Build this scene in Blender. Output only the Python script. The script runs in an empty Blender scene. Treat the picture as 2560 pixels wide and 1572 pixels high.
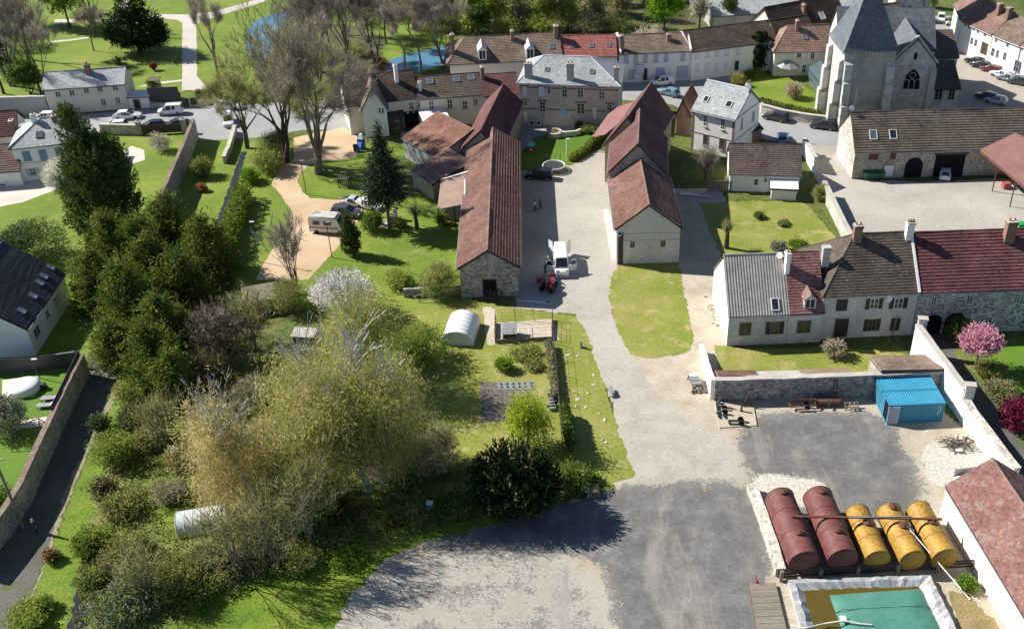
import bpy, bmesh, math, random
import numpy as np
from mathutils import Vector, Matrix
R = math.radians
C = bpy.context.scene.collection
# ---------------------------------------------------------------- camera, sky, sun, exposure
FPX, PX0, PY0, PITCH, CAMH = 2600.0, 1500.0, 786.0, R(33.2), 72.0
cam = bpy.data.cameras.new('camera'); camo = bpy.data.objects.new('camera', cam); C.objects.link(camo)
camo.location = (0, 0, CAMH); camo.rotation_euler = (R(90) - PITCH, 0, 0)
cam.sensor_width = 36.0; cam.lens = FPX / 2560 * 36; cam.shift_x = (1280 - PX0) / 2560.0
cam.clip_start = 1; cam.clip_end = 3000
bpy.context.scene.camera = camo
SUN_EL, SUN_AZ = R(39), R(162)          # azimuth as an angle in the ground plane: the sun stands at (cos, sin)
w = bpy.data.worlds.new('World'); bpy.context.scene.world = w; w.use_nodes = True
nt = w.node_tree
sky = nt.nodes.new('ShaderNodeTexSky'); sky.sky_type = 'NISHITA'; sky.sun_disc = False
sky.sun_elevation = SUN_EL; sky.sun_rotation = R(90) - SUN_AZ
nt.links.new(sky.outputs[0], nt.nodes['Background'].inputs[0]); nt.nodes['Background'].inputs[1].default_value = 0.09
sky.air_density = 0.6; sky.dust_density = 0.3; sky.altitude = 800
sl = bpy.data.lights.new('sun', 'SUN'); sl.energy = 5.0; sl.angle = R(0.53); sl.color = (1, .955, .88)
so = bpy.data.objects.new('sun', sl); C.objects.link(so)
sdir = Vector((math.cos(SUN_AZ) * math.cos(SUN_EL), math.sin(SUN_AZ) * math.cos(SUN_EL), math.sin(SUN_EL)))
so.rotation_euler = sdir.to_track_quat('Z', 'Y').to_euler()
so.location = sdir * 200
vs = bpy.context.scene.view_settings
vs.view_transform = 'Standard'; vs.look = 'None'; vs.exposure = 0.72; vs.gamma = 1
bpy.context.scene.cycles.max_bounces = 5
bpy.context.scene.cycles.transparent_max_bounces = 4

# ---------------------------------------------------------------- measuring: a pixel of the photograph -> a point at height z
_c, _s = math.cos(PITCH), math.sin(PITCH)
def P(x, y, z=0.0):
    u = (x - PX0) / FPX; v = (y - PY0) / FPX; t = (CAMH - z) / (_s + v * _c)
    return Vector((u * t, t * (_c - v * _s), z))
def Hh(bx, by, ty):
    Y = P(bx, by).y; v = (ty - PY0) / FPX; t = Y / (_c - v * _s); return CAMH - t * (_s + v * _c)
def V2(p): return Vector((p[0], p[1], 0))

# ---------------------------------------------------------------- mesh helpers
class MB:
    def __init__(s): s.v = []; s.f = []; s.m = []; s.uv = {}
    def add(s, vs, fs, m=0):
        o = len(s.v); s.v.extend([tuple(q) for q in vs])
        for f in fs: s.f.append([i + o for i in f]); s.m.append(m)
        return s
    def box(s, a, b, m=0):
        x0, y0, z0 = a; x1, y1, z1 = b
        return s.add([(x0,y0,z0),(x1,y0,z0),(x1,y1,z0),(x0,y1,z0),(x0,y0,z1),(x1,y0,z1),(x1,y1,z1),(x0,y1,z1)],
              [(3,2,1,0),(4,5,6,7),(0,1,5,4),(1,2,6,5),(2,3,7,6),(3,0,4,7)], m)
    def cbox(s, c, d, m=0, rz=0, top=1.0):
        hx, hy, hz = d[0]/2, d[1]/2, d[2]/2; cr, sr = math.cos(rz), math.sin(rz); vs = []
        for z in (-hz, hz):
            k = top if z > 0 else 1
            for x, y in ((-hx,-hy),(hx,-hy),(hx,hy),(-hx,hy)):
                x *= k; y *= k; vs.append((c[0]+x*cr-y*sr, c[1]+x*sr+y*cr, c[2]+z))
        return s.add(vs, [(3,2,1,0),(4,5,6,7),(0,1,5,4),(1,2,6,5),(2,3,7,6),(3,0,4,7)], m)
    def beam(s, a, b, wd, ht=None, m=0):
        a = Vector(a); b = Vector(b); d = (b - a).normalized(); ht = ht or wd
        up = Vector((0,0,1)) if abs(d.z) < .95 else Vector((0,1,0))
        x = d.cross(up).normalized() * wd / 2; y = x.cross(d).normalized() * ht / 2
        vs = [a-x-y, a+x-y, a+x+y, a-x+y, b-x-y, b+x-y, b+x+y, b-x+y]
        return s.add(vs, [(3,2,1,0),(4,5,6,7),(0,1,5,4),(1,2,6,5),(2,3,7,6),(3,0,4,7)], m)
    def tube(s, pts, rs, n=6, m=0, cap=True):
        pts = [Vector(p) for p in pts]
        if not hasattr(rs, '__len__'): rs = [rs] * len(pts)
        rings = []; vs = []
        for i, p in enumerate(pts):
            d = (pts[min(i+1, len(pts)-1)] - pts[max(i-1, 0)]).normalized()
            up = Vector((0,0,1)) if abs(d.z) < .9 else Vector((1,0,0))
            x = d.cross(up).normalized(); y = x.cross(d).normalized(); b = len(vs)
            for k in range(n):
                a = 2 * math.pi * k / n; vs.append(p + (x * math.cos(a) + y * math.sin(a)) * rs[i])
            rings.append(b)
        fs = []
        for i in range(len(pts) - 1):
            for k in range(n):
                k2 = (k + 1) % n; fs.append((rings[i]+k, rings[i]+k2, rings[i+1]+k2, rings[i+1]+k))
        if cap: fs.append([rings[0]+k for k in range(n)][::-1]); fs.append([rings[-1]+k for k in range(n)])
        return s.add(vs, fs, m)
    def lathe(s, prof, c=(0,0,0), n=16, m=0):
        vs = []; fs = []
        for r, z in prof:
            for k in range(n):
                a = 2*math.pi*k/n; vs.append((c[0]+r*math.cos(a), c[1]+r*math.sin(a), c[2]+z))
        for i in range(len(prof)-1):
            for k in range(n):
                k2 = (k+1) % n; fs.append((i*n+k, i*n+k2, (i+1)*n+k2, (i+1)*n+k))
        fs.append([(len(prof)-1)*n+k for k in range(n)])
        return s.add(vs, fs, m)
    def prism(s, pts, z0, z1, m=0):
        n = len(pts); vs = [(p[0],p[1],z0) for p in pts] + [(p[0],p[1],z1) for p in pts]
        fs = [list(range(n))[::-1], list(range(n, 2*n))] + [(i,(i+1)%n,(i+1)%n+n,i+n) for i in range(n)]
        return s.add(vs, fs, m)
    def slab(s, pts, t=.15, m=0, mb=None):
        n = len(pts); vs = [tuple(p) for p in pts] + [(p[0],p[1],p[2]-t) for p in pts]
        s.add(vs, [list(range(n))], m); o = len(s.v) - 2*n
        for f in [list(range(n, 2*n))[::-1]] + [(i+n,(i+1)%n+n,(i+1)%n,i) for i in range(n)]:
            s.f.append([i+o for i in f]); s.m.append(m if mb is None else mb)
        return s
    def mesh(s, name, mats, smooth=False):
        me = bpy.data.meshes.new(name); me.from_pydata(s.v, [], s.f)
        for m in (mats if isinstance(mats, (list, tuple)) else [mats]): me.materials.append(m)
        if any(s.m): me.polygons.foreach_set('material_index', s.m)
        if smooth: me.polygons.foreach_set('use_smooth', [True]*len(me.polygons))
        me.update(); return me
    def build(s, name, mats, parent=None, smooth=False, loc=None, rz=0):
        return link(name, s.mesh(name, mats, smooth), parent, loc, rz)

def link(name, me, parent=None, loc=None, rz=0):
    o = bpy.data.objects.new(name, me); C.objects.link(o)
    if parent is not None: o.parent = parent
    if loc is not None: o.location = loc
    if rz: o.rotation_euler = (0, 0, rz)
    return o
def tag(o, label, cat, group=None):
    o['label'] = label; o['category'] = cat
    if group: o['group'] = group
    return o
def thing(name, label, cat, loc=(0,0,0), rz=0, group=None):
    o = bpy.data.objects.new(name, None); C.objects.link(o); o.empty_display_size = .3
    o.location = loc; o.rotation_euler = (0, 0, rz); return tag(o, label, cat, group)
def struct(o, kind='structure'): o['kind'] = kind; return o
def dup(root, loc, rz=0, label=None, group=None, scale=None):
    def cp(o, par):
        c = o.copy(); C.objects.link(c)
        if par is not None: c.parent = par
        for ch in list(o.children): cp(ch, c)
        return c
    r = cp(root, None); r.location = loc; r.rotation_euler = (0, 0, rz)
    if scale is not None: r.scale = scale if hasattr(scale, '__len__') else (scale,)*3
    if label: r['label'] = label
    if group: r['group'] = group
    return r

# ---------------------------------------------------------------- materials
def mix_node(nt, a, b, fac, mode='MIX'):
    n = nt.nodes.new('ShaderNodeMix'); n.data_type = 'RGBA'; n.blend_type = mode
    for sock, val in ((n.inputs[0], fac), (n.inputs[6], a), (n.inputs[7], b)):
        if hasattr(val, 'links') or isinstance(val, bpy.types.NodeSocket): nt.links.new(val, sock)
        elif hasattr(val, '__len__'): sock.default_value = (*val[:3], 1)
        else: sock.default_value = val
    return n.outputs[2]
def coordn(nt, kind='Object'):
    return nt.nodes.new('ShaderNodeTexCoord').outputs[kind]
def noise(nt, co, scale, detail=4, rough=.6, stretch=None, dist=0):
    if stretch:
        mp = nt.nodes.new('ShaderNodeMapping'); mp.inputs['Scale'].default_value = stretch; nt.links.new(co, mp.inputs[0]); co = mp.outputs[0]
    n = nt.nodes.new('ShaderNodeTexNoise'); n.inputs['Scale'].default_value = scale; n.inputs['Detail'].default_value = detail
    n.inputs['Roughness'].default_value = rough; n.inputs['Distortion'].default_value = dist
    nt.links.new(co, n.inputs['Vector']); return n.outputs[0]
def ramp(nt, val, stops):
    r = nt.nodes.new('ShaderNodeValToRGB'); e = r.color_ramp.elements
    while len(e) < len(stops): e.new(.5)
    for k, (p, c) in enumerate(stops):
        e[k].position = p; e[k].color = (*c, 1) if hasattr(c, '__len__') else (c, c, c, 1)
    nt.links.new(val, r.inputs[0]); return r.outputs[0]
def bumpn(nt, h, strength, dist=.05):
    b = nt.nodes.new('ShaderNodeBump'); b.inputs['Strength'].default_value = strength; b.inputs['Distance'].default_value = dist
    nt.links.new(h, b.inputs['Height']); return b.outputs[0]
def newmat(name):
    m = bpy.data.materials.new(name); m.use_nodes = True; nt = m.node_tree
    return m, nt, nt.nodes['Principled BSDF']
def setp(nt, bs, col=None, rough=.8, spec=.3, metal=0, bump=None):
    if col is not None:
        if isinstance(col, bpy.types.NodeSocket): nt.links.new(col, bs.inputs['Base Color'])
        else: bs.inputs['Base Color'].default_value = (*col, 1)
    bs.inputs['Roughness'].default_value = rough; bs.inputs['Specular IOR Level'].default_value = spec; bs.inputs['Metallic'].default_value = metal
    if bump is not None: nt.links.new(bump, bs.inputs['Normal'])
def surf(name, stops, scale=.3, detail=6, fine=8, finev=.25, rough=.85, spec=.25, bump=.3, stretch=None, metal=0, extra=None, coord='Object'):
    """colour ramp over a broad noise, broken up by a fine one; extra = (scale, threshold, colour, softness) patches"""
    m, nt, bs = newmat(name); co = coordn(nt, coord)
    col = ramp(nt, noise(nt, co, scale, detail, .65, stretch), stops)
    f = noise(nt, co, fine, 4, .7)
    col = mix_node(nt, col, ramp(nt, f, [(.25, 1-finev*1.6), (.75, 1+finev*.6)]), 1.0, 'MULTIPLY')
    for e in (extra or []):
        k = ramp(nt, noise(nt, co, e[0], 5, .7), [(e[1], 0.0), (min(1, e[1]+e[3]), 1.0)])
        col = mix_node(nt, col, e[2], k)
    setp(nt, bs, col, rough, spec, metal, bumpn(nt, f, bump) if bump else None); return m
def plain(name, c, rough=.5, spec=.4, metal=0, var=.12, scale=3):
    m, nt, bs = newmat(name); co = coordn(nt)
    col = mix_node(nt, c, ramp(nt, noise(nt, co, scale, 4), [(.3, 1-var), (.7, 1+var*.5)]), 1.0, 'MULTIPLY')
    setp(nt, bs, col, rough, spec, metal); return m
def stone(name, c1, c2, mortar, scale=2.2, bump=.6, stain=.35, squash=1.6):
    m, nt, bs = newmat(name); co = coordn(nt)
    mp = nt.nodes.new('ShaderNodeMapping'); mp.inputs['Scale'].default_value = (1, 1, squash); nt.links.new(co, mp.inputs[0])
    nz = nt.nodes.new('ShaderNodeVectorMath'); nz.operation = 'ADD'
    nn = nt.nodes.new('ShaderNodeTexNoise'); nn.inputs['Scale'].default_value = scale*1.4; nt.links.new(mp.outputs[0], nn.inputs[0])
    sc = nt.nodes.new('ShaderNodeVectorMath'); sc.operation = 'SCALE'; sc.inputs[3].default_value = .25; nt.links.new(nn.outputs[1], sc.inputs[0])
    nt.links.new(mp.outputs[0], nz.inputs[0]); nt.links.new(sc.outputs[0], nz.inputs[1])
    v = nt.nodes.new('ShaderNodeTexVoronoi'); v.inputs['Scale'].default_value = scale; nt.links.new(nz.outputs[0], v.inputs['Vector'])
    e = nt.nodes.new('ShaderNodeTexVoronoi'); e.feature = 'DISTANCE_TO_EDGE'; e.inputs['Scale'].default_value = scale; nt.links.new(nz.outputs[0], e.inputs['Vector'])
    sp = nt.nodes.new('ShaderNodeSeparateColor'); nt.links.new(v.outputs['Color'], sp.inputs[0])
    col = ramp(nt, sp.outputs[0], [(0.0, c1), (.8, c2), (1.0, tuple(min(1, q*1.25) for q in c2))])
    edge = ramp(nt, e.outputs['Distance'], [(.02, 0.0), (.09, 1.0)])
    col = mix_node(nt, mortar, col, edge)
    st = noise(nt, co, .5, 6, .7)
    col = mix_node(nt, col, ramp(nt, st, [(.3, 1-stain), (.65, 1.1)]), 1.0, 'MULTIPLY')
    setp(nt, bs, col, .9, .2, 0, bumpn(nt, edge, bump, .04)); return m
def plaster(name, c, stain=(.55,.5,.42), amt=.5, dark=.25, peel=None):
    m, nt, bs = newmat(name); co = coordn(nt)
    n1 = noise(nt, co, .35, 6, .7, (1,1,.35)); n2 = noise(nt, co, 3.5, 5, .7)
    col = mix_node(nt, c, stain, ramp(nt, n1, [(.45, 0.0), (.8, amt)]))
    col = mix_node(nt, col, ramp(nt, n2, [(.3, 1-dark), (.6, 1.05)]), 1.0, 'MULTIPLY')
    if peel: col = mix_node(nt, col, peel, ramp(nt, noise(nt, co, .9, 6, .7), [(.58, 0.0), (.64, .8)]))
    setp(nt, bs, col, .9, .2, 0, bumpn(nt, n2, .15)); return m
def rooft(name, c1, c2, c3, lichen=None, lamt=.6, rough=.85, scale=.25, spk=None):
    """old roof tiles or slates: broad streaks, single odd tiles, lichen patches (UV runs in metres along and up the slope)"""
    m, nt, bs = newmat(name); co = coordn(nt)
    n1 = noise(nt, co, scale, 7, .7); n2 = noise(nt, co, 2.2, 5, .75)
    col = ramp(nt, n1, [(.3, c1), (.5, c2), (.72, c3)])
    v = nt.nodes.new('ShaderNodeTexVoronoi'); v.inputs['Scale'].default_value = 4.0; nt.links.new(co, v.inputs['Vector'])
    sp = nt.nodes.new('ShaderNodeSeparateColor'); nt.links.new(v.outputs['Color'], sp.inputs[0])
    col = mix_node(nt, col, ramp(nt, sp.outputs[0], [(0.0, .62), (.2, .92), (.85, 1.08), (1.0, 1.4)]), 1.0, 'MULTIPLY')
    col = mix_node(nt, col, ramp(nt, n2, [(.3, .75), (.7, 1.12)]), 1.0, 'MULTIPLY')
    if lichen: col = mix_node(nt, col, lichen, ramp(nt, noise(nt, co, .9, 7, .75), [(.5, 0.0), (.68, lamt)]))
    if spk: col = mix_node(nt, col, spk, ramp(nt, noise(nt, co, 2.6, 3, .5), [(.7, 0.0), (.74, .9)]))
    setp(nt, bs, col, rough, .25, 0, bumpn(nt, n2, .25)); return m
def leafm(name, c1, c2, c3=None, trans=.35, rough=.7, scale=.5):
    m, nt, bs = newmat(name); g = nt.nodes.new('ShaderNodeNewGeometry')
    col = ramp(nt, g.outputs['Random Per Island'], [(0.0, c1), (.75, c2), (1.0, c3 or c2)])
    co = coordn(nt)
    col = mix_node(nt, col, ramp(nt, noise(nt, co, scale, 3), [(.3, .7), (.7, 1.25)]), 1.0, 'MULTIPLY')
    nt.nodes.remove(bs)
    d = nt.nodes.new('ShaderNodeBsdfDiffuse'); t = nt.nodes.new('ShaderNodeBsdfTranslucent'); x = nt.nodes.new('ShaderNodeMixShader')
    nt.links.new(col, d.inputs[0]); nt.links.new(col, t.inputs[0]); x.inputs[0].default_value = trans
    nt.links.new(d.outputs[0], x.inputs[1]); nt.links.new(t.outputs[0], x.inputs[2])
    nt.links.new(x.outputs[0], nt.nodes['Material Output'].inputs[0]); return m
def glossy(name, c, rough=.25, spec=.5, coat=0):
    m, nt, bs = newmat(name); co = coordn(nt)
    col = mix_node(nt, c, ramp(nt, noise(nt, co, 2.5, 4), [(.3, .88), (.7, 1.04)]), 1.0, 'MULTIPLY')
    setp(nt, bs, col, rough, spec)
    bs.inputs['Coat Weight'].default_value = coat; bs.inputs['Coat Roughness'].default_value = .05; return m

K = {}
K['glass'] = glossy('window_glass', (.025,.03,.036), .12, .6)
K['glassblue'] = glossy('roof_glass', (.10,.13,.16), .08, .8)
K['white'] = plain('white_paint', (.78,.78,.76), .5)
K['cream'] = plaster('cream_plaster', (.70,.66,.57), (.52,.47,.38), .4, .16)
K['whitewash'] = plaster('white_plaster', (.84,.83,.79), (.66,.63,.56), .35, .12)
K['oldwhite'] = plaster('weathered_white_plaster', (.62,.61,.57), (.3,.28,.25), .7, .35, (.33,.30,.26))
K['greyplaster'] = plaster('grey_plaster', (.42,.42,.40), (.30,.29,.27), .6, .25)
K['barnplaster'] = plaster('patched_barn_plaster', (.50,.50,.47), (.36,.34,.30), .6, .25)
K['rubble'] = stone('rubble_stone', (.20,.18,.15), (.46,.42,.35), (.50,.46,.39), 3.0)
K['rubblelight'] = stone('pale_rubble_stone', (.34,.31,.26), (.66,.61,.52), (.68,.63,.55), 2.6)
K['rubblegrey'] = stone('grey_rubble_stone', (.13,.12,.115), (.40,.38,.35), (.42,.40,.37), 2.6)
K['flint'] = stone('flint_stone', (.10,.10,.10), (.55,.53,.49), (.62,.60,.55), 2.8)
K['churchstone'] = stone('dressed_limestone', (.50,.485,.445), (.64,.62,.575), (.58,.565,.52), 1.6, .2, .4, 2.2)
K['darkstone'] = surf('stained_limestone', [(.3,(.26,.25,.225)),(.5,(.46,.445,.40)),(.7,(.56,.545,.50))], .22, 7, 3, .3, stretch=(1,1,1.6))
K['brick'] = stone('red_brick', (.17,.085,.06), (.29,.15,.11), (.33,.28,.235), 7, .2, .4, 2.5)
K['brickpale'] = surf('brick_band', [(.35,(.20,.12,.10)),(.65,(.30,.19,.15))], 2, 4, 12, .3)
K['limestone'] = surf('townhall_limestone', [(.3,(.46,.43,.37)),(.7,(.58,.55,.48))], .5, 6, 5, .2)
K['redtile'] = rooft('weathered_red_tiles', (.105,.052,.040), (.165,.082,.062), (.235,.14,.112), (.18,.145,.115), .6)
K['pinktile'] = rooft('faded_red_tiles', (.17,.10,.08), (.235,.145,.118), (.29,.195,.16), (.15,.12,.095), .6)
K['orangetile'] = rooft('orange_tiles', (.15,.075,.055), (.25,.125,.09), (.36,.21,.15), (.13,.09,.07), .7)
K['darktile'] = rooft('dark_brown_tiles', (.050,.036,.030), (.085,.060,.048), (.135,.10,.078), (.16,.14,.11), .4)
K['browntile'] = rooft('brown_tiles', (.12,.085,.065), (.20,.145,.11), (.28,.21,.165), (.30,.26,.2), .5)
K['winetile'] = rooft('wine_red_tiles', (.085,.04,.037), (.135,.062,.057), (.185,.095,.085), (.10,.06,.055), .5)
K['brighttile'] = rooft('new_red_tiles', (.26,.085,.07), (.34,.125,.105), (.38,.17,.145))
K['mossroof'] = rooft('old_flat_brown_tiles', (.075,.06,.048), (.11,.088,.07), (.15,.12,.095), (.05,.042,.034), .6, spk=(.45,.43,.38))
K['slate'] = rooft('grey_slate', (.27,.29,.29), (.36,.38,.38), (.42,.44,.43), (.30,.31,.29), .4, .55, .12)
K['darkslate'] = rooft('dark_slate', (.030,.034,.042), (.045,.05,.06), (.06,.065,.075), (.05,.05,.05), .3, .6, .12)
K['churchslate'] = rooft('blue_slate', (.095,.108,.128), (.125,.14,.16), (.17,.185,.20), (.24,.23,.20), .4, .5, .15)
K['fibro'] = surf('fibre_cement_sheet', [(.3,(.33,.32,.28)),(.7,(.48,.47,.42))], .6, 6, 6, .3)
K['rustsheet'] = surf('brown_sheet', [(.3,(.24,.165,.125)),(.7,(.33,.235,.185))], .4, 6, 6, .2)
K['pinksheet'] = surf('pink_sheet', [(.3,(.21,.105,.098)),(.7,(.27,.145,.135))], .5, 5, 6, .15)
K['zinc'] = surf('zinc_sheet', [(.3,(.52,.55,.57)),(.7,(.68,.70,.71))], .6, 5, 6, .12, rough=.45, spec=.5)
K['metalgrey'] = plain('grey_metal', (.30,.31,.32), .5, .5, .3)
K['darkmetal'] = plain('dark_metal', (.045,.045,.05), .5, .5)
K['rustmetal'] = surf('rusty_metal', [(.35,(.10,.05,.035)),(.65,(.22,.10,.06))], 2, 5, 14, .4)
K['wood'] = surf('old_wood', [(.3,(.20,.16,.12)),(.7,(.34,.28,.21))], 1.5, 5, 9, .3, stretch=(1,6,6))
K['darkwood'] = surf('dark_wood', [(.3,(.06,.045,.04)),(.7,(.11,.085,.07))], 1.5, 5, 9, .3)
K['deckwood'] = surf('grey_deck_boards', [(.3,(.20,.17,.13)),(.7,(.33,.29,.23))], .9, 5, 9, .3, stretch=(.3,5,1))
K['shutblue'] = plain('blue_shutter_paint', (.16,.27,.36), .6)
K['shutdark'] = plain('dark_brown_paint', (.035,.03,.03), .6)
K['shutgrey'] = plain('pale_blue_paint', (.42,.47,.56), .6)
K['shutwhite'] = plain('white_shutter_paint', (.70,.71,.72), .6)
K['doorblue'] = plain('pale_blue_door', (.35,.50,.58), .5)
K['doordark'] = plain('dark_door', (.03,.03,.035), .6)
K['black'] = plain('black_void', (.012,.012,.014), .9, .1)
K['pot'] = plain('terracotta', (.33,.14,.09), .8)
K['concrete'] = surf('concrete', [(.3,(.42,.39,.34)),(.7,(.56,.53,.47))], .4, 6, 7, .2)
K['bark'] = surf('grey_brown_bark', [(.3,(.14,.12,.095)),(.7,(.26,.23,.185))], 2, 5, 12, .4)
K['barkdark'] = surf('dark_bark', [(.3,(.055,.042,.033)),(.7,(.11,.088,.07))], 2, 5, 12, .4)
K['birchbark'] = surf('birch_bark', [(.35,(.20,.18,.15)),(.5,(.62,.58,.52)),(.7,(.72,.69,.63))], 1.6, 5, 6, .3)
K['tyre'] = plain('tyre_rubber', (.02,.02,.021), .85, .2)
K['rim'] = plain('wheel_alloy', (.42,.42,.43), .35, .5, .7)
K['lamp'] = glossy('headlamp_glass', (.55,.56,.57), .1, .7)
K['tail'] = glossy('tail_lamp', (.30,.02,.02), .2, .5)
K['skin'] = plain('skin', (.50,.32,.24), .6)
# ================================================================ THE GROUND
GM = {}
GM['base'] = surf('rough_grass_ground', [(.3,(.07,.095,.022)),(.5,(.11,.145,.03)),(.7,(.19,.19,.06))], .06, 8, 1.5, .45, bump=.5)
GM['lawn'] = surf('bright_lawn', [(.3,(.105,.18,.018)),(.5,(.17,.245,.026)),(.7,(.26,.30,.055))], .10, 8, 3, .28, bump=.4, extra=[(.33,.57,(.27,.255,.09),.16),(.8,.66,(.085,.15,.02),.12)])
GM['shortlawn'] = surf('green_lawn', [(.3,(.085,.17,.018)),(.55,(.12,.215,.02)),(.75,(.19,.25,.03))], .12, 7, 4, .2, bump=.3)
GM['drylawn'] = surf('yellowing_lawn', [(.28,(.16,.215,.028)),(.5,(.25,.27,.05)),(.72,(.37,.33,.115))], .14, 8, 3.5, .3, bump=.45, extra=[(.9,.66,(.45,.40,.22),.12),(.4,.54,(.36,.31,.15),.16),(.7,.64,(.11,.18,.025),.1)])
GM['weeds'] = surf('lush_weeds', [(.3,(.075,.16,.012)),(.5,(.16,.25,.018)),(.7,(.26,.27,.05))], .3, 8, 4, .4, bump=.9)
GM['scrub'] = surf('scrub_floor', [(.3,(.09,.125,.025)),(.5,(.18,.215,.045)),(.7,(.29,.265,.11))], .25, 8, 4, .5, bump=1)
GM['straw'] = surf('straw_grass', [(.3,(.20,.16,.06)),(.5,(.32,.25,.11)),(.7,(.40,.31,.18))], .35, 8, 6, .35, bump=1)
GM['asphalt'] = surf('street_asphalt', [(.3,(.28,.285,.29)),(.7,(.37,.37,.365))], .12, 6, 5, .15, bump=.15)
GM['drive'] = surf('pale_concrete_drive', [(.3,(.33,.305,.265)),(.5,(.42,.39,.34)),(.7,(.49,.455,.395))], .09, 8, 2.2, .14, bump=.12, extra=[(.35,.62,(.46,.41,.33),.14),(.22,.6,(.30,.29,.27),.16)])
GM['dirt'] = surf('dusty_yard', [(.28,(.44,.375,.28)),(.5,(.56,.49,.385)),(.72,(.62,.56,.46))], .16, 8, 3, .25, bump=.4, extra=[(.35,.62,(.36,.33,.20),.16)])
GM['gravel'] = surf('grey_gravel', [(.28,(.17,.17,.165)),(.5,(.255,.25,.24)),(.72,(.36,.345,.32))], .14, 9, 5, .42, bump=.7, extra=[(.28,.6,(.44,.40,.34),.14),(3.2,.73,(.55,.52,.47),.05)])
GM['palegravel'] = surf('tan_gravel', [(.3,(.36,.345,.32)),(.5,(.50,.46,.40)),(.7,(.60,.55,.47))], .13, 8, 4, .25, bump=.5, extra=[(.3,.6,(.33,.32,.29),.1)])
GM['chalk'] = surf('chalk_rubble', [(.3,(.62,.58,.51)),(.7,(.80,.77,.70))], .5, 8, 5, .2, bump=.7)
GM['tan'] = surf('sandy_gravel_drive', [(.3,(.46,.32,.19)),(.5,(.56,.41,.26)),(.7,(.62,.49,.33))], .12, 7, 5, .15, bump=.25)
GM['paving'] = surf('pale_paving', [(.3,(.55,.50,.43)),(.7,(.66,.62,.55))], .3, 6, 4, .15, bump=.2)
GM['path'] = surf('park_path', [(.3,(.50,.46,.40)),(.7,(.60,.56,.49))], .15, 6, 3, .15, bump=.2)
GM['square'] = surf('church_square_asphalt', [(.3,(.38,.34,.29)),(.7,(.46,.42,.36))], .2, 6, 4, .15, bump=.2)
GM['soil'] = surf('tilled_soil', [(.3,(.12,.10,.085)),(.5,(.24,.20,.17)),(.7,(.32,.28,.24))], 1.6, 8, 7, .5, bump=1.5, stretch=(1,2.2,1))
GM['lane'] = surf('shaded_lane_surface', [(.3,(.10,.095,.085)),(.7,(.17,.16,.14))], .2, 7, 4, .3, bump=.3, extra=[(.5,.54,(.085,.12,.03),.12)])  # dark tone has the shade of the walls painted in, plus grassy patches
GM['lane_edge'] = surf('trodden_lane_edge', [(.3,(.20,.18,.12)),(.5,(.33,.29,.20)),(.7,(.18,.22,.06))], .5, 7, 5, .3, bump=.4)  # paler than the lane: sunlight on its edge put into the colour
GM['woodfloor'] = surf('woodland_floor', [(.3,(.06,.065,.025)),(.5,(.125,.125,.05)),(.7,(.16,.20,.04))], .12, 8, 2, .5, bump=.8)
def watermat(name, c, rough=.06):
    m, nt, bs = newmat(name); co = coordn(nt)
    setp(nt, bs, c, rough, .6, 0, bumpn(nt, noise(nt, co, 1.2, 3), .06)); return m
GM['water'] = watermat('pond_water', (.085,.21,.33)); GM['ditch'] = watermat('ditch_water', (.03,.03,.03), .15)  # the pond blue has the sky's reflection painted into its base colour

g = MB(); g.add([(-700,-200,0),(700,-200,0),(700,1100,0),(-700,1100,0)], [(0,1,2,3)])
struct(g.build('ground', GM['base']))
def rough_outline(pts, step, jit, seed):
    rnd = random.Random(seed); out = []; n = len(pts); ph = [rnd.uniform(0, 6.28) for _ in range(6)]; s = 0
    for i in range(n):
        a, b = pts[i], pts[(i+1) % n]; d = (b - a).length; k = max(1, int(d / step)); nrm = Vector(((b-a).y, -(b-a).x, 0)).normalized()
        for j in range(k):
            t = j / k; q = a.lerp(b, t); e = (s + d*t)
            o = jit * (.3*math.sin(e*.5+ph[0]) + .2*math.sin(e*1.7+ph[1]) + .75*rnd.uniform(-1, 1)) * min(1, 4*t*(1-t) + .3)
            out.append(q + nrm * o)
        s += d
    return out
_ns = [0]
def sheet(name, px, mat, layer=1, step=.4, jit=.25, kind='structure'):
    _ns[0] += 1; z = .004 * layer + .00007 * _ns[0]
    pts = rough_outline([V2(P(*q)) for q in px], step, jit, _ns[0]) if jit else [V2(P(*q)) for q in px]
    b = MB(); b.add([(p.x, p.y, z) for p in pts], [list(range(len(pts)))])
    o = b.build(name, GM[mat]); o['kind'] = kind
    if o.data.polygons[0].normal.z < 0: o.data.flip_normals()
    return o
sheet('park_lawn', [(-60,-60),(1140,-60),(1125,120),(1118,160),(1010,205),(640,240),(560,245),(330,268),(100,272),(-60,280)], 'lawn', 1)
sheet('woodland_floor', [(880,-60),(2130,-60),(2100,60),(1700,70),(1330,85),(1120,70),(1000,55),(880,40)], 'woodfloor', 2, jit=.8)
sheet('pond', [(626,142),(611,105),(618,75),(640,52),(700,28),(760,5),(800,-30),(880,-30),(850,8),(790,32),(745,48),(705,70),(690,95),(680,125),(662,150),(640,152)], 'water', 3, jit=.3)
sheet('river', [(870,205),(940,178),(976,150),(1050,128),(1124,110),(1118,158),(1060,176),(1005,190),(985,198),(900,218)], 'water', 3, jit=.3)
sheet('woodland_floor', [(660,160),(690,120),(720,75),(760,60),(860,60),(960,90),(960,140),(880,200),(700,235),(640,200)], 'woodfloor', 2, jit=.8)
sheet('path', [(456,48),(490,48),(492,120),(492,190),(510,210),(548,224),(455,226)], 'path', 2, jit=.1)
sheet('path', [(300,47),(383,36),(463,37),(530,31),(640,0),(700,-40),(730,-40),(660,5),(600,24),(530,46),(492,60),(456,58),(440,50),(383,45),(300,53),(200,57),(137,57),(137,49)], 'path', 3, jit=.1)
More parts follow.
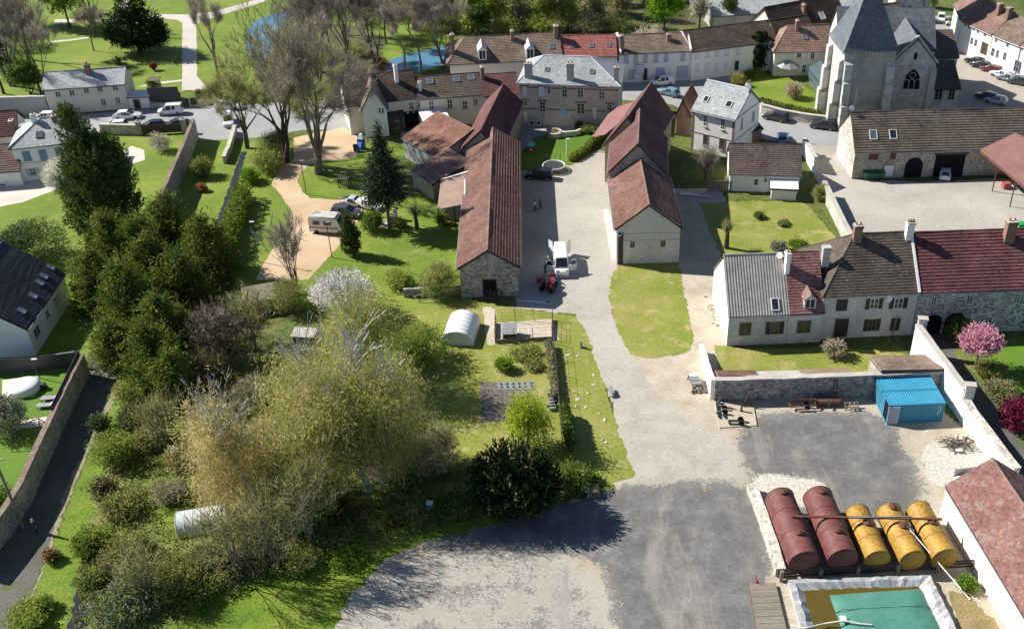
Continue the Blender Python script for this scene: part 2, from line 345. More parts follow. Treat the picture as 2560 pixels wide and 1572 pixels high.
sheet('path', [(285,46),(300,10),(312,-40),(345,-40),(325,0),(314,48)], 'path', 4, jit=.1)
sheet('path', [(127,103),(175,99),(222,92),(224,96),(175,103),(127,107)], 'path', 2, jit=.05)
sheet('path', [(342,219),(372,209),(400,205),(456,199),(456,204),(400,210),(372,215)], 'path', 3, jit=.05)
sheet('lawn', [(-80,440),(300,330),(480,330),(560,335),(610,380),(600,560),(480,640),(300,760),(215,900),(-80,920)], 'lawn', 1)
sheet('lawn', [(600,345),(1180,370),(1180,765),(900,790),(600,760),(560,600)], 'lawn', 2)
sheet('lawn', [(-80,900),(210,890),(215,930),(60,1290),(-80,1500)], 'shortlawn', 3, jit=.1)
sheet('street', [(-80,284),(130,294),(325,276),(450,269),(560,263),(700,258),(880,248),(1060,190),(1130,185),(1400,195),(1571,207),(1822,181),(1850,205),(1895,250),(2000,296),(2112,326),(2105,366),(2030,360),(1930,353),(1860,335),(1760,300),(1680,262),(1560,250),(1400,262),(1240,275),(1000,300),(890,325),(760,325),(640,345),(500,352),(482,322),(430,314),(270,328),(-80,348)], 'asphalt', 3, jit=.06)
sheet('square', [(2300,50),(2410,50),(2425,150),(2640,190),(2640,290),(2380,290),(2385,160)], 'square', 1, jit=.1)
sheet('street', [(2325,40),(2400,40),(2398,80),(2330,80)], 'asphalt', 2, jit=.05)
sheet('farmyard', [(2012,362),(2105,362),(2130,448),(2300,455),(2660,440),(2660,640),(2130,630),(2110,560),(2035,440)], 'drive', 2)
sheet('driveway', [(1470,372),(1520,380),(1528,470),(1540,655),(1520,690),(1521,750),(1556,855),(1600,920),(1632,975),(1560,1000),(1530,1005),(1462,805),(1440,785),(1290,772),(1285,430),(1310,425),(1435,412)], 'drive', 3, jit=.25)
sheet('pavement', [(1507,524),(1522,524),(1540,640),(1530,655)], 'paving', 4, jit=.1)
sheet('lawn', [(1528,692),(1545,664),(1590,656),(1690,653),(1702,680),(1722,790),(1735,840),(1728,870),(1700,885),(1620,895),(1575,885),(1555,850),(1535,800),(1521,745)], 'drylawn', 5, jit=.25)
sheet('garden_lawn', [(1160,748),(1300,772),(1440,790),(1460,820),(1500,930),(1525,1010),(1575,1160),(1588,1185),(1560,1200),(1500,1215),(1450,1190),(1300,1190),(1090,1150),(1050,1060),(990,790)], 'drylawn', 4, jit=.25)
sheet('bare_earth', [(1235,808),(1385,797),(1398,850),(1232,860)], 'dirt', 5, jit=.1)
sheet('path', [(1206,768),(1226,768),(1240,775),(1237,862),(1219,862)], 'dirt', 6, jit=.15)
sheet('vegetable_plot', [(1200,955),(1263,954),(1335,972),(1312,1008),(1270,1018),(1262,1052),(1203,1056)], 'soil', 5, jit=.12)
sheet('lawn', [(1300,350),(1350,335),(1440,333),(1520,340),(1490,375),(1440,408),(1330,428),(1296,425)], 'shortlawn', 4, jit=.1)
sheet('terrace', [(1372,314),(1448,316),(1452,334),(1366,336)], 'paving', 5, jit=.05)
sheet('courtyard', [(1255,300),(1310,300),(1372,314),(1366,336),(1335,345),(1300,385),(1285,430),(1250,420)], 'asphalt', 4, jit=.05)
sheet('courtyard', [(1000,330),(1110,330),(1110,395),(1040,402),(1020,400)], 'asphalt', 4, jit=.05)
sheet('gravel_drive', [(735,345),(860,318),(892,340),(892,395),(815,402),(770,412),(748,440),(745,457),(757,482),(777,496),(850,500),(910,505),(910,530),(870,590),(850,612),(800,668),(770,700),(640,700),(650,675),(690,610),(722,560),(731,530),(700,485),(678,462),(700,420),(735,400)], 'tan', 5, jit=.15)
sheet('patio', [(-60,460),(100,452),(150,470),(60,505),(-60,530)], 'paving', 2, jit=.1)
sheet('patio', [(300,380),(330,365),(360,375),(362,400),(300,420)], 'paving', 2, jit=.1)
sheet('pool_terrace', [(5,950),(95,938),(106,962),(85,992),(5,992)], 'paving', 4, jit=.03)
sheet('paving_strip', [(40,1052),(125,1040),(118,1064),(40,1072)], 'paving', 4, jit=.03)
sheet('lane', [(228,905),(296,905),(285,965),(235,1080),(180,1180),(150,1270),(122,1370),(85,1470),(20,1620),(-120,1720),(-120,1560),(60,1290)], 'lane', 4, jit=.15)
sheet('verge', [(285,970),(292,985),(200,1180),(165,1270),(130,1370),(90,1470),(40,1590),(22,1612),(85,1470),(122,1370),(150,1270),(180,1180),(235,1080)], 'lane_edge', 5, jit=.25)  # pale strip painting the sunlit edge of the shaded lane
sheet('scrub_ground', [(300,985),(420,900),(640,880),(1060,1000),(1130,1150),(1440,1190),(1540,1216),(1480,1240),(1310,1288),(1090,1335),(950,1400),(640,1450),(340,1600),(140,1620),(165,1350),(215,1180)], 'scrub', 3, jit=.6)
sheet('grass_verge', [(295,985),(340,1010),(300,1100),(260,1200),(215,1330),(190,1470),(160,1620),(30,1620),(95,1470),(132,1370),(168,1270),(205,1180)], 'weeds', 5, jit=.3)
sheet('weedy_bank', [(330,1640),(520,1500),(640,1445),(760,1405),(900,1380),(960,1400),(890,1470),(850,1530),(830,1720),(330,1720)], 'weeds', 5, jit=.5)
sheet('weedy_bank', [(900,1400),(1000,1345),(1150,1300),(1260,1280),(1230,1310),(1090,1345),(960,1395)], 'weeds', 6, jit=.5)
sheet('dry_grass', [(490,1080),(560,1060),(650,1110),(690,1290),(640,1330),(480,1260)], 'straw', 5, jit=.5)
sheet('grass_strip', [(420,1190),(480,1170),(485,1290),(430,1330),(400,1290)], 'weeds', 6, jit=.4)
sheet('bare_earth', [(900,1150),(1020,1140),(1100,1170),(1050,1200),(930,1200)], 'soil', 5, jit=.4)
sheet('stream', [(535,562),(560,505),(578,450),(604,380),(618,380),(600,440),(584,490),(567,540),(552,562)], 'ditch', 6, jit=.2)
sheet('ditch', [(212,1390),(236,1400),(232,1480),(220,1620),(160,1620),(192,1480)], 'ditch', 6, jit=.3)
sheet('lawn', [(1745,508),(1990,500),(2020,515),(2095,600),(2085,645),(1800,645),(1785,600)], 'drylawn', 4, jit=.3)
sheet('churchyard_lawn', [(1820,188),(1960,186),(2050,240),(2085,285),(1990,268),(1905,248),(1850,222)], 'lawn', 4, jit=.1)
sheet('lane', [(2300,800),(2345,805),(2450,960),(2570,1120),(2700,1280),(2620,1330),(2480,1160),(2350,960),(2285,870)], 'lane', 4, jit=.2)  # tan dirt in shade: the dark lane colour paints that shade in
sheet('lawn', [(2440,860),(2700,830),(2700,1060),(2560,985),(2490,930)], 'shortlawn', 4, jit=.2)
sheet('flower_bed', [(2380,880),(2440,860),(2490,930),(2560,985),(2700,1060),(2700,1200),(2570,1110),(2470,970)], 'scrub', 5, jit=.2)
sheet('front_garden', [(1785,862),(1860,872),(2080,868),(2250,880),(2330,905),(2330,930),(1800,930)], 'drylawn', 5, jit=.15)
sheet('straw_ground', [(2370,1475),(2420,1480),(2500,1572),(2560,1720),(2420,1720)], 'straw', 5, jit=.3)
sheet('lawn', [(930,395),(1000,390),(1070,400),(1075,480),(1000,500)], 'base', 4)

# the yard: one surface; gravel, pale gravel and chalk fade into the dirt along ragged edges (weights stored per vertex)
def inside(px, py, poly):
    x, y = px, py; r = np.zeros(x.shape, bool); n = len(poly)
    for i in range(n):
        x0, y0 = poly[i]; x1, y1 = poly[(i+1) % n]; c = ((y0 > y) != (y1 > y)) & (x < (x1-x0)*(y-y0)/(y1-y0+1e-12)+x0); r ^= c
    return r
def blur(a, k):
    for _ in range(3):
        for ax in (0, 1): a = sum(np.roll(a, d, ax) for d in range(-k, k+1))/(2*k+1)
    return a
YP = [(1460,790),(1530,640),(1690,480),(1790,480),(1830,640),(1800,870),(1900,1000),(2300,1000),(2700,1350),(2700,1720),(830,1720),(900,1460),(1090,1335),(1300,1290),(1480,1225),(1590,1190),(1560,1010)]
W = lambda q: [tuple(V2(P(*p)).xy) for p in q]
YO = [(p.x, p.y) for p in rough_outline([V2(P(*q)) for q in YP], .4, .4, 77)]
xs = np.arange(-24, 52, .3); ys = np.arange(50, 156, .3); GX, GY = np.meshgrid(xs, ys, indexing='ij'); ins = blur(inside(GX, GY, YO).astype(float), 2) > .03
def wgt(polys, k): return blur(np.clip(sum(inside(GX, GY, W(q)).astype(float) for q in polys), 0, 1), k)
wg = wgt([[(1835,1062),(1900,1040),(2050,1030),(2215,1032),(2245,1075),(2272,1130),(2302,1230),(2310,1300),(1930,1300),(1890,1215),(1850,1120)], [(1540,1216),(1700,1205),(1872,1212),(1900,1260),(1945,1440),(1900,1480),(1930,1720),(1560,1720),(1548,1560),(1530,1470),(1490,1410),(1380,1370),(1180,1370),(960,1400),(1100,1330),(1310,1280),(1480,1235)]], 4)
wt_ = wgt([[(1525,985),(1632,960),(1660,1010),(1740,1060),(1830,1110),(1885,1205),(1890,1225),(1600,1225),(1535,1235),(1585,1185)], [(820,1740),(880,1480),(945,1405),(1180,1375),(1385,1380),(1485,1415),(1520,1480),(1540,1560),(1550,1740)]], 5)
wg = np.maximum(wg, .40*wgt([[(820,1740),(880,1480),(945,1405),(1180,1375),(1385,1380),(1485,1415),(1520,1480),(1540,1560),(1550,1740)]], 6))
wc_ = wgt([[(1880,1182),(1960,1186),(2040,1200),(2080,1230),(2090,1262),(1905,1262),(1885,1215)], [(2300,1122),(2340,1115),(2440,1108),(2500,1150),(2510,1230),(2335,1215),(2306,1160)]], 2)
trk = np.zeros(ins.shape)
for line in ([(1500,930),(1560,1060),(1600,1180),(1580,1320),(1480,1470),(1430,1640)], [(1490,900),(1580,1080),(1690,1200),(1760,1330),(1740,1470),(1720,1640)], [(1600,1060),(1750,1120),(1930,1130),(2080,1090),(2180,1060)], [(1640,1120),(1800,1160),(1990,1150),(2200,1180),(2330,1170)], [(1520,1240),(1380,1330),(1200,1420),(1010,1500),(900,1600)], [(1660,1240),(1560,1360),(1380,1460),(1180,1540),(1080,1640)]):
    pw = W(line); dm = np.full(ins.shape, 1e9)
    for (ax_, ay_), (bx_, by_) in zip(pw, pw[1:]):
        dx, dy = bx_-ax_, by_-ay_; tt = np.clip(((GX-ax_)*dx+(GY-ay_)*dy)/(dx*dx+dy*dy), 0, 1); dm = np.minimum(dm, np.hypot(GX-ax_-tt*dx, GY-ay_-tt*dy))
    trk = np.maximum(trk, np.exp(-((dm-.85)/.28)**2))
idx = -np.ones(ins.shape, int); idx[ins] = np.arange(ins.sum()); q = (ins[:-1,:-1] & ins[1:,:-1] & ins[1:,1:] & ins[:-1,1:])
fq = np.stack([idx[:-1,:-1][q], idx[1:,:-1][q], idx[1:,1:][q], idx[:-1,1:][q]], 1); me = bpy.data.meshes.new('yard')
me.from_pydata(np.stack([GX[ins], GY[ins], np.full(ins.sum(), .0055)], 1).tolist(), [], fq.tolist())
at = me.color_attributes.new('cover', 'FLOAT_COLOR', 'POINT'); at.data.foreach_set('color', np.stack([wg[ins], wt_[ins], wc_[ins], trk[ins]], 1).ravel())
m, nt, bs = newmat('yard_ground'); co = coordn(nt); a = nt.nodes.new('ShaderNodeAttribute'); a.attribute_name = 'cover'; sp = nt.nodes.new('ShaderNodeSeparateColor'); nt.links.new(a.outputs['Color'], sp.inputs[0])
def mth(op, x, y):
    n = nt.nodes.new('ShaderNodeMath'); n.operation = op
    for k, v in enumerate((x, y)):
        if isinstance(v, bpy.types.NodeSocket): nt.links.new(v, n.inputs[k])
        else: n.inputs[k].default_value = v
    return n.outputs[0]
nb = noise(nt, co, .35, 8, .7); nf = noise(nt, co, 3.2, 6, .75); ns_ = noise(nt, co, .22, 7, .65, (1.0,.22,1), 1.2); vf = noise(nt, co, 9, 3, .8)
dirt = ramp(nt, nb, [(.28,(.36,.30,.215)),(.5,(.47,.41,.32)),(.72,(.55,.49,.395))]); dirt = mix_node(nt, dirt, (.27,.265,.14), ramp(nt, noise(nt, co, .3, 7, .75), [(.58,0.0),(.74,.75)]))
grav = ramp(nt, nb, [(.28,(.105,.105,.103)),(.5,(.16,.158,.152)),(.72,(.245,.24,.225))]); grav = mix_node(nt, grav, (.40,.37,.32), ramp(nt, ns_, [(.52,0.0),(.72,.62)])); grav = mix_node(nt, grav, (.12,.115,.11), ramp(nt, noise(nt, co, .5, 7, .7), [(.62,0.0),(.76,.75)]))
pale = ramp(nt, nb, [(.28,(.30,.285,.25)),(.5,(.42,.39,.335)),(.72,(.50,.465,.40))]); pale = mix_node(nt, pale, (.27,.265,.255), ramp(nt, ns_, [(.55,0.0),(.72,.7)]))
chk = ramp(nt, nf, [(.3,(.42,.39,.33)),(.7,(.68,.65,.58))])
def msk(s, amp=3.4): return ramp(nt, mth('ADD', s, mth('MULTIPLY', mth('SUBTRACT', mth('ADD', mth('MULTIPLY', nb, .55), mth('MULTIPLY', nf, .45)), .5), amp)), [(.38,0.0),(.60,1.0)])
col = mix_node(nt, dirt, pale, msk(sp.outputs[1], 3.0)); col = mix_node(nt, col, grav, msk(sp.outputs[0])); col = mix_node(nt, col, chk, msk(sp.outputs[2], 2.4))
col = mix_node(nt, col, mix_node(nt, col, (.46,.43,.37), .55), mth('MULTIPLY', a.outputs['Alpha'], ramp(nt, nb, [(.4,0.0),(.65,.32)])))
col = mix_node(nt, col, ramp(nt, nf, [(.25,.72),(.5,.98),(.75,1.14)]), 1.0, 'MULTIPLY'); col = mix_node(nt, col, ramp(nt, vf, [(.3,.78),(.7,1.15)]), 1.0, 'MULTIPLY')
setp(nt, bs, col, .92, .2, 0, bumpn(nt, mth('ADD', nf, vf), .5, .05)); me.materials.append(m); me.update(); struct(link('yard', me))
# ================================================================ BUILDINGS
CAMV = Vector((0, 0, CAMH))
def raydir(x, y):
    u = (x - PX0) / FPX; v = (y - PY0) / FPX
    return Vector((u, _c - v*_s, -_s - v*_c))
class Bld: pass
def roof_slope(mb, P0, U, V, N, a, b, L, style, seed=0, t=.14):
    """rows of tiles, slates or sheets on one slope. a=(u0,u1) at the eave, b=(u0,u1) at the ridge, L its length"""
    rnd = random.Random(seed); P0, U, V, N = map(Vector, (P0, U, V, N))
    def ab(v): k = v / L; return a[0] + (b[0]-a[0])*k, a[1] + (b[1]-a[1])*k
    if style == 'corr':
        n = max(2, int((a[1]-a[0]) / .17)); vs = []; fs = []
        for i in range(n+1):
            k = i / n; h = .05 if i % 2 else 0.0
            vs += [P0 + U*(a[0]+(a[1]-a[0])*k) + N*h, P0 + U*(b[0]+(b[1]-b[0])*k) + V*L + N*h]
        for i in range(n): fs.append((2*i, 2*i+2, 2*i+3, 2*i+1))
        mb.add(vs, fs)
    else:
        step, lift = {'tile': (.36, .055), 'bigtile': (.42, .085), 'slate': (.33, .012), 'flat': (1.2, .004)}[style]
        n = max(2, int(L / step)); sag = {}
        seg = max(1, int(max(a[1]-a[0], b[1]-b[0]) / 1.6))
        for i in range(0, n+1, 1):
            for j in range(seg+1):
                sag[i, j] = .05*math.sin(j*.55+seed)*(.6+.4*math.sin(i*.25+seed*2)) + (rnd.uniform(-.008, .008) if style != 'flat' else 0)
        for i in range(n):
            v0, v1 = L*i/n, L*(i+1)/n; l0 = ab(v0); l1 = ab(v1); vs = []; fs = []
            for j in range(seg+1):
                k = j / seg; p = P0 + U*(l0[0]+(l0[1]-l0[0])*k) + V*v0; q = P0 + U*(l1[0]+(l1[1]-l1[0])*k) + V*v1
                s0 = sag[i, j]; s1 = sag[i+1, j]
                vs += [p + N*(s0-.02), p + N*(lift+s0), q + N*(.004+s1)]
            for j in range(seg):
                o = 3*j; fs += [(o, o+3, o+4, o+1), (o+1, o+4, o+5, o+2)]
            mb.add(vs, fs)
    pts = [P0+U*a[0], P0+U*a[1], P0+U*b[1]+V*L, P0+U*b[0]+V*L]
    if abs(b[1]-b[0]) < .05: pts = pts[:3]
    n = len(pts); D = Vector((0,0,-t)); top = [q - N*.15 for q in pts]
    mb.add(top + [q + D for q in top], [list(range(n)), list(range(n, 2*n))[::-1]] + [(i+n,(i+1)%n+n,(i+1)%n,i) for i in range(n)], 1)

def building(name, label, cat, A, B, D, eave, ridge, roof='gx', wall='cream', tile='redtile', o=.35, e=.25, rf=.5, style='tile', hip=(3,3), ridgec=None, cap=True, group=None, gut=True, z0=0):
    A = Vector((A[0], A[1], z0)); B = Vector((B[0], B[1], z0)); W = (B-A).length; rz = math.atan2(B.y-A.y, B.x-A.x)
    b = Bld(); b.W, b.D, b.eave, b.ridge, b.z0 = W, D, eave, ridge, z0
    b.root = thing(name, label, cat, A, rz, group); b.M = Matrix.Translation(A) @ Matrix.Rotation(rz, 4, 'Z')
    m = MB(); s = []                                   # slopes: P0,U,V,N,L
    def sl(P0, U, rise, run, a, bb, dirv):
        L = math.hypot(rise, run); V = Vector((dirv[0]*run/L, dirv[1]*run/L, rise/L)); U = Vector(U); N = U.cross(V)
        s.append((Vector(P0), U, V, N, L, a, bb))
    if roof == 'gx':
        yr = D*rf; k = (ridge-eave)/yr; k2 = (ridge-eave)/(D-yr)
        sl((0,-o,eave-o*k), (1,0,0), ridge-eave+o*k, yr+o, (-e,W+e), (-e,W+e), (0,1))
        sl((W,D+o,eave-o*k2), (-1,0,0), ridge-eave+o*k2, D-yr+o, (-e,W+e), (-e,W+e), (0,-1))
        wv = [(0,0,0),(W,0,0),(W,D,0),(0,D,0),(0,0,eave),(W,0,eave),(W,D,eave),(0,D,eave),(0,yr,ridge-.05),(W,yr,ridge-.05)]
        wf = [(0,1,5,4),(2,3,7,6),(1,2,6,9,5),(3,0,4,8,7)]; rl = [(-e,yr,ridge),(W+e,yr,ridge)]
    elif roof == 'gy':
        xr = W*rf; k = (ridge-eave)/xr; k2 = (ridge-eave)/(W-xr)
        sl((-o,D,eave-o*k), (0,-1,0), ridge-eave+o*k, xr+o, (-e,D+e), (-e,D+e), (1,0))
        sl((W+o,0,eave-o*k2), (0,1,0), ridge-eave+o*k2, W-xr+o, (-e,D+e), (-e,D+e), (-1,0))
        wv = [(0,0,0),(W,0,0),(W,D,0),(0,D,0),(0,0,eave),(W,0,eave),(W,D,eave),(0,D,eave),(xr,0,ridge-.05),(xr,D,ridge-.05)]
        wf = [(0,1,5,8,4),(2,3,7,9,6),(1,2,6,5),(3,0,4,7)]; rl = [(xr,-e,ridge),(xr,D+e,ridge)]
    elif roof == 'hip':
        h0, h1 = hip; k = (ridge-eave)/(D/2); dz = o*k
        sl((0,-o,eave-dz), (1,0,0), ridge-eave+dz, D/2+o, (-o,W+o), (h0,W-h1), (0,1))
        sl((W,D+o,eave-dz), (-1,0,0), ridge-eave+dz, D/2+o, (-o,W+o), (h1,W-h0), (0,-1))
        if h0 > .1: sl((-o,D,eave-dz), (0,-1,0), ridge-eave+dz, h0+o, (-o,D+o), (D/2,D/2), (1,0))
        if h1 > .1: sl((W+o,0,eave-dz), (0,1,0), ridge-eave+dz, h1+o, (-o,D+o), (D/2,D/2), (-1,0))
        wv = [(0,0,0),(W,0,0),(W,D,0),(0,D,0),(0,0,eave),(W,0,eave),(W,D,eave),(0,D,eave),(0,D/2,ridge),(W,D/2,ridge)]
        wf = [(0,1,5,4),(2,3,7,6),((1,2,6,9,5) if h1<=.1 else (1,2,6,5)),((3,0,4,8,7) if h0<=.1 else (3,0,4,7))]
        rl = [(h0,D/2,ridge),(W-h1,D/2,ridge)]
    elif roof == 'monoR' or roof == 'monoB':           # high on the right / at the back
        if roof == 'monoR':
            k = (ridge-eave)/W; sl((-o,D,eave-o*k), (0,-1,0), ridge-eave+2*o*k, W+2*o, (-e,D+e), (-e,D+e), (1,0)); hs = (eave,ridge,ridge,eave)
        else:
            k = (ridge-eave)/D; sl((0,-o,eave-o*k), (1,0,0), ridge-eave+2*o*k, D+2*o, (-e,W+e), (-e,W+e), (0,1)); hs = (eave,eave,ridge,ridge)
        wv = [(0,0,0),(W,0,0),(W,D,0),(0,D,0),(0,0,hs[0]),(W,0,hs[1]),(W,D,hs[2]),(0,D,hs[3])]
        wf = [(0,1,5,4),(2,3,7,6),(1,2,6,5),(3,0,4,7)]; rl = None
    b.sl = s
    wm = MB(); wm.add(wv, wf); b.wall = wm.build('wall', K[wall], b.root)
    for i, q in enumerate(s): roof_slope(m, q[0], q[1], q[2], q[3], q[5], q[6], q[4], style, len(bpy.data.objects)+i)
    b.roof = m.build('roof', [K[tile], K['darkwood']], b.root)
    if rl and cap:
        c = MB(); n = max(2, int((Vector(rl[1])-Vector(rl[0])).length/1.2)); A0 = Vector(rl[0]); A1 = Vector(rl[1])
        c.tube([A0.lerp(A1, i/n) + Vector((0,0,.02*math.sin(i*1.7))) for i in range(n+1)], .13, 6)
        if roof == 'hip':
            dz = o*(ridge-eave)/(D/2)
            for h, x, cx in ((hip[0], -o, 0), (hip[1], W+o, 1)):
                if h > .1:
                    for y in (-o, D+o): c.tube([(x, y, eave-dz+.05), Vector(rl[cx])], .09, 5)
        b.cap = c.build('ridge_cap', K[ridgec or tile], b.roof)
    if gut:
        for q in s[:2] if roof in ('gx','gy','hip') else s[:1]:
            p0 = q[0]-Vector((0,0,.12)); hv = Vector((q[2].x,q[2].y,0)).normalized()*-.08
            c = MB(); c.tube([p0+q[1]*q[5][0]+hv, p0+q[1]*q[5][1]+hv], .07, 5); c.build('gutter', K['metalgrey'], b.root)
    return b
FACE = {'F': 0, 'R': R(90), 'B': R(180), 'L': R(270)}
def fpos(b, f, u, z, out=0):
    return {'F': (u,-out,z), 'R': (b.W+out,u,z), 'B': (b.W-u,b.D+out,z), 'L': (-out,b.D-u,z)}[f]
def onface(b, f, x, y):
    """pixel -> (u, z) on a wall face"""
    p0 = b.M @ Vector(fpos(b, f, 0, 0)); n = (b.M.to_3x3() @ Matrix.Rotation(FACE[f], 3, 'Z')) @ Vector((0,-1,0))
    d = raydir(x, y); t = (p0-CAMV).dot(n)/d.dot(n); q = CAMV + d*t; ux = (b.M.to_3x3() @ Matrix.Rotation(FACE[f], 3, 'Z')) @ Vector((1,0,0))
    return (q-p0).dot(ux), q.z - b.z0
_wc = {}
def wmesh(key, fn, mats):
    if key not in _wc: m = MB(); fn(m); _wc[key] = m.mesh(key.split('|')[0], mats)
    return _wc[key]
def window(b, f, u, z, w, h, frame='white', shut=None, cols=2, rows=2, sill=True, closed=False, glass='glass', trim=None):
    w = round(w, 2); h = round(h, 2); parent = b.root if hasattr(b, 'root') else b
    def fr(m):
        t = .07
        m.box((-w/2,-.05,0),(-w/2+t,.03,h)); m.box((w/2-t,-.05,0),(w/2,.03,h)); m.box((-w/2+t,-.05,0),(w/2-t,.03,t)); m.box((-w/2+t,-.05,h-t),(w/2-t,.03,h))
        for i in range(1, cols): x = -w/2 + w*i/cols; m.box((x-.035,-.045,t),(x+.035,.02,h-t))
        for i in range(1, rows): zz = h*i/rows; m.box((-w/2+t,-.04,zz-.02),(w/2-t,.02,zz+.02))
    o = link('window', wmesh('window|%s%s%s%s%s' % (w,h,frame,cols,rows), fr, K[frame]), parent, fpos(b, f, u, z) if hasattr(b,'W') else None, FACE[f])
    link('pane', wmesh('pane|%s%s%s' % (w,h,glass), lambda m: m.box((-w/2+.03,-.015,.03),(w/2-.03,.0,h-.03)), K[glass]), o)
    if sill: link('sill', wmesh('sill|%s%s' % (w, sill), lambda m: m.box((-w/2-.1,-.16,-.1),(w/2+.1,.02,-.002)), K['limestone' if sill is True else sill]), o)
    if trim: link('lintel', wmesh('lintel|%s%s' % (w, trim), lambda m: m.box((-w/2-.28,-.04,h+.002),(w/2+.28,.02,h+.34)), K[trim]), o)
    if shut:
        def sh(sx, cw):
            def fn(m):
                m.box((-cw/2,-.05,0),(cw/2,0,h))
                for i in range(1, 4): m.box((-cw/2+.03,-.062,h*i/4-.03),(cw/2-.03,-.05,h*i/4+.03))
            return fn
        cw = round(w*.5, 2)
        me = wmesh('shutter|%s%s%s' % (cw,h,shut), sh(1, cw), K[shut])
        for sx in (-1, 1):
            x = sx*(w/4 if closed else w/2+cw/2+.02); link('shutter', me, o, (x, -.055 if closed else -.01, 0))
    return o
def wpx(b, f, boxes, **kw):
    """windows from the rectangles they fill in the photograph"""
    out = []
    for x0, y0, x1, y1 in boxes:
        ym = (y0+y1)/2; xm = (x0+x1)/2
        ua, _ = onface(b, f, x0, ym); ub, _ = onface(b, f, x1, ym); _, za = onface(b, f, xm, y1); _, zb = onface(b, f, xm, y0)
        out.append(window(b, f, (ua+ub)/2, za, abs(ub-ua), zb-za, **kw))
    return out
def door(b, f, u, z, w, h, mat='doordark', frame='limestone'):
    m = MB(); m.box((-w/2,-.04,0),(w/2,.01,h))
    for sx in (-1, 1):
        m.box((sx*w/4-w*.17,-.055,h*.12),(sx*w/4+w*.17,-.04,h*.45)); m.box((sx*w/4-w*.17,-.055,h*.52),(sx*w/4+w*.17,-.04,h*.9))
    o = m.build('door', K[mat], b.root, loc=fpos(b, f, u, z), rz=FACE[f])
    k = MB(); k.box((-w/2-.14,-.07,0),(-w/2,.02,h+.14)); k.box((w/2,-.07,0),(w/2+.14,.02,h+.14)); k.box((-w/2,-.07,h),(w/2,.02,h+.14)); k.build('door_frame', K[frame], o)
    k = MB(); k.cbox((w/2-.12,-.07,h*.47),(.05,.06,.14)); k.build('handle', K['darkmetal'], o)
    return o
def dpx(b, f, r, **kw):
    x0, y0, x1, y1 = r; ua, _ = onface(b, f, x0, y1); ub, _ = onface(b, f, x1, y1); _, zb = onface(b, f, (x0+x1)/2, y0); _, za = onface(b, f, (x0+x1)/2, y1)
    return door(b, f, (ua+ub)/2, max(0, za), abs(ub-ua), zb-max(0, za), **kw)
def skylight(b, i, px, w=None, h=None, frame='metalgrey', glass='glassblue'):
    """roof window on slope i, placed by the rectangle it fills in the photograph"""
    P0, U, V, N, L, _, _ = b.sl[i]; R3 = b.M.to_3x3(); p0 = b.M @ P0; n = R3 @ N
    def hit(x, y):
        d = raydir(x, y); t = (p0-CAMV).dot(n)/d.dot(n); q = CAMV + d*t - p0; return q.dot(R3 @ U), q.dot(R3 @ V)
    x0, y0, x1, y1 = px; xm, ym = (x0+x1)/2, (y0+y1)/2
    u0, v0 = hit(xm, ym); w = w or abs(hit(x1, ym)[0]-hit(x0, ym)[0]); h = h or abs(hit(xm, y0)[1]-hit(xm, y1)[1])
    m = MB(); t = .09
    m.box((-w/2,-h/2,-.02),(-w/2+t,h/2,.16)); m.box((w/2-t,-h/2,-.02),(w/2,h/2,.16)); m.box((-w/2+t,-h/2,-.02),(w/2-t,-h/2+t,.16)); m.box((-w/2+t,h/2-t,-.02),(w/2-t,h/2,.16))
    o = m.build('skylight', K[frame], b.root); X = U; o.matrix_local = Matrix.Translation(P0+U*u0+V*v0) @ Matrix((X, V, N)).transposed().to_4x4()
    k = MB(); k.box((-w/2+t,-h/2+t,.05),(w/2-t,h/2-t,.12)); k.build('pane', K[glass], o)
    return o
def chimney(b, x, y, z0, z1, sx=.55, sy=.9, mat='brick', pots=2, capm='concrete'):
    m = MB(); m.box((-sx/2,-sy/2,z0),(sx/2,sy/2,z1)); m.box((-sx/2-.08,-sy/2-.08,z1-.28),(sx/2+.08,sy/2+.08,z1-.14))
    o = m.build('chimney', K[mat], b.roof, loc=(x, y, 0))
    k = MB(); k.box((-sx/2-.06,-sy/2-.06,z1),(sx/2+.06,sy/2+.06,z1+.1)); k.build('chimney_cap', K[capm], o)
    for i in range(pots):
        q = (i+.5)/pots-.5; p = MB(); p.lathe([(.13,z1+.1),(.11,z1+.35),(.14,z1+.42)], (0 if sy>=sx else q*sx, q*sy if sy>=sx else 0, 0), 8); p.build('chimney_pot', K['pot'], o)
    return o
def chpx(b, px, ytop, x=None, **kw):
    """a chimney through the roof: px = foot on slope 0 in the photograph, ytop = its top"""
    i = kw.pop('slope', 0); P0, U, V, N, L, _, _ = b.sl[i]; R3 = b.M.to_3x3(); p0 = b.M @ P0; n = R3 @ N; d = raydir(*px); t = (p0-CAMV).dot(n)/d.dot(n); q = CAMV + d*t
    loc = b.M.inverted() @ q; v = (ytop-PY0)/FPX; tt = q.y/(_c-v*_s); zt = CAMH - tt*(_s+v*_c)
    return chimney(b, loc.x, loc.y, loc.z-.5, max(loc.z+.5, zt-b.z0), **kw)
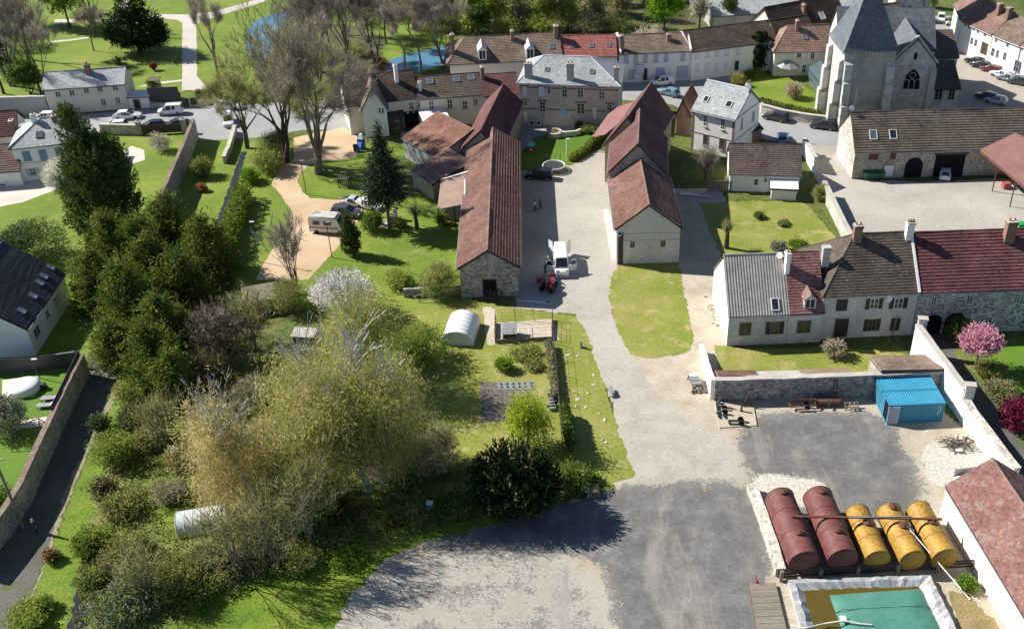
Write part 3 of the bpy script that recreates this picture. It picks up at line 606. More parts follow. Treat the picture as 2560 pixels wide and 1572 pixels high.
def dormer(b, i, px, w, h, wall='white', tile=None, pitch=1.0):
    """small gabled dormer standing on slope i; px is the middle of its sill"""
    P0, U, V, N, L, _, _ = b.sl[i]; R3 = b.M.to_3x3(); p0 = b.M @ P0; n = R3 @ N; d = raydir(*px); t = (p0-CAMV).dot(n)/d.dot(n)
    q = b.M.inverted() @ (CAMV + d*t); hv = Vector((V.x, V.y, 0)).normalized(); rz = math.atan2(U.y, U.x); k = V.z/math.hypot(V.x, V.y); dp = (h+.2)/k+.3
    m = MB(); m.add([(-w/2,0,-.3),(w/2,0,-.3),(w/2,dp,-.3),(-w/2,dp,-.3),(-w/2,0,h),(w/2,0,h),(w/2,dp,h),(-w/2,dp,h),(0,0,h+w/2*pitch)], [(0,1,5,8,4),(1,2,6,5),(3,0,4,7)])
    o = m.build('dormer', K[wall], b.roof, loc=q, rz=rz); zr = h+w/2*pitch; rr = MB(); ov = .15; dd = (zr)/k+.3
    for sx in (-1, 1): rr.slab([(sx*(w/2+ov),-ov,h-ov*pitch),(0,-ov,zr),(0,dd,zr),(sx*(w/2+ov),dd,h-ov*pitch)][::sx], .08)
    rr.build('dormer_roof', K[tile] if tile else b.roof.data.materials[0], o)
    z0_ = h*.12; hh = h*.82
    g2 = MB(); g2.box((-w*.36,-.02,z0_),(w*.36,.01,z0_+hh)); g2.build('pane', K['glass'], o)
    g3 = MB(); g3.box((-.04,-.05,z0_),(.04,-.02,z0_+hh)); g3.box((-w*.4,-.05,z0_-.06),(w*.4,-.02,z0_)); g3.box((-w*.4,-.05,z0_+hh),(w*.4,-.02,z0_+hh+.06)); g3.build('window_frame', K['white'], o)
    return o
def band(b, f, z, h, mat, out=.04, name='string_course', u0=0, u1=None):
    u1 = u1 if u1 is not None else (b.W if f in 'FB' else b.D); m = MB(); m.box((u0,-out,z),(u1,.02,z+h))
    return m.build(name, K[mat], b.root, loc=fpos(b, f, 0, 0), rz=FACE[f])
# ---- the long barn and its neighbours on the left of the drive
bb = building('stone_barn', 'long rubble stone barn with striped red tile roof left of the pale drive', 'barn', (-17.9,113.9), (-10.5,114.4), 38.5, 4.7, 7.1, 'gy', 'rubblegrey', 'redtile', o=.4, e=.2, style='bigtile', ridgec='pinktile')
dpx(bb, 'F', (1211,700,1242,745), mat='black', frame='darkwood')
_a = P(1093,470,3.0); _b = P(1176,448,4.6)
lt = building('lean_to', 'lean-to shed with mottled red tile roof against the long stone barn', 'shed', P(1081,458,3.0), P(1176,428,3.0), 6.2, 3.0, 4.5, 'monoR', 'rubble', 'pinktile', o=.25)
cs = thing('open_shed', 'open brown-roofed cart shed on posts leaning on the long stone barn', 'shed', V2(P(1093,524,3.1)), .04)
_o = cs.location; q0 = P(1166,510,4.6)-_o; q1 = P(1174,433,4.6)-_o; q2 = P(1108,452,3.1)-_o; q3 = P(1093,524,3.1)-_o
m = MB(); m.slab([q3, q0, q1, q2], .1); m.build('roof', K['rustsheet'], cs)
m = MB(); m.beam(q2+Vector((0,.1,.14)), q1+Vector((0,.1,.14)), .45, .05); m.beam(q1.lerp(q0,.25)+Vector((-.35,0,.1)), q1.lerp(q0,.75)+Vector((-.35,0,.1)), .2, .04); m.build('roof_flashing', K['white'], cs)
for q in (q3, q2, q3.lerp(q0,.55)): m = MB(); m.beam((q.x+.1,q.y+.1,0),(q.x+.1,q.y+.1,q.z-.1),.18); m.build('post', K['darkwood'], cs)
m = MB(); m.box((q3.x+.6,q3.y+2.5,0),(q0.x-.2,q3.y+2.7,2.6)); m.build('back_wall', K['concrete'], cs)
mo = building('outbuilding', 'outbuilding with single-slope orange tile roof between the courtyard and the long barn', 'outbuilding', P(1092,389,3.6), P(1183,358,3.6), 9.5, 3.6, 6.0, 'monoR', 'greyplaster', 'orangetile', o=.2)
cb = building('narrow_barn', 'narrow barn with ribbed dark red roof set askew behind the long barn', 'barn', (-21.4,150.4), (-15.5,149.8), 19.5, 4.9, 7.8, 'gy', 'rubble', 'winetile', o=.3, rf=.5, style='bigtile')
# ---- houses along the village street behind the courtyard
w1 = building('village_house', 'cream village house with dark tile roof, tall white-capped chimney and carriage arch', 'house', P(868,262,5.5), P(1044,240,5.5), 9, 5.5, 8.7, 'gx', 'cream', 'darktile')
chpx(w1, (992,203), 163, mat='whitewash', sx=.6, sy=.8, pots=1)
wpx(w1, 'F', [(1022,256,1034,274)], sill=True)
m = MB(); u0, _ = onface(w1, 'F', 1011, 310); u1, _ = onface(w1, 'F', 1048, 310); m.box((u0,-.03,0),(u1,.03,2.9)); m.build('carriage_arch', K['black'], w1.root)
for s_ in (.3, .7): m = MB(); m.box((u0+(u1-u0)*s_-.2,-.1,2.6),(u0+(u1-u0)*s_+.2,-.03,2.75)); m.build('porch_lamp', K['white'], w1.root)
w1b = building('gabled_house', 'white gable-fronted house with steep roof, its white end wall facing the spruce', 'house', V2(P(914,345)), V2(P(974,340)), 9.5, 5.4, 9.0, 'gy', 'whitewash', 'darktile', o=.3, rf=.52)
w1b.roof.data.materials[0] = K['browntile']
wpx(w1b, 'F', [(946,270,952,282),(954,270,960,282)], cols=1, sill=True)
wpx(w1b, 'R', [(972,266,984,288)], shut=None)
dormer(w1b, 1, (974,250), 1.7, 1.7, 'white')
gs = building('wooden_shed', 'dark brown boarded shed against the white gable-fronted house', 'shed', V2(P(976,334)), V2(P(1012,330)), 3.0, 2.9, 3.6, 'monoB', 'darkwood', 'darktile', o=.15, gut=False)
wpx(gs, 'F', [(987,301,998,305),(987,317,999,322)], frame='metalgrey', cols=1, rows=1, sill=False)
w2 = building('village_house', 'cream village house with three roof windows in a row and white-roofed extension', 'house', P(1048,245,5.5), P(1209,233,5.5), 9, 5.5, 7.6, 'gx', 'cream', 'darktile')
w2.roof.data.materials[0] = K['mossroof']
for q in ((1067,199,1083,208),(1134,193,1150,203),(1171,189,1186,199)): skylight(w2, 0, q, 1.1, 1.3)
wpx(w2, 'F', [(1072,252,1085,276),(1118,248,1131,272),(1156,252,1169,274),(1183,247,1195,264)])
chpx(w2, (1207,198), 168, mat='brick', sx=.6, sy=1.0)
chpx(w2, (1051,225), 205, mat='whitewash', sx=.5, sy=.6, pots=1)
ex = building('flat_extension', 'white single-storey extension with flat white and zinc roof in the courtyard', 'extension', V2(P(1068,352)), V2(P(1128,344)), 8.0, 3.0, 3.5, 'monoB', 'whitewash', 'zinc', o=.15, style='flat')
ex.roof.data.materials[0] = K['white']
w3 = building('village_house', 'low house with reddish tile roof squeezed between the moss-roofed house and the town hall', 'house', P(1209,238,5.5), P(1298,231,5.5), 9.5, 5.5, 7.4, 'gx', 'cream', 'darktile')
w3.roof.data.materials[0] = K['winetile']
# ---- the town hall
th = building('town_hall', 'two-storey limestone town hall with hipped zinc-grey roof and dark brick bands', 'town hall', P(1298,203,8.1), P(1546,211,8.1), 10.5, 8.1, 10.9, 'hip', 'limestone', 'slate', o=.45, hip=(3.6,5.2), style='slate', ridgec='zinc')
band(th, 'F', 6.9, .22, 'brickpale'); band(th, 'F', 3.05, .22, 'brickpale'); band(th, 'R', 6.9, .22, 'brickpale'); band(th, 'F', 7.75, .3, 'limestone', .18, 'cornice')
wpx(th, 'F', [(1405,216,1418,243),(1444,218,1459,244),(1497,221,1512,248),(1349,255,1364,280),(1442,259,1462,285)], rows=3, trim='brickpale')
wpx(th, 'F', [(1369,215,1376,235)], cols=1, rows=2, trim='brickpale'); wpx(th, 'F', [(1308,252,1319,265)], trim='brickpale'); wpx(th, 'F', [(1517,262,1529,284)], rows=3, trim='brickpale')
for q in ((1306,216,1317,239),(1347,217,1361,241)): wpx(th, 'F', [q], shut='shutwhite', closed=True, trim='brickpale')
dpx(th, 'F', (1401,267,1413,298), mat='doorblue'); dpx(th, 'F', (1483,268,1491,298), mat='white'); dpx(th, 'F', (1311,281,1319,305), mat='white')
chpx(th, (1322,193), 160, mat='greyplaster', sx=1.3, sy=.6, pots=3); chpx(th, (1426,198), 160, mat='greyplaster', sx=1.2, sy=.6, pots=2)
chpx(th, (1541,203), 169, mat='greyplaster', sx=.8, sy=.6, pots=1, slope=3)
for q in ((1363,170,1372,180),(1475,174,1485,185)): skylight(th, 0, q, .8, 1.0)
for k, x in enumerate((1330, 1347)):
    u, z = onface(th, 'F', x, 295); m = MB(); m.box((u-.45,-.5,.2),(u+.45,-.05,1.3)); o_ = m.build('heat_pump', K['shutgrey'], th.root); m = MB(); m.lathe([(.32,0),(.32,.03)], (0,0,0), 14); f_ = m.build('fan', K['darkmetal'], o_, loc=(u,-.5,.78)); f_.rotation_euler = (R(90),0,0)
# ---- the white row across the street
r1 = building('terraced_house', 'long house with patched brown hipped roof, beige boarded wall and two white dormers', 'house', P(1124,156,6), P(1402,142,6), 10, 6, 9.0, 'hip', 'cream', 'darktile', hip=(3.2,0), o=.5)
r1.roof.data.materials[0] = K['browntile']
for q in ((1207,151),(1326,148)): dormer(r1, 0, q, 1.5, 1.9, 'white', 'zinc')
skylight(r1, 0, (1374,112,1384,123), .9, 1.1); chpx(r1, (1133,130), 87, mat='brick', sx=.7, sy=.9); chpx(r1, (1390,90), 65, mat='brick', sx=.8, sy=1.2)
chpx(r1, (1281,98), 78, mat='brick', sx=.6, sy=.9)
r2 = building('terraced_house', 'terraced house with new bright red tile roof and three small roof windows', 'house', P(1403,140,6), P(1543,138,6), 9, 6, 8.4, 'gx', 'cream', 'brighttile', e=.02)
for q in ((1425,111,1434,121),(1474,110,1484,119),(1517,109,1526,118)): skylight(r2, 0, q, .8, 1.0)
wpx(r2, 'F', [(1509,146,1519,158)], shut='shutwhite')
r3 = building('terraced_house', 'white terraced house with mottled brown roof and row of pale blue shutters', 'house', P(1548,132,6), P(1728,125,6), 9, 6, 7.9, 'gx', 'whitewash', 'browntile', e=.02)
wpx(r3, 'F', [(1559,139,1571,158),(1584,138,1595,157),(1608,137,1619,156),(1634,136,1646,155),(1660,134,1671,153),(1702,132,1713,151)], shut='shutgrey', closed=True, sill='metalgrey')
wpx(r3, 'F', [(1639,170,1662,190),(1571,175,1586,197)], shut='shutgrey', closed=True)
dpx(r3, 'F', (1608,172,1617,201), mat='doordark'); dpx(r3, 'F', (1693,167,1718,196), mat='shutgrey')
chpx(r3, (1672,101), 86, mat='brick', sx=.8, sy=.7); chpx(r3, (1554,125), 90, mat='brick', sx=.7, sy=.7)
m = MB(); u, z = onface(r3, 'F', 1599, 172); m.box((u-.8,-.6,z-.9),(u+.8,-.5,z+.9)); sg = m.build('shop_sign', K['shutgrey'], r3.root)
m = MB()
for i in range(3): m.box((u-.7,-.615,z+.55-i*.55),(u+.7,-.6,z+.75-i*.55))
m.build('sign_band', K['white'], sg)
for bq, x in ((r3, .05), (r3, r3.W-.25)):
    m = MB(); k = (r3.ridge-r3.eave)/(r3.D/2)
    for s_, y0, y1 in ((0,-.4,r3.D/2),(1,r3.D+.4,r3.D/2)):
        z0_ = r3.eave-.4*k; m.add([(x,y0,z0_),(x+.35,y0,z0_),(x+.35,y1,r3.ridge),(x,y1,r3.ridge),(x,y0,z0_+.45),(x+.35,y0,z0_+.45),(x+.35,y1,r3.ridge+.5),(x,y1,r3.ridge+.5)], [(0,1,2,3),(4,5,6,7),(0,1,5,4),(1,2,6,5),(2,3,7,6),(3,0,4,7)])
    m.build('parapet', K['white'], r3.root)
r4 = building('terraced_house', 'long white terraced house with plain dark roof and pale grey shutters below the church', 'house', P(1730,127,6), P(1950,99,6), 9.5, 6, 8.4, 'gx', 'whitewash', 'darktile', e=.02)
wpx(r4, 'F', [(1738,130,1748,147),(1764,126,1774,144),(1790,123,1799,141),(1813,121,1822,138),(1842,117,1851,136)], shut='shutwhite', closed=True)
wpx(r4, 'F', [(1738,160,1748,182),(1763,158,1773,180),(1788,156,1797,177),(1811,153,1820,174)], shut='shutwhite', closed=True, sill=False)
dpx(r4, 'F', (1836,153,1845,176), mat='doordark')
r5 = building('roadside_house', 'dark-roofed house end-on behind the clipped cypresses', 'house', (34.9,198.0), (42.5,201.2), 8, 5.6, 8.8, 'gx', 'cream', 'darktile')
wpx(r5, 'F', [(1922,105,1928,118)])
# ---- beyond the row
wh = building('grey_warehouse', 'long low warehouse with ribbed grey sheet roof beyond the white row', 'warehouse', (24.5,222), (62,229), 13, 3.4, 6.0, 'gx', 'greyplaster', 'zinc', style='corr', o=.3)
wh.roof.data.materials[0] = K['slate']
u1_ = building('upper_house', 'dark-roofed house with two roof windows next to the warehouse', 'house', P(1942,86,5), P(2032,68,5), 9, 5, 9.2, 'gx', 'cream', 'darktile')
skylight(u1_, 0, (1952,60,1966,72), 1.2, 1.4); skylight(u1_, 0, (2002,54,2016,66), 1.2, 1.4); chpx(u1_, (2008,30), 12, mat='brick', sx=.6, sy=.9)
u2_ = building('upper_house', 'dark-roofed house with one white roof hatch uphill of the church tower', 'house', P(2036,62,5), P(2115,46,5), 9, 5, 9.4, 'gx', 'cream', 'darktile')
skylight(u2_, 0, (2050,33,2060,47), 1.3, 1.7, 'white', 'white')
u3_ = building('upper_house', 'pale house front with brown shutters just left of the church spire', 'house', (52.5,203.8), (61.2,206.6), 8, 6.2, 9.6, 'gx', 'cream', 'browntile')
u4_ = building('upper_house', 'house with bright red roof at the top edge beside the grey warehouse', 'house', (60,229), (68,232), 8, 6, 10, 'gy', 'cream', 'brighttile')
ph = building('presbytery', 'low house with rosy brown hipped roof and white shutters left of the church tower', 'house', P(1938,126,5.2), P(2084,122,5.2), 8.5, 5.2, 8.6, 'hip', 'greyplaster', 'browntile', hip=(3.2,0), o=.4)
ph.wall.data.materials[0] = K['cream']; ph.roof.data.materials[0] = K['pinktile']; K['rosebrown'] = rooft('rosy_brown_tiles', (.20,.125,.10), (.27,.175,.14), (.33,.22,.18)); ph.roof.data.materials[0] = K['rosebrown']
wpx(ph, 'F', [(1992,124,2004,145),(2026,128,2037,148)], shut='shutwhite'); wpx(ph, 'F', [(2005,162,2015,182)], shut='shutwhite')
skylight(ph, 0, (2008,88,2016,98), .9, 1.1); chpx(ph, (1992,72), 52, mat='brick', sx=.6, sy=.9)
# ---- gray mansard house and its outbuildings
gh = building('grey_roofed_house', 'two-storey cream house with grey slate mansard, brick-edged windows and two roof windows', 'house', P(1731,272,7.0), P(1839,297,7.0), 9.2, 7.0, 10.3, 'gx', 'cream', 'slate', o=.3, style='slate', ridgec='zinc', e=.15, rf=.55)
gh.wall.data.materials[0] = K['whitewash']
skylight(gh, 0, (1761,243,1770,254), .9, 1.2, 'white', 'glass'); skylight(gh, 0, (1816,256,1829,267), 1.1, 1.3, 'white', 'glass')
wpx(gh, 'F', [(1759,289,1768,316),(1802,300,1812,324)], rows=3, trim='brickpale'); wpx(gh, 'R', [(1852,294,1857,322),(1880,278,1886,301)], rows=3)
wpx(gh, 'F', [(1758,335,1768,362),(1798,345,1811,374)], shut='darkwood', closed=True)
band(gh, 'F', 6.5, .45, 'slate', .3, 'mansard_skirt'); band(gh, 'F', 3.0, .14, 'brickpale'); band(gh, 'R', 6.8, .16, 'brickpale'); band(gh, 'R', 3.0, .14, 'brickpale')
chimney(gh, gh.W-.35, gh.D*.52, 9.4, 11.3, .6, 1.0, 'whitewash', 3)
for x in (.04, gh.W-.42): m = MB(); m.box((x,-.03,0),(x+.38,.0,6.5)); m.build('corner_quoins', K['brickpale'], gh.root)
gp = building('porch', 'dark-roofed porch on the right side of the grey-roofed house', 'porch', V2(P(1838,372)), V2(P(1902,352)), 5.5, 2.3, 3.6, 'gx', 'brick', 'darkslate', o=.2, style='slate')
bh = building('cottage', 'low white cottage with dark brown tile roof beside the walled lane', 'cottage', P(1826,432,3.1), P(2001,437,3.1), 8.5, 3.1, 6.1, 'gx', 'whitewash', 'darktile', o=.25)
K['duskbrown'] = rooft('dusky_brown_tiles', (.075,.055,.048), (.125,.092,.082), (.17,.13,.115)); bh.roof.data.materials[0] = K['duskbrown']
wpx(bh, 'F', [(1885,447,1896,463),(1922,449,1932,460),(1961,449,1971,460),(1910,445,1918,456)], cols=1, sill=False)
gd = building('garden_shed', 'small pale sheet-metal shed with white flat roof in front of the cottage', 'shed', V2(P(1927,499)), V2(P(1989,502)), 2.4, 2.0, 2.25, 'monoB', 'shutwhite', 'zinc', o=.2, style='flat', gut=False)
gd.roof.data.materials[0] = K['white']; dpx(gd, 'F', (1944,478,1958,499), mat='shutwhite', frame='white')
# ---- barns on the right of the drive
b2 = building('gable_barn', 'plastered barn with pinkish red roof and grey gable facing the lawn', 'barn', V2(P(1540,660)), V2(P(1697,656)), 15.2, 5.7, 9.1, 'gy', 'barnplaster', 'redtile', o=.3, style='tile', ridgec='pinktile')
wpx(b2, 'F', [(1575,604,1587,619),(1651,602,1664,617)], frame='wood', rows=3, sill=False); band(b2, 'F', 3.55, .1, 'darkstone'); band(b2, 'F', 4.6, .08, 'greyplaster')
m = MB(); m.box((0,-.012,0),(b2.W,0,3.5)); pl = m.build('bare_plinth', K['oldwhite'], b2.root)
m = MB(); m.tube([(.1,-.15,5.4),(.1,-.15,2.9),(.1,-.15,0)], .09, 8); m.tube([(.1,-.15,4.4),(.6,-.15,4.5),(.7,-.05,4.9)], .09, 8); m.build('drainpipe', K['white'], b2.root)
m = MB(); m.box((.3,-.07,0),(.95,-.05,4.9)); m.build('wooden_panel', K['darkwood'], b2.root)
b3 = building('tall_barn', 'tall stone barn with very dark red roof behind the plastered gable barn', 'barn', (1.4,137.1), (9.4,136.7), 12.5, 7.2, 11.5, 'gy', 'rubble', 'winetile', o=.3, ridgec='pinktile', style='tile', rf=.5)
K['rosy'] = rooft('rosy_red_tiles', (.20,.10,.085), (.27,.135,.115), (.32,.175,.15)); b3.roof.data.materials[0] = K['winetile']
b4 = building('far_barn', 'far barn with dark red roof turned towards the street, ochre stone side wall', 'barn', (.75,148.0), (7.7,146.0), 14.5, 6.6, 11.4, 'gy', 'rubblelight', 'winetile', o=.3, ridgec='pinktile', rf=.5)
b4.wall.data.materials[0] = stone('ochre_stone', (.28,.22,.13), (.46,.38,.25), (.50,.43,.31), 2.6)
pr = thing('awning_roof', 'rose-coloured sheet awning sweeping down from the far barn over the drive', 'awning', V2(P(1482,342,2.7)))
_o = pr.location; q = [P(1480,342,2.7)-_o, P(1513,336,4.6)-_o, P(1577,283,8.4)-_o, P(1600,250,8.6)-_o, P(1531,271,3.6)-_o]
m = MB(); m.slab([q[0], q[1], q[2], q[4]], .1); m.slab([q[2]+Vector((0,0,.004)), q[3], q[4]], .1); m.build('roof', K['pinksheet'], pr)
for k in (q[0], q[4], q[0].lerp(q[4], .5)): m = MB(); m.beam((k.x+.3,k.y+.2,0),(k.x+.3,k.y+.2,k.z+.05),.16); m.build('post', K['darkwood'], pr)
br = building('brick_outhouse', 'small brick outhouse with steep dark roof beside the far barn', 'outhouse', V2(P(1690,334)), V2(P(1724,338)), 7, 3.8, 6.4, 'gy', 'brick', 'winetile', o=.25, rf=.4)
# ---- the farmhouse group at right
fa = building('farmhouse', 'weathered white farmhouse with ribbed grey fibre-cement roof and bright white gable', 'farmhouse', P(1823,785,4.6), P(1973,779,4.6), 10.6, 4.6, 9.6, 'gx', 'oldwhite', 'fibro', o=.25, e=.1, style='corr', rf=.5)
K['fibro2'] = surf('ribbed_grey_sheet', [(.3,(.27,.265,.24)),(.7,(.42,.41,.37))], .6, 6, 6, .3); fa.roof.data.materials[0] = K['fibro2']
skylight(fa, 0, (1928,749,1947,773), .95, 1.5, 'white', 'glass')
wpx(fa, 'F', [(1848,806,1878,838)], frame='wood', shut=None, sill=False); wpx(fa, 'F', [(1926,804,1948,835)], frame='wood', shut='shutdark', sill=False)
m = MB(); k_ = (9.6-4.6)/5.3; m.add([(-.02,0,0),(-.02,10.6,0),(-.02,10.6,4.6),(-.02,5.3,9.5),(-.02,0,4.6)], [(0,1,2,3,4)][::-1]); m.build('white_gable', K['whitewash'], fa.root)  # whiter plaster on the left gable than on the other walls
chpx(fa, (1966,675), 632, mat='whitewash', sx=.5, sy=1.0, pots=1)
for z_ in (640, 655):
    m = MB(); m.lathe([(.02,0),(.28,.05),(.42,.14)], (0,0,0), 14); d_ = m.build('satellite_dish', K['white'], fa.roof, loc=(fa.W-.6, 4.6+.5*(z_-640)/15, 9.7-.4*(z_-640)/15)); d_.rotation_euler = (R(70), 0, R(-30))
fb = building('farmhouse', 'middle farmhouse with red and cream chequered tiles and one small dormer', 'farmhouse', P(1974,779,4.6), P(2062,775,4.6), 10.4, 4.6, 9.7, 'gx', 'oldwhite', 'redtile', o=.25, e=.02)
K['checktile'] = rooft('chequered_red_tiles', (.17,.075,.068), (.25,.12,.11), (.33,.19,.17)); fb.roof.data.materials[0] = K['checktile']
dormer(fb, 0, (2024,772), 1.4, 1.4, 'oldwhite', 'pinktile'); wpx(fb, 'F', [(1992,801,2027,832)], frame='wood', shut=None, sill=False)
chpx(fb, (2062,655), 618, mat='greyplaster', sx=.9, sy=.7, pots=0)
fc = building('farmhouse', 'largest farmhouse with lichen-speckled dark brown hipped roof and brown shutters', 'farmhouse', P(2062,735,6.5), P(2299,724,6.5), 11, 6.5, 11.4, 'hip', 'oldwhite', 'mossroof', hip=(4.6,0), o=.3, ridgec='mossroof', style='tile')
wpx(fc, 'F', [(2091,748,2118,776)], frame='wood', shut='shutdark', closed=True, sill=False); wpx(fc, 'F', [(2175,746,2196,772),(2235,745,2257,771)], frame='white', shut='shutdark', sill=False)
wpx(fc, 'F', [(2170,797,2190,827)], frame='wood', shut='shutdark', sill=False); wpx(fc, 'F', [(2226,795,2249,825)], frame='wood', shut='shutdark', closed=True, sill=False); dpx(fc, 'F', (2082,796,2116,842), mat='shutdark')
chpx(fc, (2141,598), 563, mat='brick', sx=1.0, sy=.8, pots=2); chpx(fc, (2271,593), 556, mat='whitewash', sx=.9, sy=.7, pots=3)
m = MB(); m.tube([(-.05,-.12,6.3),(-.05,-.12,0)], .07, 6); m.tube([(fc.W-2.2,-.12,3.0),(fc.W-2.4,-.12,0)], .07, 6); m.build('drainpipe', K['metalgrey'], fc.root)
m = MB(); m.lathe([(.02,0),(.3,.05),(.45,.16)], (0,0,0), 14); u, z = onface(fc, 'F', 2219, 742); d_ = m.build('satellite_dish', K['white'], fc.root, loc=(u,-.35,z)); d_.rotation_euler = (R(75), 0, R(25))
fd = building('stone_farmhouse', 'flint-walled farmhouse with large wine-red tile roof at the right edge', 'farmhouse', P(2301,725,6.5), P(2620,713,6.5), 11, 6.5, 11.3, 'gx', 'flint', 'winetile', o=.3, e=.1, style='bigtile')
K['claret'] = rooft('claret_tiles', (.095,.04,.04), (.15,.06,.06), (.205,.10,.095)); fd.roof.data.materials[0] = K['claret']
wpx(fd, 'F', [(2329,741,2342,762),(2416,738,2432,760),(2536,735,2550,757),(2414,792,2428,810),(2462,793,2480,812),(2527,788,2540,808)], rows=3)
for xa, xb, yt in ((2306,2349,789),(2356,2408,782)):
    ua, _ = onface(fd, 'F', xa, 830); ub, _ = onface(fd, 'F', xb, 830); _, zt = onface(fd, 'F', (xa+xb)/2, yt); m = MB(); n = 14; r_ = (ub-ua)/2; zt = max(2.9, zt)
    pts = [(ua,-.03,0),(ub,-.03,0)] + [((ua+ub)/2+r_*math.cos(math.pi*i/n),-.03,max(.5, zt-r_)+r_*math.sin(math.pi*i/n)) for i in range(n+1)]
    m.add(pts, [list(range(len(pts)))]); m.build('arched_doorway', K['black'], fd.root)
chpx(fd, (2520,598), 553, mat='brick', sx=1.2, sy=.9, pots=2)
m = MB(); k_ = math.hypot(5.5,4.8); m.beam((-.15,-.3,6.35),(-.15,5.5,11.45), .3, .12); m.build('verge_flashing', K['white'], fd.roof)
# ---- long barn across the farmyard, canopy
lb = building('stone_barn', 'long rubble barn with chequered brown roof, arch and open garage across the farmyard', 'barn', P(2139,377,4.8), P(2640,364,4.8), 9.6, 4.8, 9.2, 'gx', 'rubble', 'duskbrown', o=.25, e=.1, style='bigtile')
K['chequer'] = rooft('chequered_brown_tiles', (.085,.07,.055), (.14,.115,.09), (.19,.155,.12), (.2,.19,.14), .3); lb.roof.data.materials[0] = K['chequer']
skylight(lb, 0, (2175,328,2191,347), 1.2, 1.6, 'white', 'glassblue'); skylight(lb, 0, (2224,327,2241,346), 1.2, 1.6, 'white', 'glass')
wpx(lb, 'F', [(2173,380,2196,398),(2227,380,2239,396)], frame='wood', shut='rustmetal', closed=True, sill='wood')
dpx(lb, 'F', (2207,414,2231,441), mat='shutwhite', frame='wood')
m = MB(); m.add([(-.02,0,0),(-.02,9.6,0),(-.02,9.6,4.8),(-.02,4.8,9.1),(-.02,0,4.8)], [(4,3,2,1,0)]); m.build('pale_gable', K['rubblelight'], lb.root)
m = MB(); m.box((-.07,4.2,0),(-.02,8.8,3.6)); m.build('gable_door', K['white'], lb.root)
ua, _ = onface(lb, 'F', 2259, 435); ub, _ = onface(lb, 'F', 2303, 435); m = MB(); r_ = (ub-ua)/2; pts = [(ua,-.03,0),(ub,-.03,0)] + [((ua+ub)/2+r_*math.cos(math.pi*i/14),-.03,1.9+r_*1.05*math.sin(math.pi*i/14)) for i in range(15)]
m.add(pts, [list(range(len(pts)))]); m.build('arched_doorway', K['black'], lb.root)
# garage: a flat black panel on the wall paints its dark inside
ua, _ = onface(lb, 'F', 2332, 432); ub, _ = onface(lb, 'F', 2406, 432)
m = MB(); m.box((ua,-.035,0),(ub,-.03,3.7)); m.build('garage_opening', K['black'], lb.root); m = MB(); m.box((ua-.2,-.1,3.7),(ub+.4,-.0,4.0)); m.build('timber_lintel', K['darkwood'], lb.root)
_wl = bpy.data.objects; 
m = MB(); m.lathe([(.4,0),(.42,.02),(.4,.05)], (0,0,0), 16); d_ = m.build('satellite_dish', K['white'], lb.roof, loc=(.0,4.7,9.9)); d_.rotation_euler = (R(80),0,R(10))
m = MB(); m.tube([(.3,4.8,9.2),(.5,4.8,13.2)], .03, 5); m.beam((-.4,4.8,11.6),(1.2,4.6,11.3),.03); m.beam((.1,4.2,11.9),(.6,5.4,11.6),.03); m.build('aerial', K['metalgrey'], lb.roof)
cn = thing('hay_canopy', 'open canopy with rose-red roof on rusty posts at the farmyard edge', 'canopy', V2(P(2446,370,4.4)))
_o = cn.location; q = [P(2446,370,4.6)-_o, P(2536,331,6.4)-_o, P(2660,398,6.4)-_o, P(2570,471,4.6)-_o]
m = MB(); m.slab([q[0], q[3], q[2], q[1]], .15); m.slab([q[1], q[2], q[2]+Vector((5,3,-2)), q[1]+Vector((5,3,-2))], .15); m.build('roof', K['pinksheet'], cn)
m = MB(); m.beam(q[0]+Vector((0,0,-.3)), q[3]+Vector((0,0,-.3)), .2, .3); m.build('edge_beam', K['rustmetal'], cn)
for k in (.42, .78):
    p = q[0].lerp(q[3], k); m = MB(); m.tube([(p.x,p.y,0),(p.x,p.y,p.z-.2)], .1, 8); m.tube([(p.x,p.y,3.2),(p.x-.5,p.y+.5,p.z-.2)], .05, 6); m.tube([(p.x,p.y,3.2),(p.x+.6,p.y-.5,p.z-.2)], .05, 6); m.build('post', K['rustmetal'], cn)
# ---- left side houses
sh_ = building('street_house', 'white two-storey house with pale slate roof standing along the upper left street', 'house', V2(P(128,287)), V2(P(325,272)), 7.5, 4.9, 6.5, 'gx', 'cream', 'slate', o=.4, style='slate')
wpx(sh_, 'F', [(138,229,152,242),(173,226,187,239),(209,221,223,232),(243,217,257,229),(281,214,295,226)], sill=True); wpx(sh_, 'F', [(147,258,160,274),(252,246,265,264),(288,243,301,259)], rows=3)
chpx(sh_, (222,183), 161, mat='brick', sx=.8, sy=1.0)
pg = building('gate_porch', 'small white walled entrance with dark door beside the upper left street house', 'gatehouse', V2(P(326,272)), V2(P(376,271)), 2.6, 2.3, 2.5, 'monoB', 'whitewash', 'zinc', o=.1, style='flat', gut=False)
dpx(pg, 'F', (338,249,353,271), mat='doordark')
bl = building('shuttered_house', 'white house with blue shutters and hipped slate roof behind the tall cypress', 'house', P(26,367,6.0), P(195,350,6.0), 9.0, 6.0, 8.4, 'hip', 'whitewash', 'slate', hip=(4.2,4.2), o=.4, style='slate')
wpx(bl, 'F', [(57,378,77,402),(98,374,118,400),(139,369,160,394)], shut='shutblue', closed=True); wpx(bl, 'F', [(74,420,90,438)], shut='shutgrey'); wpx(bl, 'F', [(120,416,136,434)], shut='shutgrey')
band(bl, 'F', 3.0, .12, 'limestone'); chpx(bl, (86,302), 287, mat='whitewash', sx=.7, sy=.7, pots=1); skylight(bl, 0, (93,332,105,343), 1.0, 1.2, 'darkmetal', 'glassblue'); chpx(bl, (137,302), 290, mat='brick', sx=.6, sy=.8)
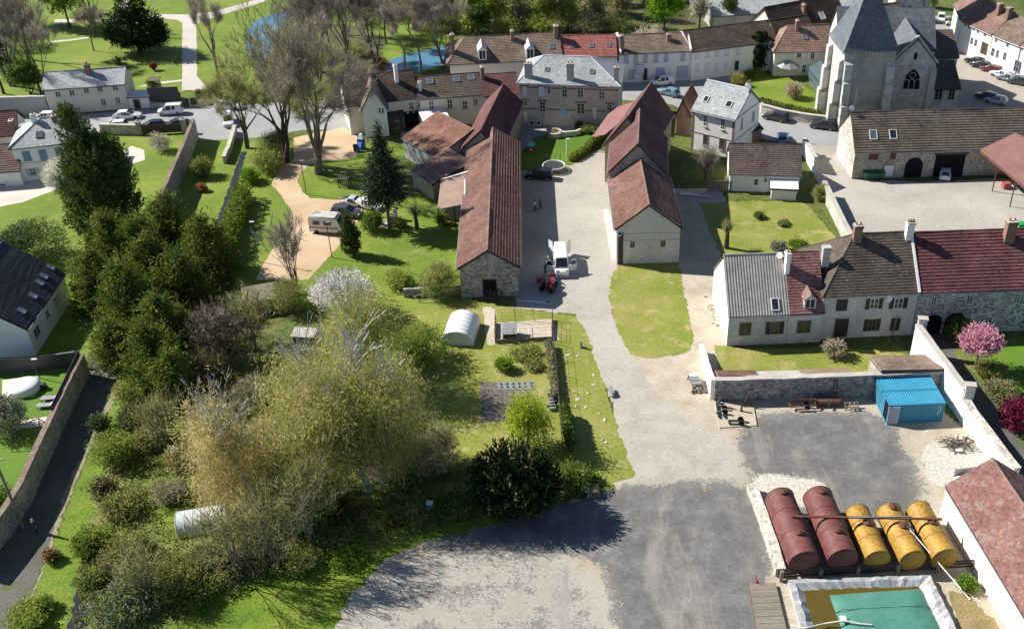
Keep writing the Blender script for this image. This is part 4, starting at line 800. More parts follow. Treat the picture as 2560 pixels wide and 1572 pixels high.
rl_ = building('annex', 'low annex with salmon tile roof at the left of the blue-shuttered house', 'annex', P(-60,430,2.8), P(45,422,2.8), 7, 2.8, 5.6, 'gx', 'whitewash', 'orangetile', o=.3)
rl_.roof.data.materials[0] = K['pinktile']
rl2 = building('neighbour_house', 'dark red roof peeping in at the left edge behind the salmon annex', 'house', P(-80,345,5), P(40,333,5), 7, 5, 7.6, 'gx', 'whitewash', 'winetile', o=.3)
chpx(rl2, (36,330), 302, mat='brick', sx=.6, sy=1.0, pots=1)
_bA = V2(P(-40,903)); _bB = V2(P(94,880))
wl = building('white_house', 'big white house with near-black slate roof and five roof windows at the left edge', 'house', (-79.2,100.0), (-67.2,101.0), 12.5, 4.2, 8.8, 'gy', 'whitewash', 'darkslate', o=.3, e=.25, style='slate', cap=True)
for q in ((42,770,66,784),(70,733,94,747),(91,704,106,710),(102,688,116,694),(112,661,140,676)): skylight(wl, 1, q, .8, 1.0, 'metalgrey', 'zinc')
wpx(wl, 'R', [(131,735,150,762),(82,812,101,845)], frame='white', shut='shutwhite'); wpx(wl, 'R', [(112,772,124,800)])
# ---- bottom right stone building
sb = building('stone_building', 'bright limewashed stone building with faded red tile roof at the lower right corner', 'farm building', V2(P(2560,1650)), V2(P(2640,1640)), 6, 3.6, 6.4, 'gy', 'rubblelight', 'pinktile') if False else None
_p0 = P(2367,1214,3.7); _p1 = P(2568,1545,3.7)
sb = building('stone_building', 'bright limewashed stone building with faded red tile roof at the lower right corner', 'farm building', _p0, _p1, 8.0, 3.7, 6.6, 'gx', 'rubblelight', 'pinktile', o=.12, e=.15, style='tile')
K['limestonewash'] = stone('limewashed_rubble', (.58,.54,.46), (.80,.77,.70), (.80,.77,.71), 2.4, .4, .2); sb.wall.data.materials[0] = K['limestonewash']
K['brick_roof'] = rooft('brick_red_plain_tiles', (.16,.075,.065), (.215,.105,.09), (.26,.145,.125), (.30,.28,.24), .6, spk=(.42,.38,.33)); sb.roof.data.materials[0] = K['brick_roof']
# ---- the church
def PY(x, y, Y):
    u = (x-PX0)/FPX; v = (y-PY0)/FPX; t = Y/(_c-v*_s); return Vector((u*t, Y, CAMH-t*(_s+v*_c)))
ch = thing('church', 'limestone church with steep blue slate tower roof, gabled transept and traceried window', 'church', (40.9,169.0,0), R(4.5))
b = Bld(); b.root = ch; b.W, b.D, b.z0 = 8.75, 8.4, 0; b.M = Matrix.Translation((40.9,169.0,0)) @ Matrix.Rotation(R(4.5), 4, 'Z')
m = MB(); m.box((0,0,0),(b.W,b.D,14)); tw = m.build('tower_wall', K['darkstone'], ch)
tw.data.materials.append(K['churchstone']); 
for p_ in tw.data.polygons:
    if abs(p_.normal.y) < .5: p_.material_index = 1  # pale stone on the sides, darker front: sun and shade set by colour
m = MB(); m.box((-.15,-.15,13.45),(b.W+.15,b.D+.15,13.7)); 
for i in range(14): x = .3+i*(b.W-.6)/13; m.box((x-.12,-.3,13.15),(x+.12,-.15,13.45)); m.box((x-.12,b.D+.15,13.15),(x+.12,b.D+.3,13.45))
for i in range(13): y = .3+i*(b.D-.6)/12; m.box((-.3,y-.12,13.15),(-.15,y+.12,13.45))
m.build('cornice', K['churchstone'], tw)
m = MB(); cx, cy = b.W/2, b.D/2; ring = []
for hw, hd, z in ((b.W/2+.55,b.D/2+.55,13.7),(b.W/2+.05,b.D/2+.05,14.5),(b.W/2-.75,b.D/2-.75,16.4),(.05,.05,25.2)):
    ring.append([(cx+sx*hw, cy+sy*hd, z) for sx, sy in ((-1,-1),(1,-1),(1,1),(-1,1))])
vs_ = sum(ring, []); m.add(vs_, [(4*i+k,4*i+(k+1)%4,4*i+4+(k+1)%4,4*i+4+k) for i in range(3) for k in range(4)] + [(3,2,1,0)])
m.build('tower_roof', K['churchslate'], ch)
def buttress(x, y, w_, d_, steps, rz=0, name='buttress'):
    m = MB(); z = 0
    for (dd, zt) in steps:
        m.add([(-w_/2,0,z),(w_/2,0,z),(w_/2,-dd,z),(-w_/2,-dd,z),(-w_/2,0,zt+.5),(w_/2,0,zt+.5),(w_/2,-dd,zt),(-w_/2,-dd,zt)], [(0,1,2,3),(7,6,5,4),(0,4,5,1),(1,5,6,2),(2,6,7,3),(3,7,4,0)]); z = zt - .6
    return m.build(name, K['churchstone'], ch, loc=(x,y,0), rz=rz)
buttress(.75, 0, 1.3, 0, [(1.5,4.5),(1.1,8.5),(.7,11.6)]); buttress(b.W-.7, 0, 1.3, 0, [(1.5,4.0),(1.1,8),(.7,11)])
buttress(0, .9, 1.3, 0, [(1.5,4.5),(1.1,8.5),(.7,11.8)], R(270)); buttress(0, b.D-.8, 1.3, 0, [(1.6,4.5),(1.2,8.5),(.8,12.2)], R(270))
def gothic(parent, bld, f, px, mat='black', lights=3, name='tracery_window'):
    x0, y0, x1, y1 = px; ua, _ = onface(bld, f, x0, y1); ub, _ = onface(bld, f, x1, y1); _, z0_ = onface(bld, f, (x0+x1)/2, y1); _, z1_ = onface(bld, f, (x0+x1)/2, y0)
    w_ = ub-ua; h_ = z1_-z0_; sp = h_-w_*.85; pts = [(-w_/2,0),(w_/2,0)]
    for i in range(9): x = w_/2*(1-i/8); pts.append((x, sp+.98*math.sqrt(max(0, w_*w_-(x+w_/2)**2))))
    pts += [(-x, z) for x, z in pts[2:-1][::-1]]
    m = MB(); m.add([(x,-.02,z) for x, z in pts], [list(range(len(pts)))]); o = m.build(name, K[mat], parent, loc=fpos(bld, f, (ua+ub)/2, z0_), rz=FACE[f])
    m = MB(); q = [Vector((x,-.06,z)) for x, z in pts]
    m.tube(q+[q[0]], .11, 5, cap=False)
    for i in range(1, lights): x = -w_/2+w_*i/lights; m.beam((x,-.06,0),(x,-.06,sp+.15),.1)
    if lights == 3:
        for i in range(3):
            c_ = -w_/2+w_*(i+.5)/3; m.tube([(c_+w_/6*math.cos(a),-.06,sp-.1+w_/5*math.sin(a)) for a in [math.pi*k/8 for k in range(9)]], .05, 4, cap=False)
        m.tube([(w_*.17*math.cos(a),-.06,sp+w_*.42+w_*.17*math.sin(a)) for a in [math.pi*k/8 for k in range(17)]], .06, 4, cap=False)
    m.build('tracery', K['churchstone'], o); m = MB(); m.add([(-w_/2-.25,0,-.35),(w_/2+.25,0,-.35),(w_/2+.25,-.3,-.35),(-w_/2-.25,-.3,-.35),(-w_/2-.25,0,-.03),(w_/2+.25,0,-.03),(w_/2+.25,-.3,-.25),(-w_/2-.25,-.3,-.25)], [(0,1,2,3),(7,6,5,4),(0,4,5,1),(1,5,6,2),(2,6,7,3),(3,7,4,0)]); m.build('sill', K['churchstone'], o); return o
u_, z_ = onface(b, 'L', 2088, 150)
m = MB(); m.box((b.D-4.9,-.03,6),(b.D-3.5,-.02,11.5)); m.build('blind_window', K['limestone'], ch, loc=fpos(b, 'L', 0, 0), rz=FACE['L'])
def wing(name, A, W, D, eave, ridge, roofk, wall='churchstone', roof='gy', rz=R(-3), nm='transept'):
    q = Bld(); q.root = ch; q.W, q.D, q.z0 = W, D, 0; M0 = Matrix.Translation(A) @ Matrix.Rotation(rz, 4, 'Z'); q.M = M0; L = ch.matrix_basis if False else b.M.inverted() @ M0
    m = MB(); xr = W/2
    if roof == 'gy':
        m.add([(0,0,0),(W,0,0),(W,D,0),(0,D,0),(0,0,eave),(W,0,eave),(W,D,eave),(0,D,eave),(xr,0,ridge),(xr,D,ridge)], [(0,1,5,8,4),(2,3,7,9,6),(1,2,6,5),(3,0,4,7)])
        sl_ = [((-.35,D,eave-.35*(ridge-eave)/xr), (0,-1,0), (1,0)), ((W+.35,0,eave-.35*(ridge-eave)/xr), (0,1,0), (-1,0))]; run = xr+.35; rise = (ridge-eave)*(1+.35/xr); ln = D
    else:
        yr = D if roof == 'monoB' else D/2
        hs = (eave,eave,ridge,ridge) if roof == 'monoB' else (eave,)*4
        vs = [(0,0,0),(W,0,0),(W,D,0),(0,D,0),(0,0,hs[0]),(W,0,hs[1]),(W,D,hs[2]),(0,D,hs[3]),(0,D/2,ridge),(W,D/2,ridge)]
        m.add(vs, [(0,1,5,4),(2,3,7,6)] + ([(1,2,6,5),(3,0,4,7)] if roof == 'monoB' else [(1,2,6,9,5),(3,0,4,8,7)]))
        k = (ridge-eave)/yr; sl_ = [((0,-.35,eave-.35*k), (1,0,0), (0,1))] + ([] if roof == 'monoB' else [((W,D+.35,eave-.35*k), (-1,0,0), (0,-1))]); run = yr+.35; rise = (ridge-eave)+.35*k; ln = W
    o = m.build(nm+'_wall', K[wall], ch); o.matrix_local = L
    m = MB(); LL = math.hypot(run, rise)
    for i, (p0, U, d) in enumerate(sl_):
        V = Vector((d[0]*run/LL, d[1]*run/LL, rise/LL)); U = Vector(U); roof_slope(m, p0, U, V, U.cross(V), (-.2,ln+.2), (-.2,ln+.2), LL, 'slate' if 'slate' in roofk else 'bigtile', i)
    o2 = m.build(nm+'_roof', [K[roofk], K['darkwood']], ch); o2.matrix_local = L
    q.sl = None; q.wallo = o; return q
tr = wing('transept', (50.3,173.6,0), 7.5, 12, 10.5, 14.6, 'churchslate')
og = gothic(tr.wallo, tr, 'F', (2255,171,2297,224)); 
m = MB(); u, z = onface(tr, 'F', 2289, 141); m.box((u-.25,-.03,z-.6),(u+.25,-.01,z+.6)); m.build('slit_window', K['black'], tr.wallo)
for zz in (4.6, 9.4): m = MB(); m.box((0,-.12,zz),(7.5,.02,zz+.22)); m.build('string_course', K['churchstone'], tr.wallo)
for x in (.1, 7.2): m = MB(); m.add([(x-.55,-.9,0),(x+.55,-.9,0),(x+.55,0,0),(x-.55,0,0),(x-.55,-.6,8.6),(x+.55,-.6,8.6),(x+.55,0,9.4),(x-.55,0,9.4)], [(3,2,1,0),(4,5,6,7),(0,1,5,4),(1,2,6,5),(2,3,7,6),(3,0,4,7)]); m.build('buttress', K['limestone'], tr.wallo)
m = MB()
for sx in (0, 1): m.beam((7.5*sx+(-.3 if sx==0 else .3),-.1,10.3),(3.75,-.1,14.95),.35,.25)
m.build('gable_coping', K['churchstone'], tr.wallo)
wing('nave', (42.5,181.2,0), 17, 11, 10.5, 16.0, 'churchslate', roof='gx', nm='nave')
an = wing('annex', (58.3,177.2,0), 5.9, 5.6, 4.3, 7.3, 'darktile', roof='monoB', nm='sacristy', rz=R(2))
an.root = an.wallo
for q_ in ((2337,224,2356,250),(2371,223,2387,250)): wpx(an, 'F', [q_], frame='limestone', cols=2, rows=3)
wing('aisle', (56.0,183.3,0), 9.0, 11, 7.9, 11.0, 'browntile', roof='gx', nm='aisle', rz=R(2))
K['aislebrown'] = rooft('dusky_aisle_tiles', (.09,.07,.058), (.14,.11,.095), (.18,.14,.12))
for o in bpy.data.objects:
    if o.name.startswith(('aisle_roof','sacristy_roof')): o.data.materials[0] = K['aislebrown']
bt = thing('bell_tower', 'far stone bell tower with paired dark louvred openings behind the church', 'tower', PY(2234,70,212).xy.to_3d(), R(3))
b2_ = Bld(); b2_.root = bt; b2_.W, b2_.D, b2_.z0 = 5.9, 6, 0; b2_.M = Matrix.Translation(bt.location) @ Matrix.Rotation(R(3), 4, 'Z')
m = MB(); m.box((0,0,0),(5.9,6,24)); m.build('wall', K['churchstone'], bt)
m = MB(); m.box((-.7,-.7,0),(.35,.35,22)); m.box((5.55,-.7,0),(6.6,.35,22)); m.build('buttress_pair', K['darkstone'], bt)
m = MB()
for i in range(8): m.box((.45+i*.66,-.25,21.3),(.8+i*.66,0,21.7))
m.box((0,-.3,21.7),(5.9,0,22)); m.build('corbel_table', K['churchstone'], bt)
for q_ in ((2246,13,2259,55),(2262,13,2275,55)): gothic(bt, b2_, 'F', q_, 'darkmetal', 1, 'louvre')
# ---- white houses round the church square
ra = building('square_house', 'white house with faded red roof and rows of small windows facing the church square', 'house', P(2407,50,6.4), P(2482,84,6.4), 9, 6.4, 10.0, 'gx', 'whitewash', 'rosebrown', o=.3, e=.02)
ra.roof.data.materials[0] = K['pinktile']
wpx(ra, 'F', [(2411,57,2416,67),(2420,60,2426,72),(2432,66,2438,78),(2442,72,2448,84),(2459,80,2466,92),(2426,94,2433,112),(2436,98,2443,117)], cols=2, frame='shutgrey', sill=False)
dpx(ra, 'F', (2450,105,2466,136), mat='darkwood'); chpx(ra, (2497,35), 10, mat='brick', sx=.8, sy=1.2)
rb = building('square_house', 'white house with brown roof and tall windows nearest the parked cars on the square', 'house', P(2485,86,6.4), P(2552,112,6.4), 9, 6.4, 9.6, 'gx', 'whitewash', 'browntile', o=.3, e=.02)
wpx(rb, 'F', [(2488,92,2494,107),(2516,101,2523,119),(2478,120,2486,141),(2490,125,2497,145),(2508,131,2516,151),(2535,150,2548,181)], frame='shutgrey', sill=False); chpx(rb, (2520,46), 20, mat='brick', sx=.8, sy=1.2)
rc = building('square_house', 'white house with orange-red roof cut by the right edge beside the square', 'house', P(2555,112,6.4), P(2660,150,6.4), 9, 6.4, 9.6, 'gx', 'whitewash', 'brighttile', o=.3, e=.02)
rz_ = building('square_house', 'white house at the far end of the square under the top edge', 'house', P(2388,8,6.4), P(2405,47,6.4), 9, 6.4, 9.8, 'gx', 'whitewash', 'pinktile', o=.3, e=.02)
# ================================================================ WALLS, FENCES, HEDGES
def wall(name, label, px, h, mat, t=.45, cap=None, cat='wall', h1=None, world=False, capw=.12):
    pts = [V2(q) if world else V2(P(*q)) for q in px]; o0 = pts[0]; r = thing(name, label, cat, o0); rnd = random.Random(len(label)*7+int(px[0][0])); fine = []
    for a, b_ in zip(pts, pts[1:]): k = max(1, int((b_-a).length/1.1)); fine += [a.lerp(b_, i/k) for i in range(k)]
    pts = fine + [pts[-1]]; n = len(pts); hs = [h+((h1 if h1 is not None else h)-h)*i/(n-1)+rnd.uniform(-.05,.05) for i in range(n)]; pts = [p+Vector((rnd.uniform(-.03,.03), rnd.uniform(-.03,.03), 0)) for p in pts]
    L = []; Rr = []
    for i in range(n):
        d = ((pts[min(i+1,n-1)]-pts[i]).normalized() + (pts[i]-pts[max(i-1,0)]).normalized()).normalized(); nn = Vector((-d.y, d.x, 0))*t/2; L.append(pts[i]-o0+nn); Rr.append(pts[i]-o0-nn)
    def ribbon(L, Rr, z0, z1, mm):
        m = MB(); vs = []
        for i in range(n): vs += [(L[i].x,L[i].y,z0[i]),(Rr[i].x,Rr[i].y,z0[i]),(Rr[i].x,Rr[i].y,z1[i]),(L[i].x,L[i].y,z1[i])]
        fs = [(3,2,1,0),(4*n-4,4*n-3,4*n-2,4*n-1)]
        for i in range(n-1):
            for k in range(4): fs.append((4*i+k,4*i+(k+1)%4,4*i+4+(k+1)%4,4*i+4+k))
        m.add(vs, fs); return m
    ribbon(L, Rr, [0]*n, hs, 0).build('masonry', K[mat], r)
    if cap:
        k = 1+2*capw/t; mid = [(a+c)/2 for a, c in zip(L, Rr)]
        ribbon([c+(a-c)*k for a, c in zip(L, mid)], [c+(a-c)*k for a, c in zip(Rr, mid)], [q+.002 for q in hs], [q+.12 for q in hs], 0).build('coping', K[cap], r)
    return r
wall('garden_wall', 'tall grey stone garden wall running from the street towards the golden conifers', [(493,345),(473,400),(439,482),(415,540)], 3.4, 'rubblegrey', .5, 'browntile', capw=.02)
wall('street_wall', 'brown stone wall along the street below the parked dark cars', [(255,334),(352,337)], 1.7, 'rubble', .4, 'concrete')
for i, (q, lb_) in enumerate((((352,337),'left stone pillar of the garden gate on the upper left street'),((463,331),'right stone pillar of the garden gate on the upper left street'))):
    t_ = thing('gate_pillar', lb_, 'pillar', V2(P(*q))); m = MB(); m.box((-.35,-.35,0),(.35,.35,2.3)); m.build('shaft', K['rubble'], t_); m = MB(); m.cbox((0,0,2.4),(.9,.9,.2)); m.cbox((0,0,2.65),(.5,.5,.3),top=.3); m.build('capstone', K['limestone'], t_)
gt = thing('garden_gate', 'dark boarded garden gate between two stone pillars on the upper left street', 'gate', V2(P(358,338)))
d_ = V2(P(457,332))-gt.location; m = MB(); m.beam((0,0,.95), d_+Vector((0,0,.95)), .06, 1.6); m.build('gate_leaf', K['darkwood'], gt)
wall('street_wall', 'pale rendered wall at the far upper left street edge', [(-60,292),(125,286)], 3.4, 'greyplaster', .4, 'concrete')
wall('low_wall', 'low stone wall under the black railing left of the park gates', [(376,270),(455,266)], .9, 'rubblelight', .4)
wall('low_wall', 'low stone wall right of the black park gates', [(498,264),(548,259)], .9, 'rubblelight', .4)
pk = thing('park_gate', 'pair of black park gates with arched top rail on the upper left street', 'gate', V2(P(456,268)))
d_ = V2(P(497,265))-pk.location; L_ = d_.length; pk.rotation_euler = (0,0,math.atan2(d_.y,d_.x))
for k in (0, 1):
    m = MB(); x0_ = .08+k*L_/2; x1_ = L_/2-.06+k*L_/2; m.box((x0_,-.04,.1),(x1_,.04,1.6))
    for i in range(9): x = x0_+(x1_-x0_)*i/8; xx = (x/L_-.5)*2; m.tube([(x,0,1.6),(x,0,2.3+.7*(1-xx*xx))], .025, 4)
    m.build('gate_leaf', K['darkmetal'], pk)
m = MB(); m.tube([(L_*i/12,0,2.3+.7*(1-(i/6-1)**2)) for i in range(13)], .05, 5); m.build('arched_rail', K['darkmetal'], pk)
fn = thing('railing', 'black boarded railing between the white porch and the park gates', 'railing', V2(P(378,268)))
d_ = V2(P(454,264))-fn.location; m = MB(); m.beam((0,0,2.3), d_+Vector((0,0,2.3)), .08, 2.6); m.build('panel', K['darkmetal'], fn)
wall('lane_wall', 'weathered stone wall with tiled coping along the shaded lane', [(222,935),(196,985),(160,1060),(130,1130),(100,1195),(72,1260),(30,1330),(-60,1440)], 2.8, 'rubble', .5, 'browntile', capw=.05)
bf = thing('screen_fence', 'long black screen fence standing above the lane wall', 'fence', V2(P(214,932)))
d_ = V2(P(146,1078))-bf.location; m = MB(); m.beam((0,0,1.7), d_+Vector((0,0,1.7)), .05, 3.0); m.build('screen', K['darkmetal'], bf); m = MB(); m.beam((.32,.02,2.3), d_+Vector((.32,.02,2.3)), .14, .1); m.build('pale_rail', K['white'], bf)
bf = thing('screen_fence', 'black screen fence across the lawn behind the big white house', 'fence', V2(P(-30,938)))
d_ = V2(P(205,915))-bf.location; m = MB(); m.beam((0,0,1.0), d_+Vector((0,0,1.0)), .05, 2.0); m.build('screen', K['darkmetal'], bf)
wall('boundary_wall', 'tall bright white boundary wall from the farmhouse corner down past the blue containers', [(2280,886),(2320,940),(2354,985),(2398,1045)], 4.3, 'whitewash', .5, 'concrete', h1=3.9)
wall('boundary_wall', 'lower limewashed stone wall continuing the white boundary wall to the lower right', [(2399,1046),(2440,1105),(2490,1170),(2530,1220)], 2.9, 'limestonewash', .6, 'rubblelight', h1=2.6)
for q, hh, lb_ in (((2283,884),5.0,'pale end pillar at the farmhouse end of the white boundary wall'),((2399,1046),4.6,'pale stub pillar where the white boundary wall steps down')):
    t_ = thing('wall_pillar', lb_, 'pillar', V2(P(*q))+Vector((.35,0,0)), R(-8)); m = MB(); m.box((-.5,-.35,0),(.5,.35,hh)); m.build('shaft', K['oldwhite'], t_); m = MB(); m.box((-.58,-.43,hh+.002),(.58,.43,hh+.15)); m.build('capstone', K['concrete'], t_)
wall('yard_wall', 'dark rubble wall between the farmhouse garden and the gravel yard', [(1783,1000),(1900,997),(2050,992),(2200,986),(2352,978)], 2.9, 'rubblegrey', .5, 'concrete')
wall('yard_wall', 'short bright white wall turning back from the dark rubble wall to the garden', [(1779,998),(1768,950),(1760,905),(1752,880)], 2.8, 'whitewash', .45, None, h1=1.2)
# roofs of the low sheds leaning on the yard wall
def shed_roof(name, label, xs, depth, z0, z1, mat, style='bigtile'):
    a = V2(P(xs[0], 990)); a.y = P(1783,998).y + .3 + (a.x-P(1783,998).x)*.035; bb_ = V2(P(xs[1], 985)); bb_.y = P(1783,998).y + .3 + (bb_.x-P(1783,998).x)*.035
    q = building(name, label, 'shed', bb_+Vector((0,depth,0)), a+Vector((0,depth,0)), depth, z0, z1, 'monoB', 'rubble', mat, o=.1, e=.03, style=style, gut=False); return q
shed_roof('lean_to_shed', 'broken red-tiled lean-to roof behind the left end of the dark rubble wall', (1790,1888), 2.4, 1.9, 3.0, 'redtile')
shed_roof('lean_to_shed', 'grey sheet lean-to roof in the middle behind the dark rubble wall', (1893,1996), 2.2, 1.9, 2.95, 'rustsheet', 'flat').roof.data.materials[0] = K['concrete']
shed_roof('lean_to_shed', 'reddish-brown sheet lean-to roof behind the dark rubble wall', (2000,2126), 2.4, 1.9, 2.95, 'rustsheet', 'flat')
shed_roof('lean_to_shed', 'mossy brown tiled lean-to roof behind the right end of the dark rubble wall', (2190,2345), 4.2, 2.2, 3.4, 'browntile')
wall('churchyard_wall', 'curving stone retaining wall below the church lawn', [(1850,240),(1880,262),(1905,283),(1960,298),(2020,308),(2088,318)], 1.6, 'rubblelight', .5, 'concrete')
wall('yard_boundary', 'pale stone wall between the garden plot and the farmyard', [(2056,488),(2075,525),(2106,588),(2130,630)], 2.3, 'rubblelight', .5, 'concrete', h1=2.0)
wall('yard_boundary', 'short whitewashed wall beside the cottage on the farmyard lane', [(2006,382),(2022,408),(2035,432)], 2.6, 'whitewash', .5, 'concrete')
wall('block_wall', 'pale crumbling block wall left of the rusty tanks', [(1877,1225),(1905,1300),(1934,1385),(1950,1440)], 1.0, 'rubblelight', .9, None)
wall('low_wall', 'low boundary wall beside the ditch at the upper left gardens', [(590,330),(575,380),(562,410)], 1.2, 'rubblelight', .4, 'concrete')
wall('low_wall', 'crumbling low stone wall behind the white blossom tree', [(1010,742),(1080,738),(1155,736)], 1.2, 'rubblegrey', .4)
# ================================================================ TREES AND SHRUBS
L = {}
L['golden'] = leafm('golden_conifer_spray', (.075,.10,.02), (.20,.23,.042), (.43,.42,.10), .35)
L['cypress'] = leafm('dark_cypress_spray', (.045,.07,.02), (.09,.13,.035), (.15,.18,.06), .25)
L['yew'] = leafm('yew_needles', (.013,.023,.012), (.029,.049,.021), (.065,.085,.039), .15)
L['spruce'] = leafm('spruce_needles', (.028,.046,.028), (.070,.096,.054), (.132,.155,.093), .15)
L['birch'] = leafm('birch_catkins', (.39,.34,.14), (.56,.49,.22), (.70,.63,.38), .6)
L['birchgreen'] = leafm('young_birch_leaves', (.27,.31,.06), (.42,.46,.11), (.58,.58,.20), .55)
L['birchgold'] = leafm('golden_birch_twigs', (.44,.36,.14), (.58,.48,.21), (.68,.60,.32), .6)
L['twig'] = leafm('bare_twigs', (.27,.23,.175), (.41,.355,.28), (.56,.50,.41), .2)
L['twigdark'] = leafm('dark_bare_twigs', (.06,.05,.035), (.13,.105,.08), (.24,.20,.155), .15)
L['twiggreen'] = leafm('budding_twigs', (.27,.27,.10), (.40,.40,.165), (.55,.53,.27), .35)
L['fresh'] = leafm('fresh_spring_leaves', (.109,.232,.019), (.217,.388,.031), (.341,.512,.062), .45)
L['willow'] = leafm('weeping_willow_leaves', (.248,.341,.031), (.419,.512,.054), (.558,.620,.093), .45)
L['shrub'] = leafm('mixed_shrub_leaves', (.12,.19,.03), (.25,.33,.06), (.44,.48,.13), .45)
L['shrubdull'] = leafm('dull_bramble_leaves', (.19,.19,.065), (.33,.325,.12), (.48,.45,.22), .45)
L['shrublight'] = leafm('light_shrub_leaves', (.20,.28,.05), (.36,.43,.09), (.52,.54,.16), .45)
L['ivy'] = leafm('ivy_leaves', (.045,.085,.02), (.11,.18,.04), (.22,.29,.09), .3)
L['hedge'] = leafm('hedge_leaves', (.11,.18,.022), (.20,.29,.04), (.32,.39,.08), .35)
L['blossom'] = leafm('white_blossom', (.620,.600,.560), (.820,.800,.780), (.860,.850,.840), .35)
L['cream'] = leafm('cream_blossom', (.550,.528,.396), (.770,.748,.605), (.880,.858,.748), .35)
L['pink'] = leafm('pink_blossom', (.600,.240,.350), (.740,.400,.500), (.800,.560,.620), .35)
L['purple'] = leafm('purple_leaves', (.117,.010,.033), (.247,.026,.072), (.364,.065,.117), .3)
L['olive'] = leafm('silver_olive_leaves', (.155,.171,.109), (.310,.333,.232), (.496,.519,.403), .25)
L['laurel'] = leafm('glossy_laurel_leaves', (.039,.070,.023), (.132,.171,.078), (.419,.449,.295), .2)  # palest leaf colour paints in the highlights; the shader is matt
L['pampas'] = leafm('pampas_plumes', (.385,.308,.187), (.572,.484,.330), (.682,.605,.462), .3)
L['copper'] = leafm('copper_twigs', (.310,.155,.070), (.465,.264,.132), (.558,.357,.202), .3)

def crown_mesh(name, blobs, n, per, ln, wd, spray=1.2, up=0.0, out=1.0, rnd=.5, mats=(('shrub',1.0),), seed=0, inner=.45, spread=.25, droop=0.0, zmin=.1, tilt=.6):
    """leaf sprays filling a set of ellipsoids: each spray is a run of small leaf faces along a twig"""
    g = np.random.default_rng(seed); B = np.array(blobs, float); vol = (B[:,3]*B[:,4]*B[:,5])**.67; pick = g.choice(len(B), n, p=vol/vol.sum())
    d = g.normal(size=(n,3)); d /= np.linalg.norm(d, axis=1)[:,None]
    rad = inner + (1-inner)*np.sqrt(g.random(n)); b = B[pick]; tip = b[:,:3] + d*b[:,3:6]*rad[:,None]
    dirv = d*out + np.array([0,0,up]) + g.normal(size=(n,3))*rnd; dirv /= np.linalg.norm(dirv, axis=1)[:,None]
    sl = spray*(.6+.8*g.random(n)); t = np.linspace(0, 1, per)[None,:]*np.ones((n,1)); t = (t + g.random((n,per))/per)
    pos = tip[:,None,:] - dirv[:,None,:]*(sl[:,None]*(1-t))[:,:,None]
    pos = pos + g.normal(size=(n,per,3))*(spread*sl[:,None]*(1.1-t))[:,:,None]
    pos[:,:,2] -= droop*(t**2)*sl[:,None]
    ax = dirv[:,None,:] + g.normal(size=(n,per,3))*tilt; ax[:,:,2] -= droop*t*1.2; ax /= np.linalg.norm(ax, axis=2)[:,:,None]
    pos = pos.reshape(-1,3); ax = ax.reshape(-1,3); k = pos[:,2] > zmin; pos = pos[k]; ax = ax[k]; m = len(pos)
    r = g.normal(size=(m,3)); w_ = np.cross(ax, r); w_ /= np.linalg.norm(w_, axis=1)[:,None] + 1e-9
    l_ = (ln*(.6+.8*g.random(m)))[:,None]; ww = (wd*(.6+.8*g.random(m)))[:,None]
    V = np.stack([pos-ax*l_/2, pos+w_*ww/2, pos+ax*l_/2, pos-w_*ww/2], 1).reshape(-1,3)
    mi = np.repeat(g.choice(len(mats), n, p=np.array([q[1] for q in mats])/sum(q[1] for q in mats))[:,None], per, 1).reshape(-1)[k]
    me = bpy.data.meshes.new(name); me.vertices.add(4*m); me.vertices.foreach_set('co', V.ravel()); me.loops.add(4*m); me.loops.foreach_set('vertex_index', np.arange(4*m, dtype=np.int32))
    me.polygons.add(m); me.polygons.foreach_set('loop_start', np.arange(0, 4*m, 4, dtype=np.int32))
    for q in mats: me.materials.append(L[q[0]])
    me.polygons.foreach_set('material_index', mi.astype(np.int32)); me.update(calc_edges=True); return me

def limbs(mb, p, d, ln, r, depth, rnd, tips, up=.15, split=(2,3), ang=.55, shrink=.68, wig=.12, segs=3, minr=.02, sides=5):
    pts = [p]; rs = [r]; q = p.copy(); dd = d.normalized(); dirs = [dd]
    for i in range(segs):
        dd = (dd + Vector((rnd.uniform(-wig,wig), rnd.uniform(-wig,wig), rnd.uniform(-wig,wig)+up*.3))).normalized(); q = q + dd*ln/segs; pts.append(q.copy()); rs.append(max(minr, r*(1-.45*(i+1)/segs))); dirs.append(dd)
        if depth <= 2: tips.append((q.copy(), dd))
    mb.tube(pts, rs, max(3, sides), cap=False)
    if depth == 0: return
    n = rnd.randint(*split)
    for k in range(n + 1):
        a = rnd.uniform(0, 6.283); at = segs if k < 2 else rnd.randint(1, segs); x = dirs[at].orthogonal().normalized(); y = dirs[at].cross(x); s_ = ang*rnd.uniform(.5,1.3) if k else ang*.45
        nd = (dirs[at]*math.cos(s_) + (x*math.cos(a)+y*math.sin(a))*math.sin(s_) + Vector((0,0,up))).normalized()
        limbs(mb, pts[at], nd, ln*shrink*rnd.uniform(.6,1.2), max(minr, rs[at]*.66), depth-1, rnd, tips, up, split, ang, shrink, wig, max(2, segs-1), minr, sides-1)
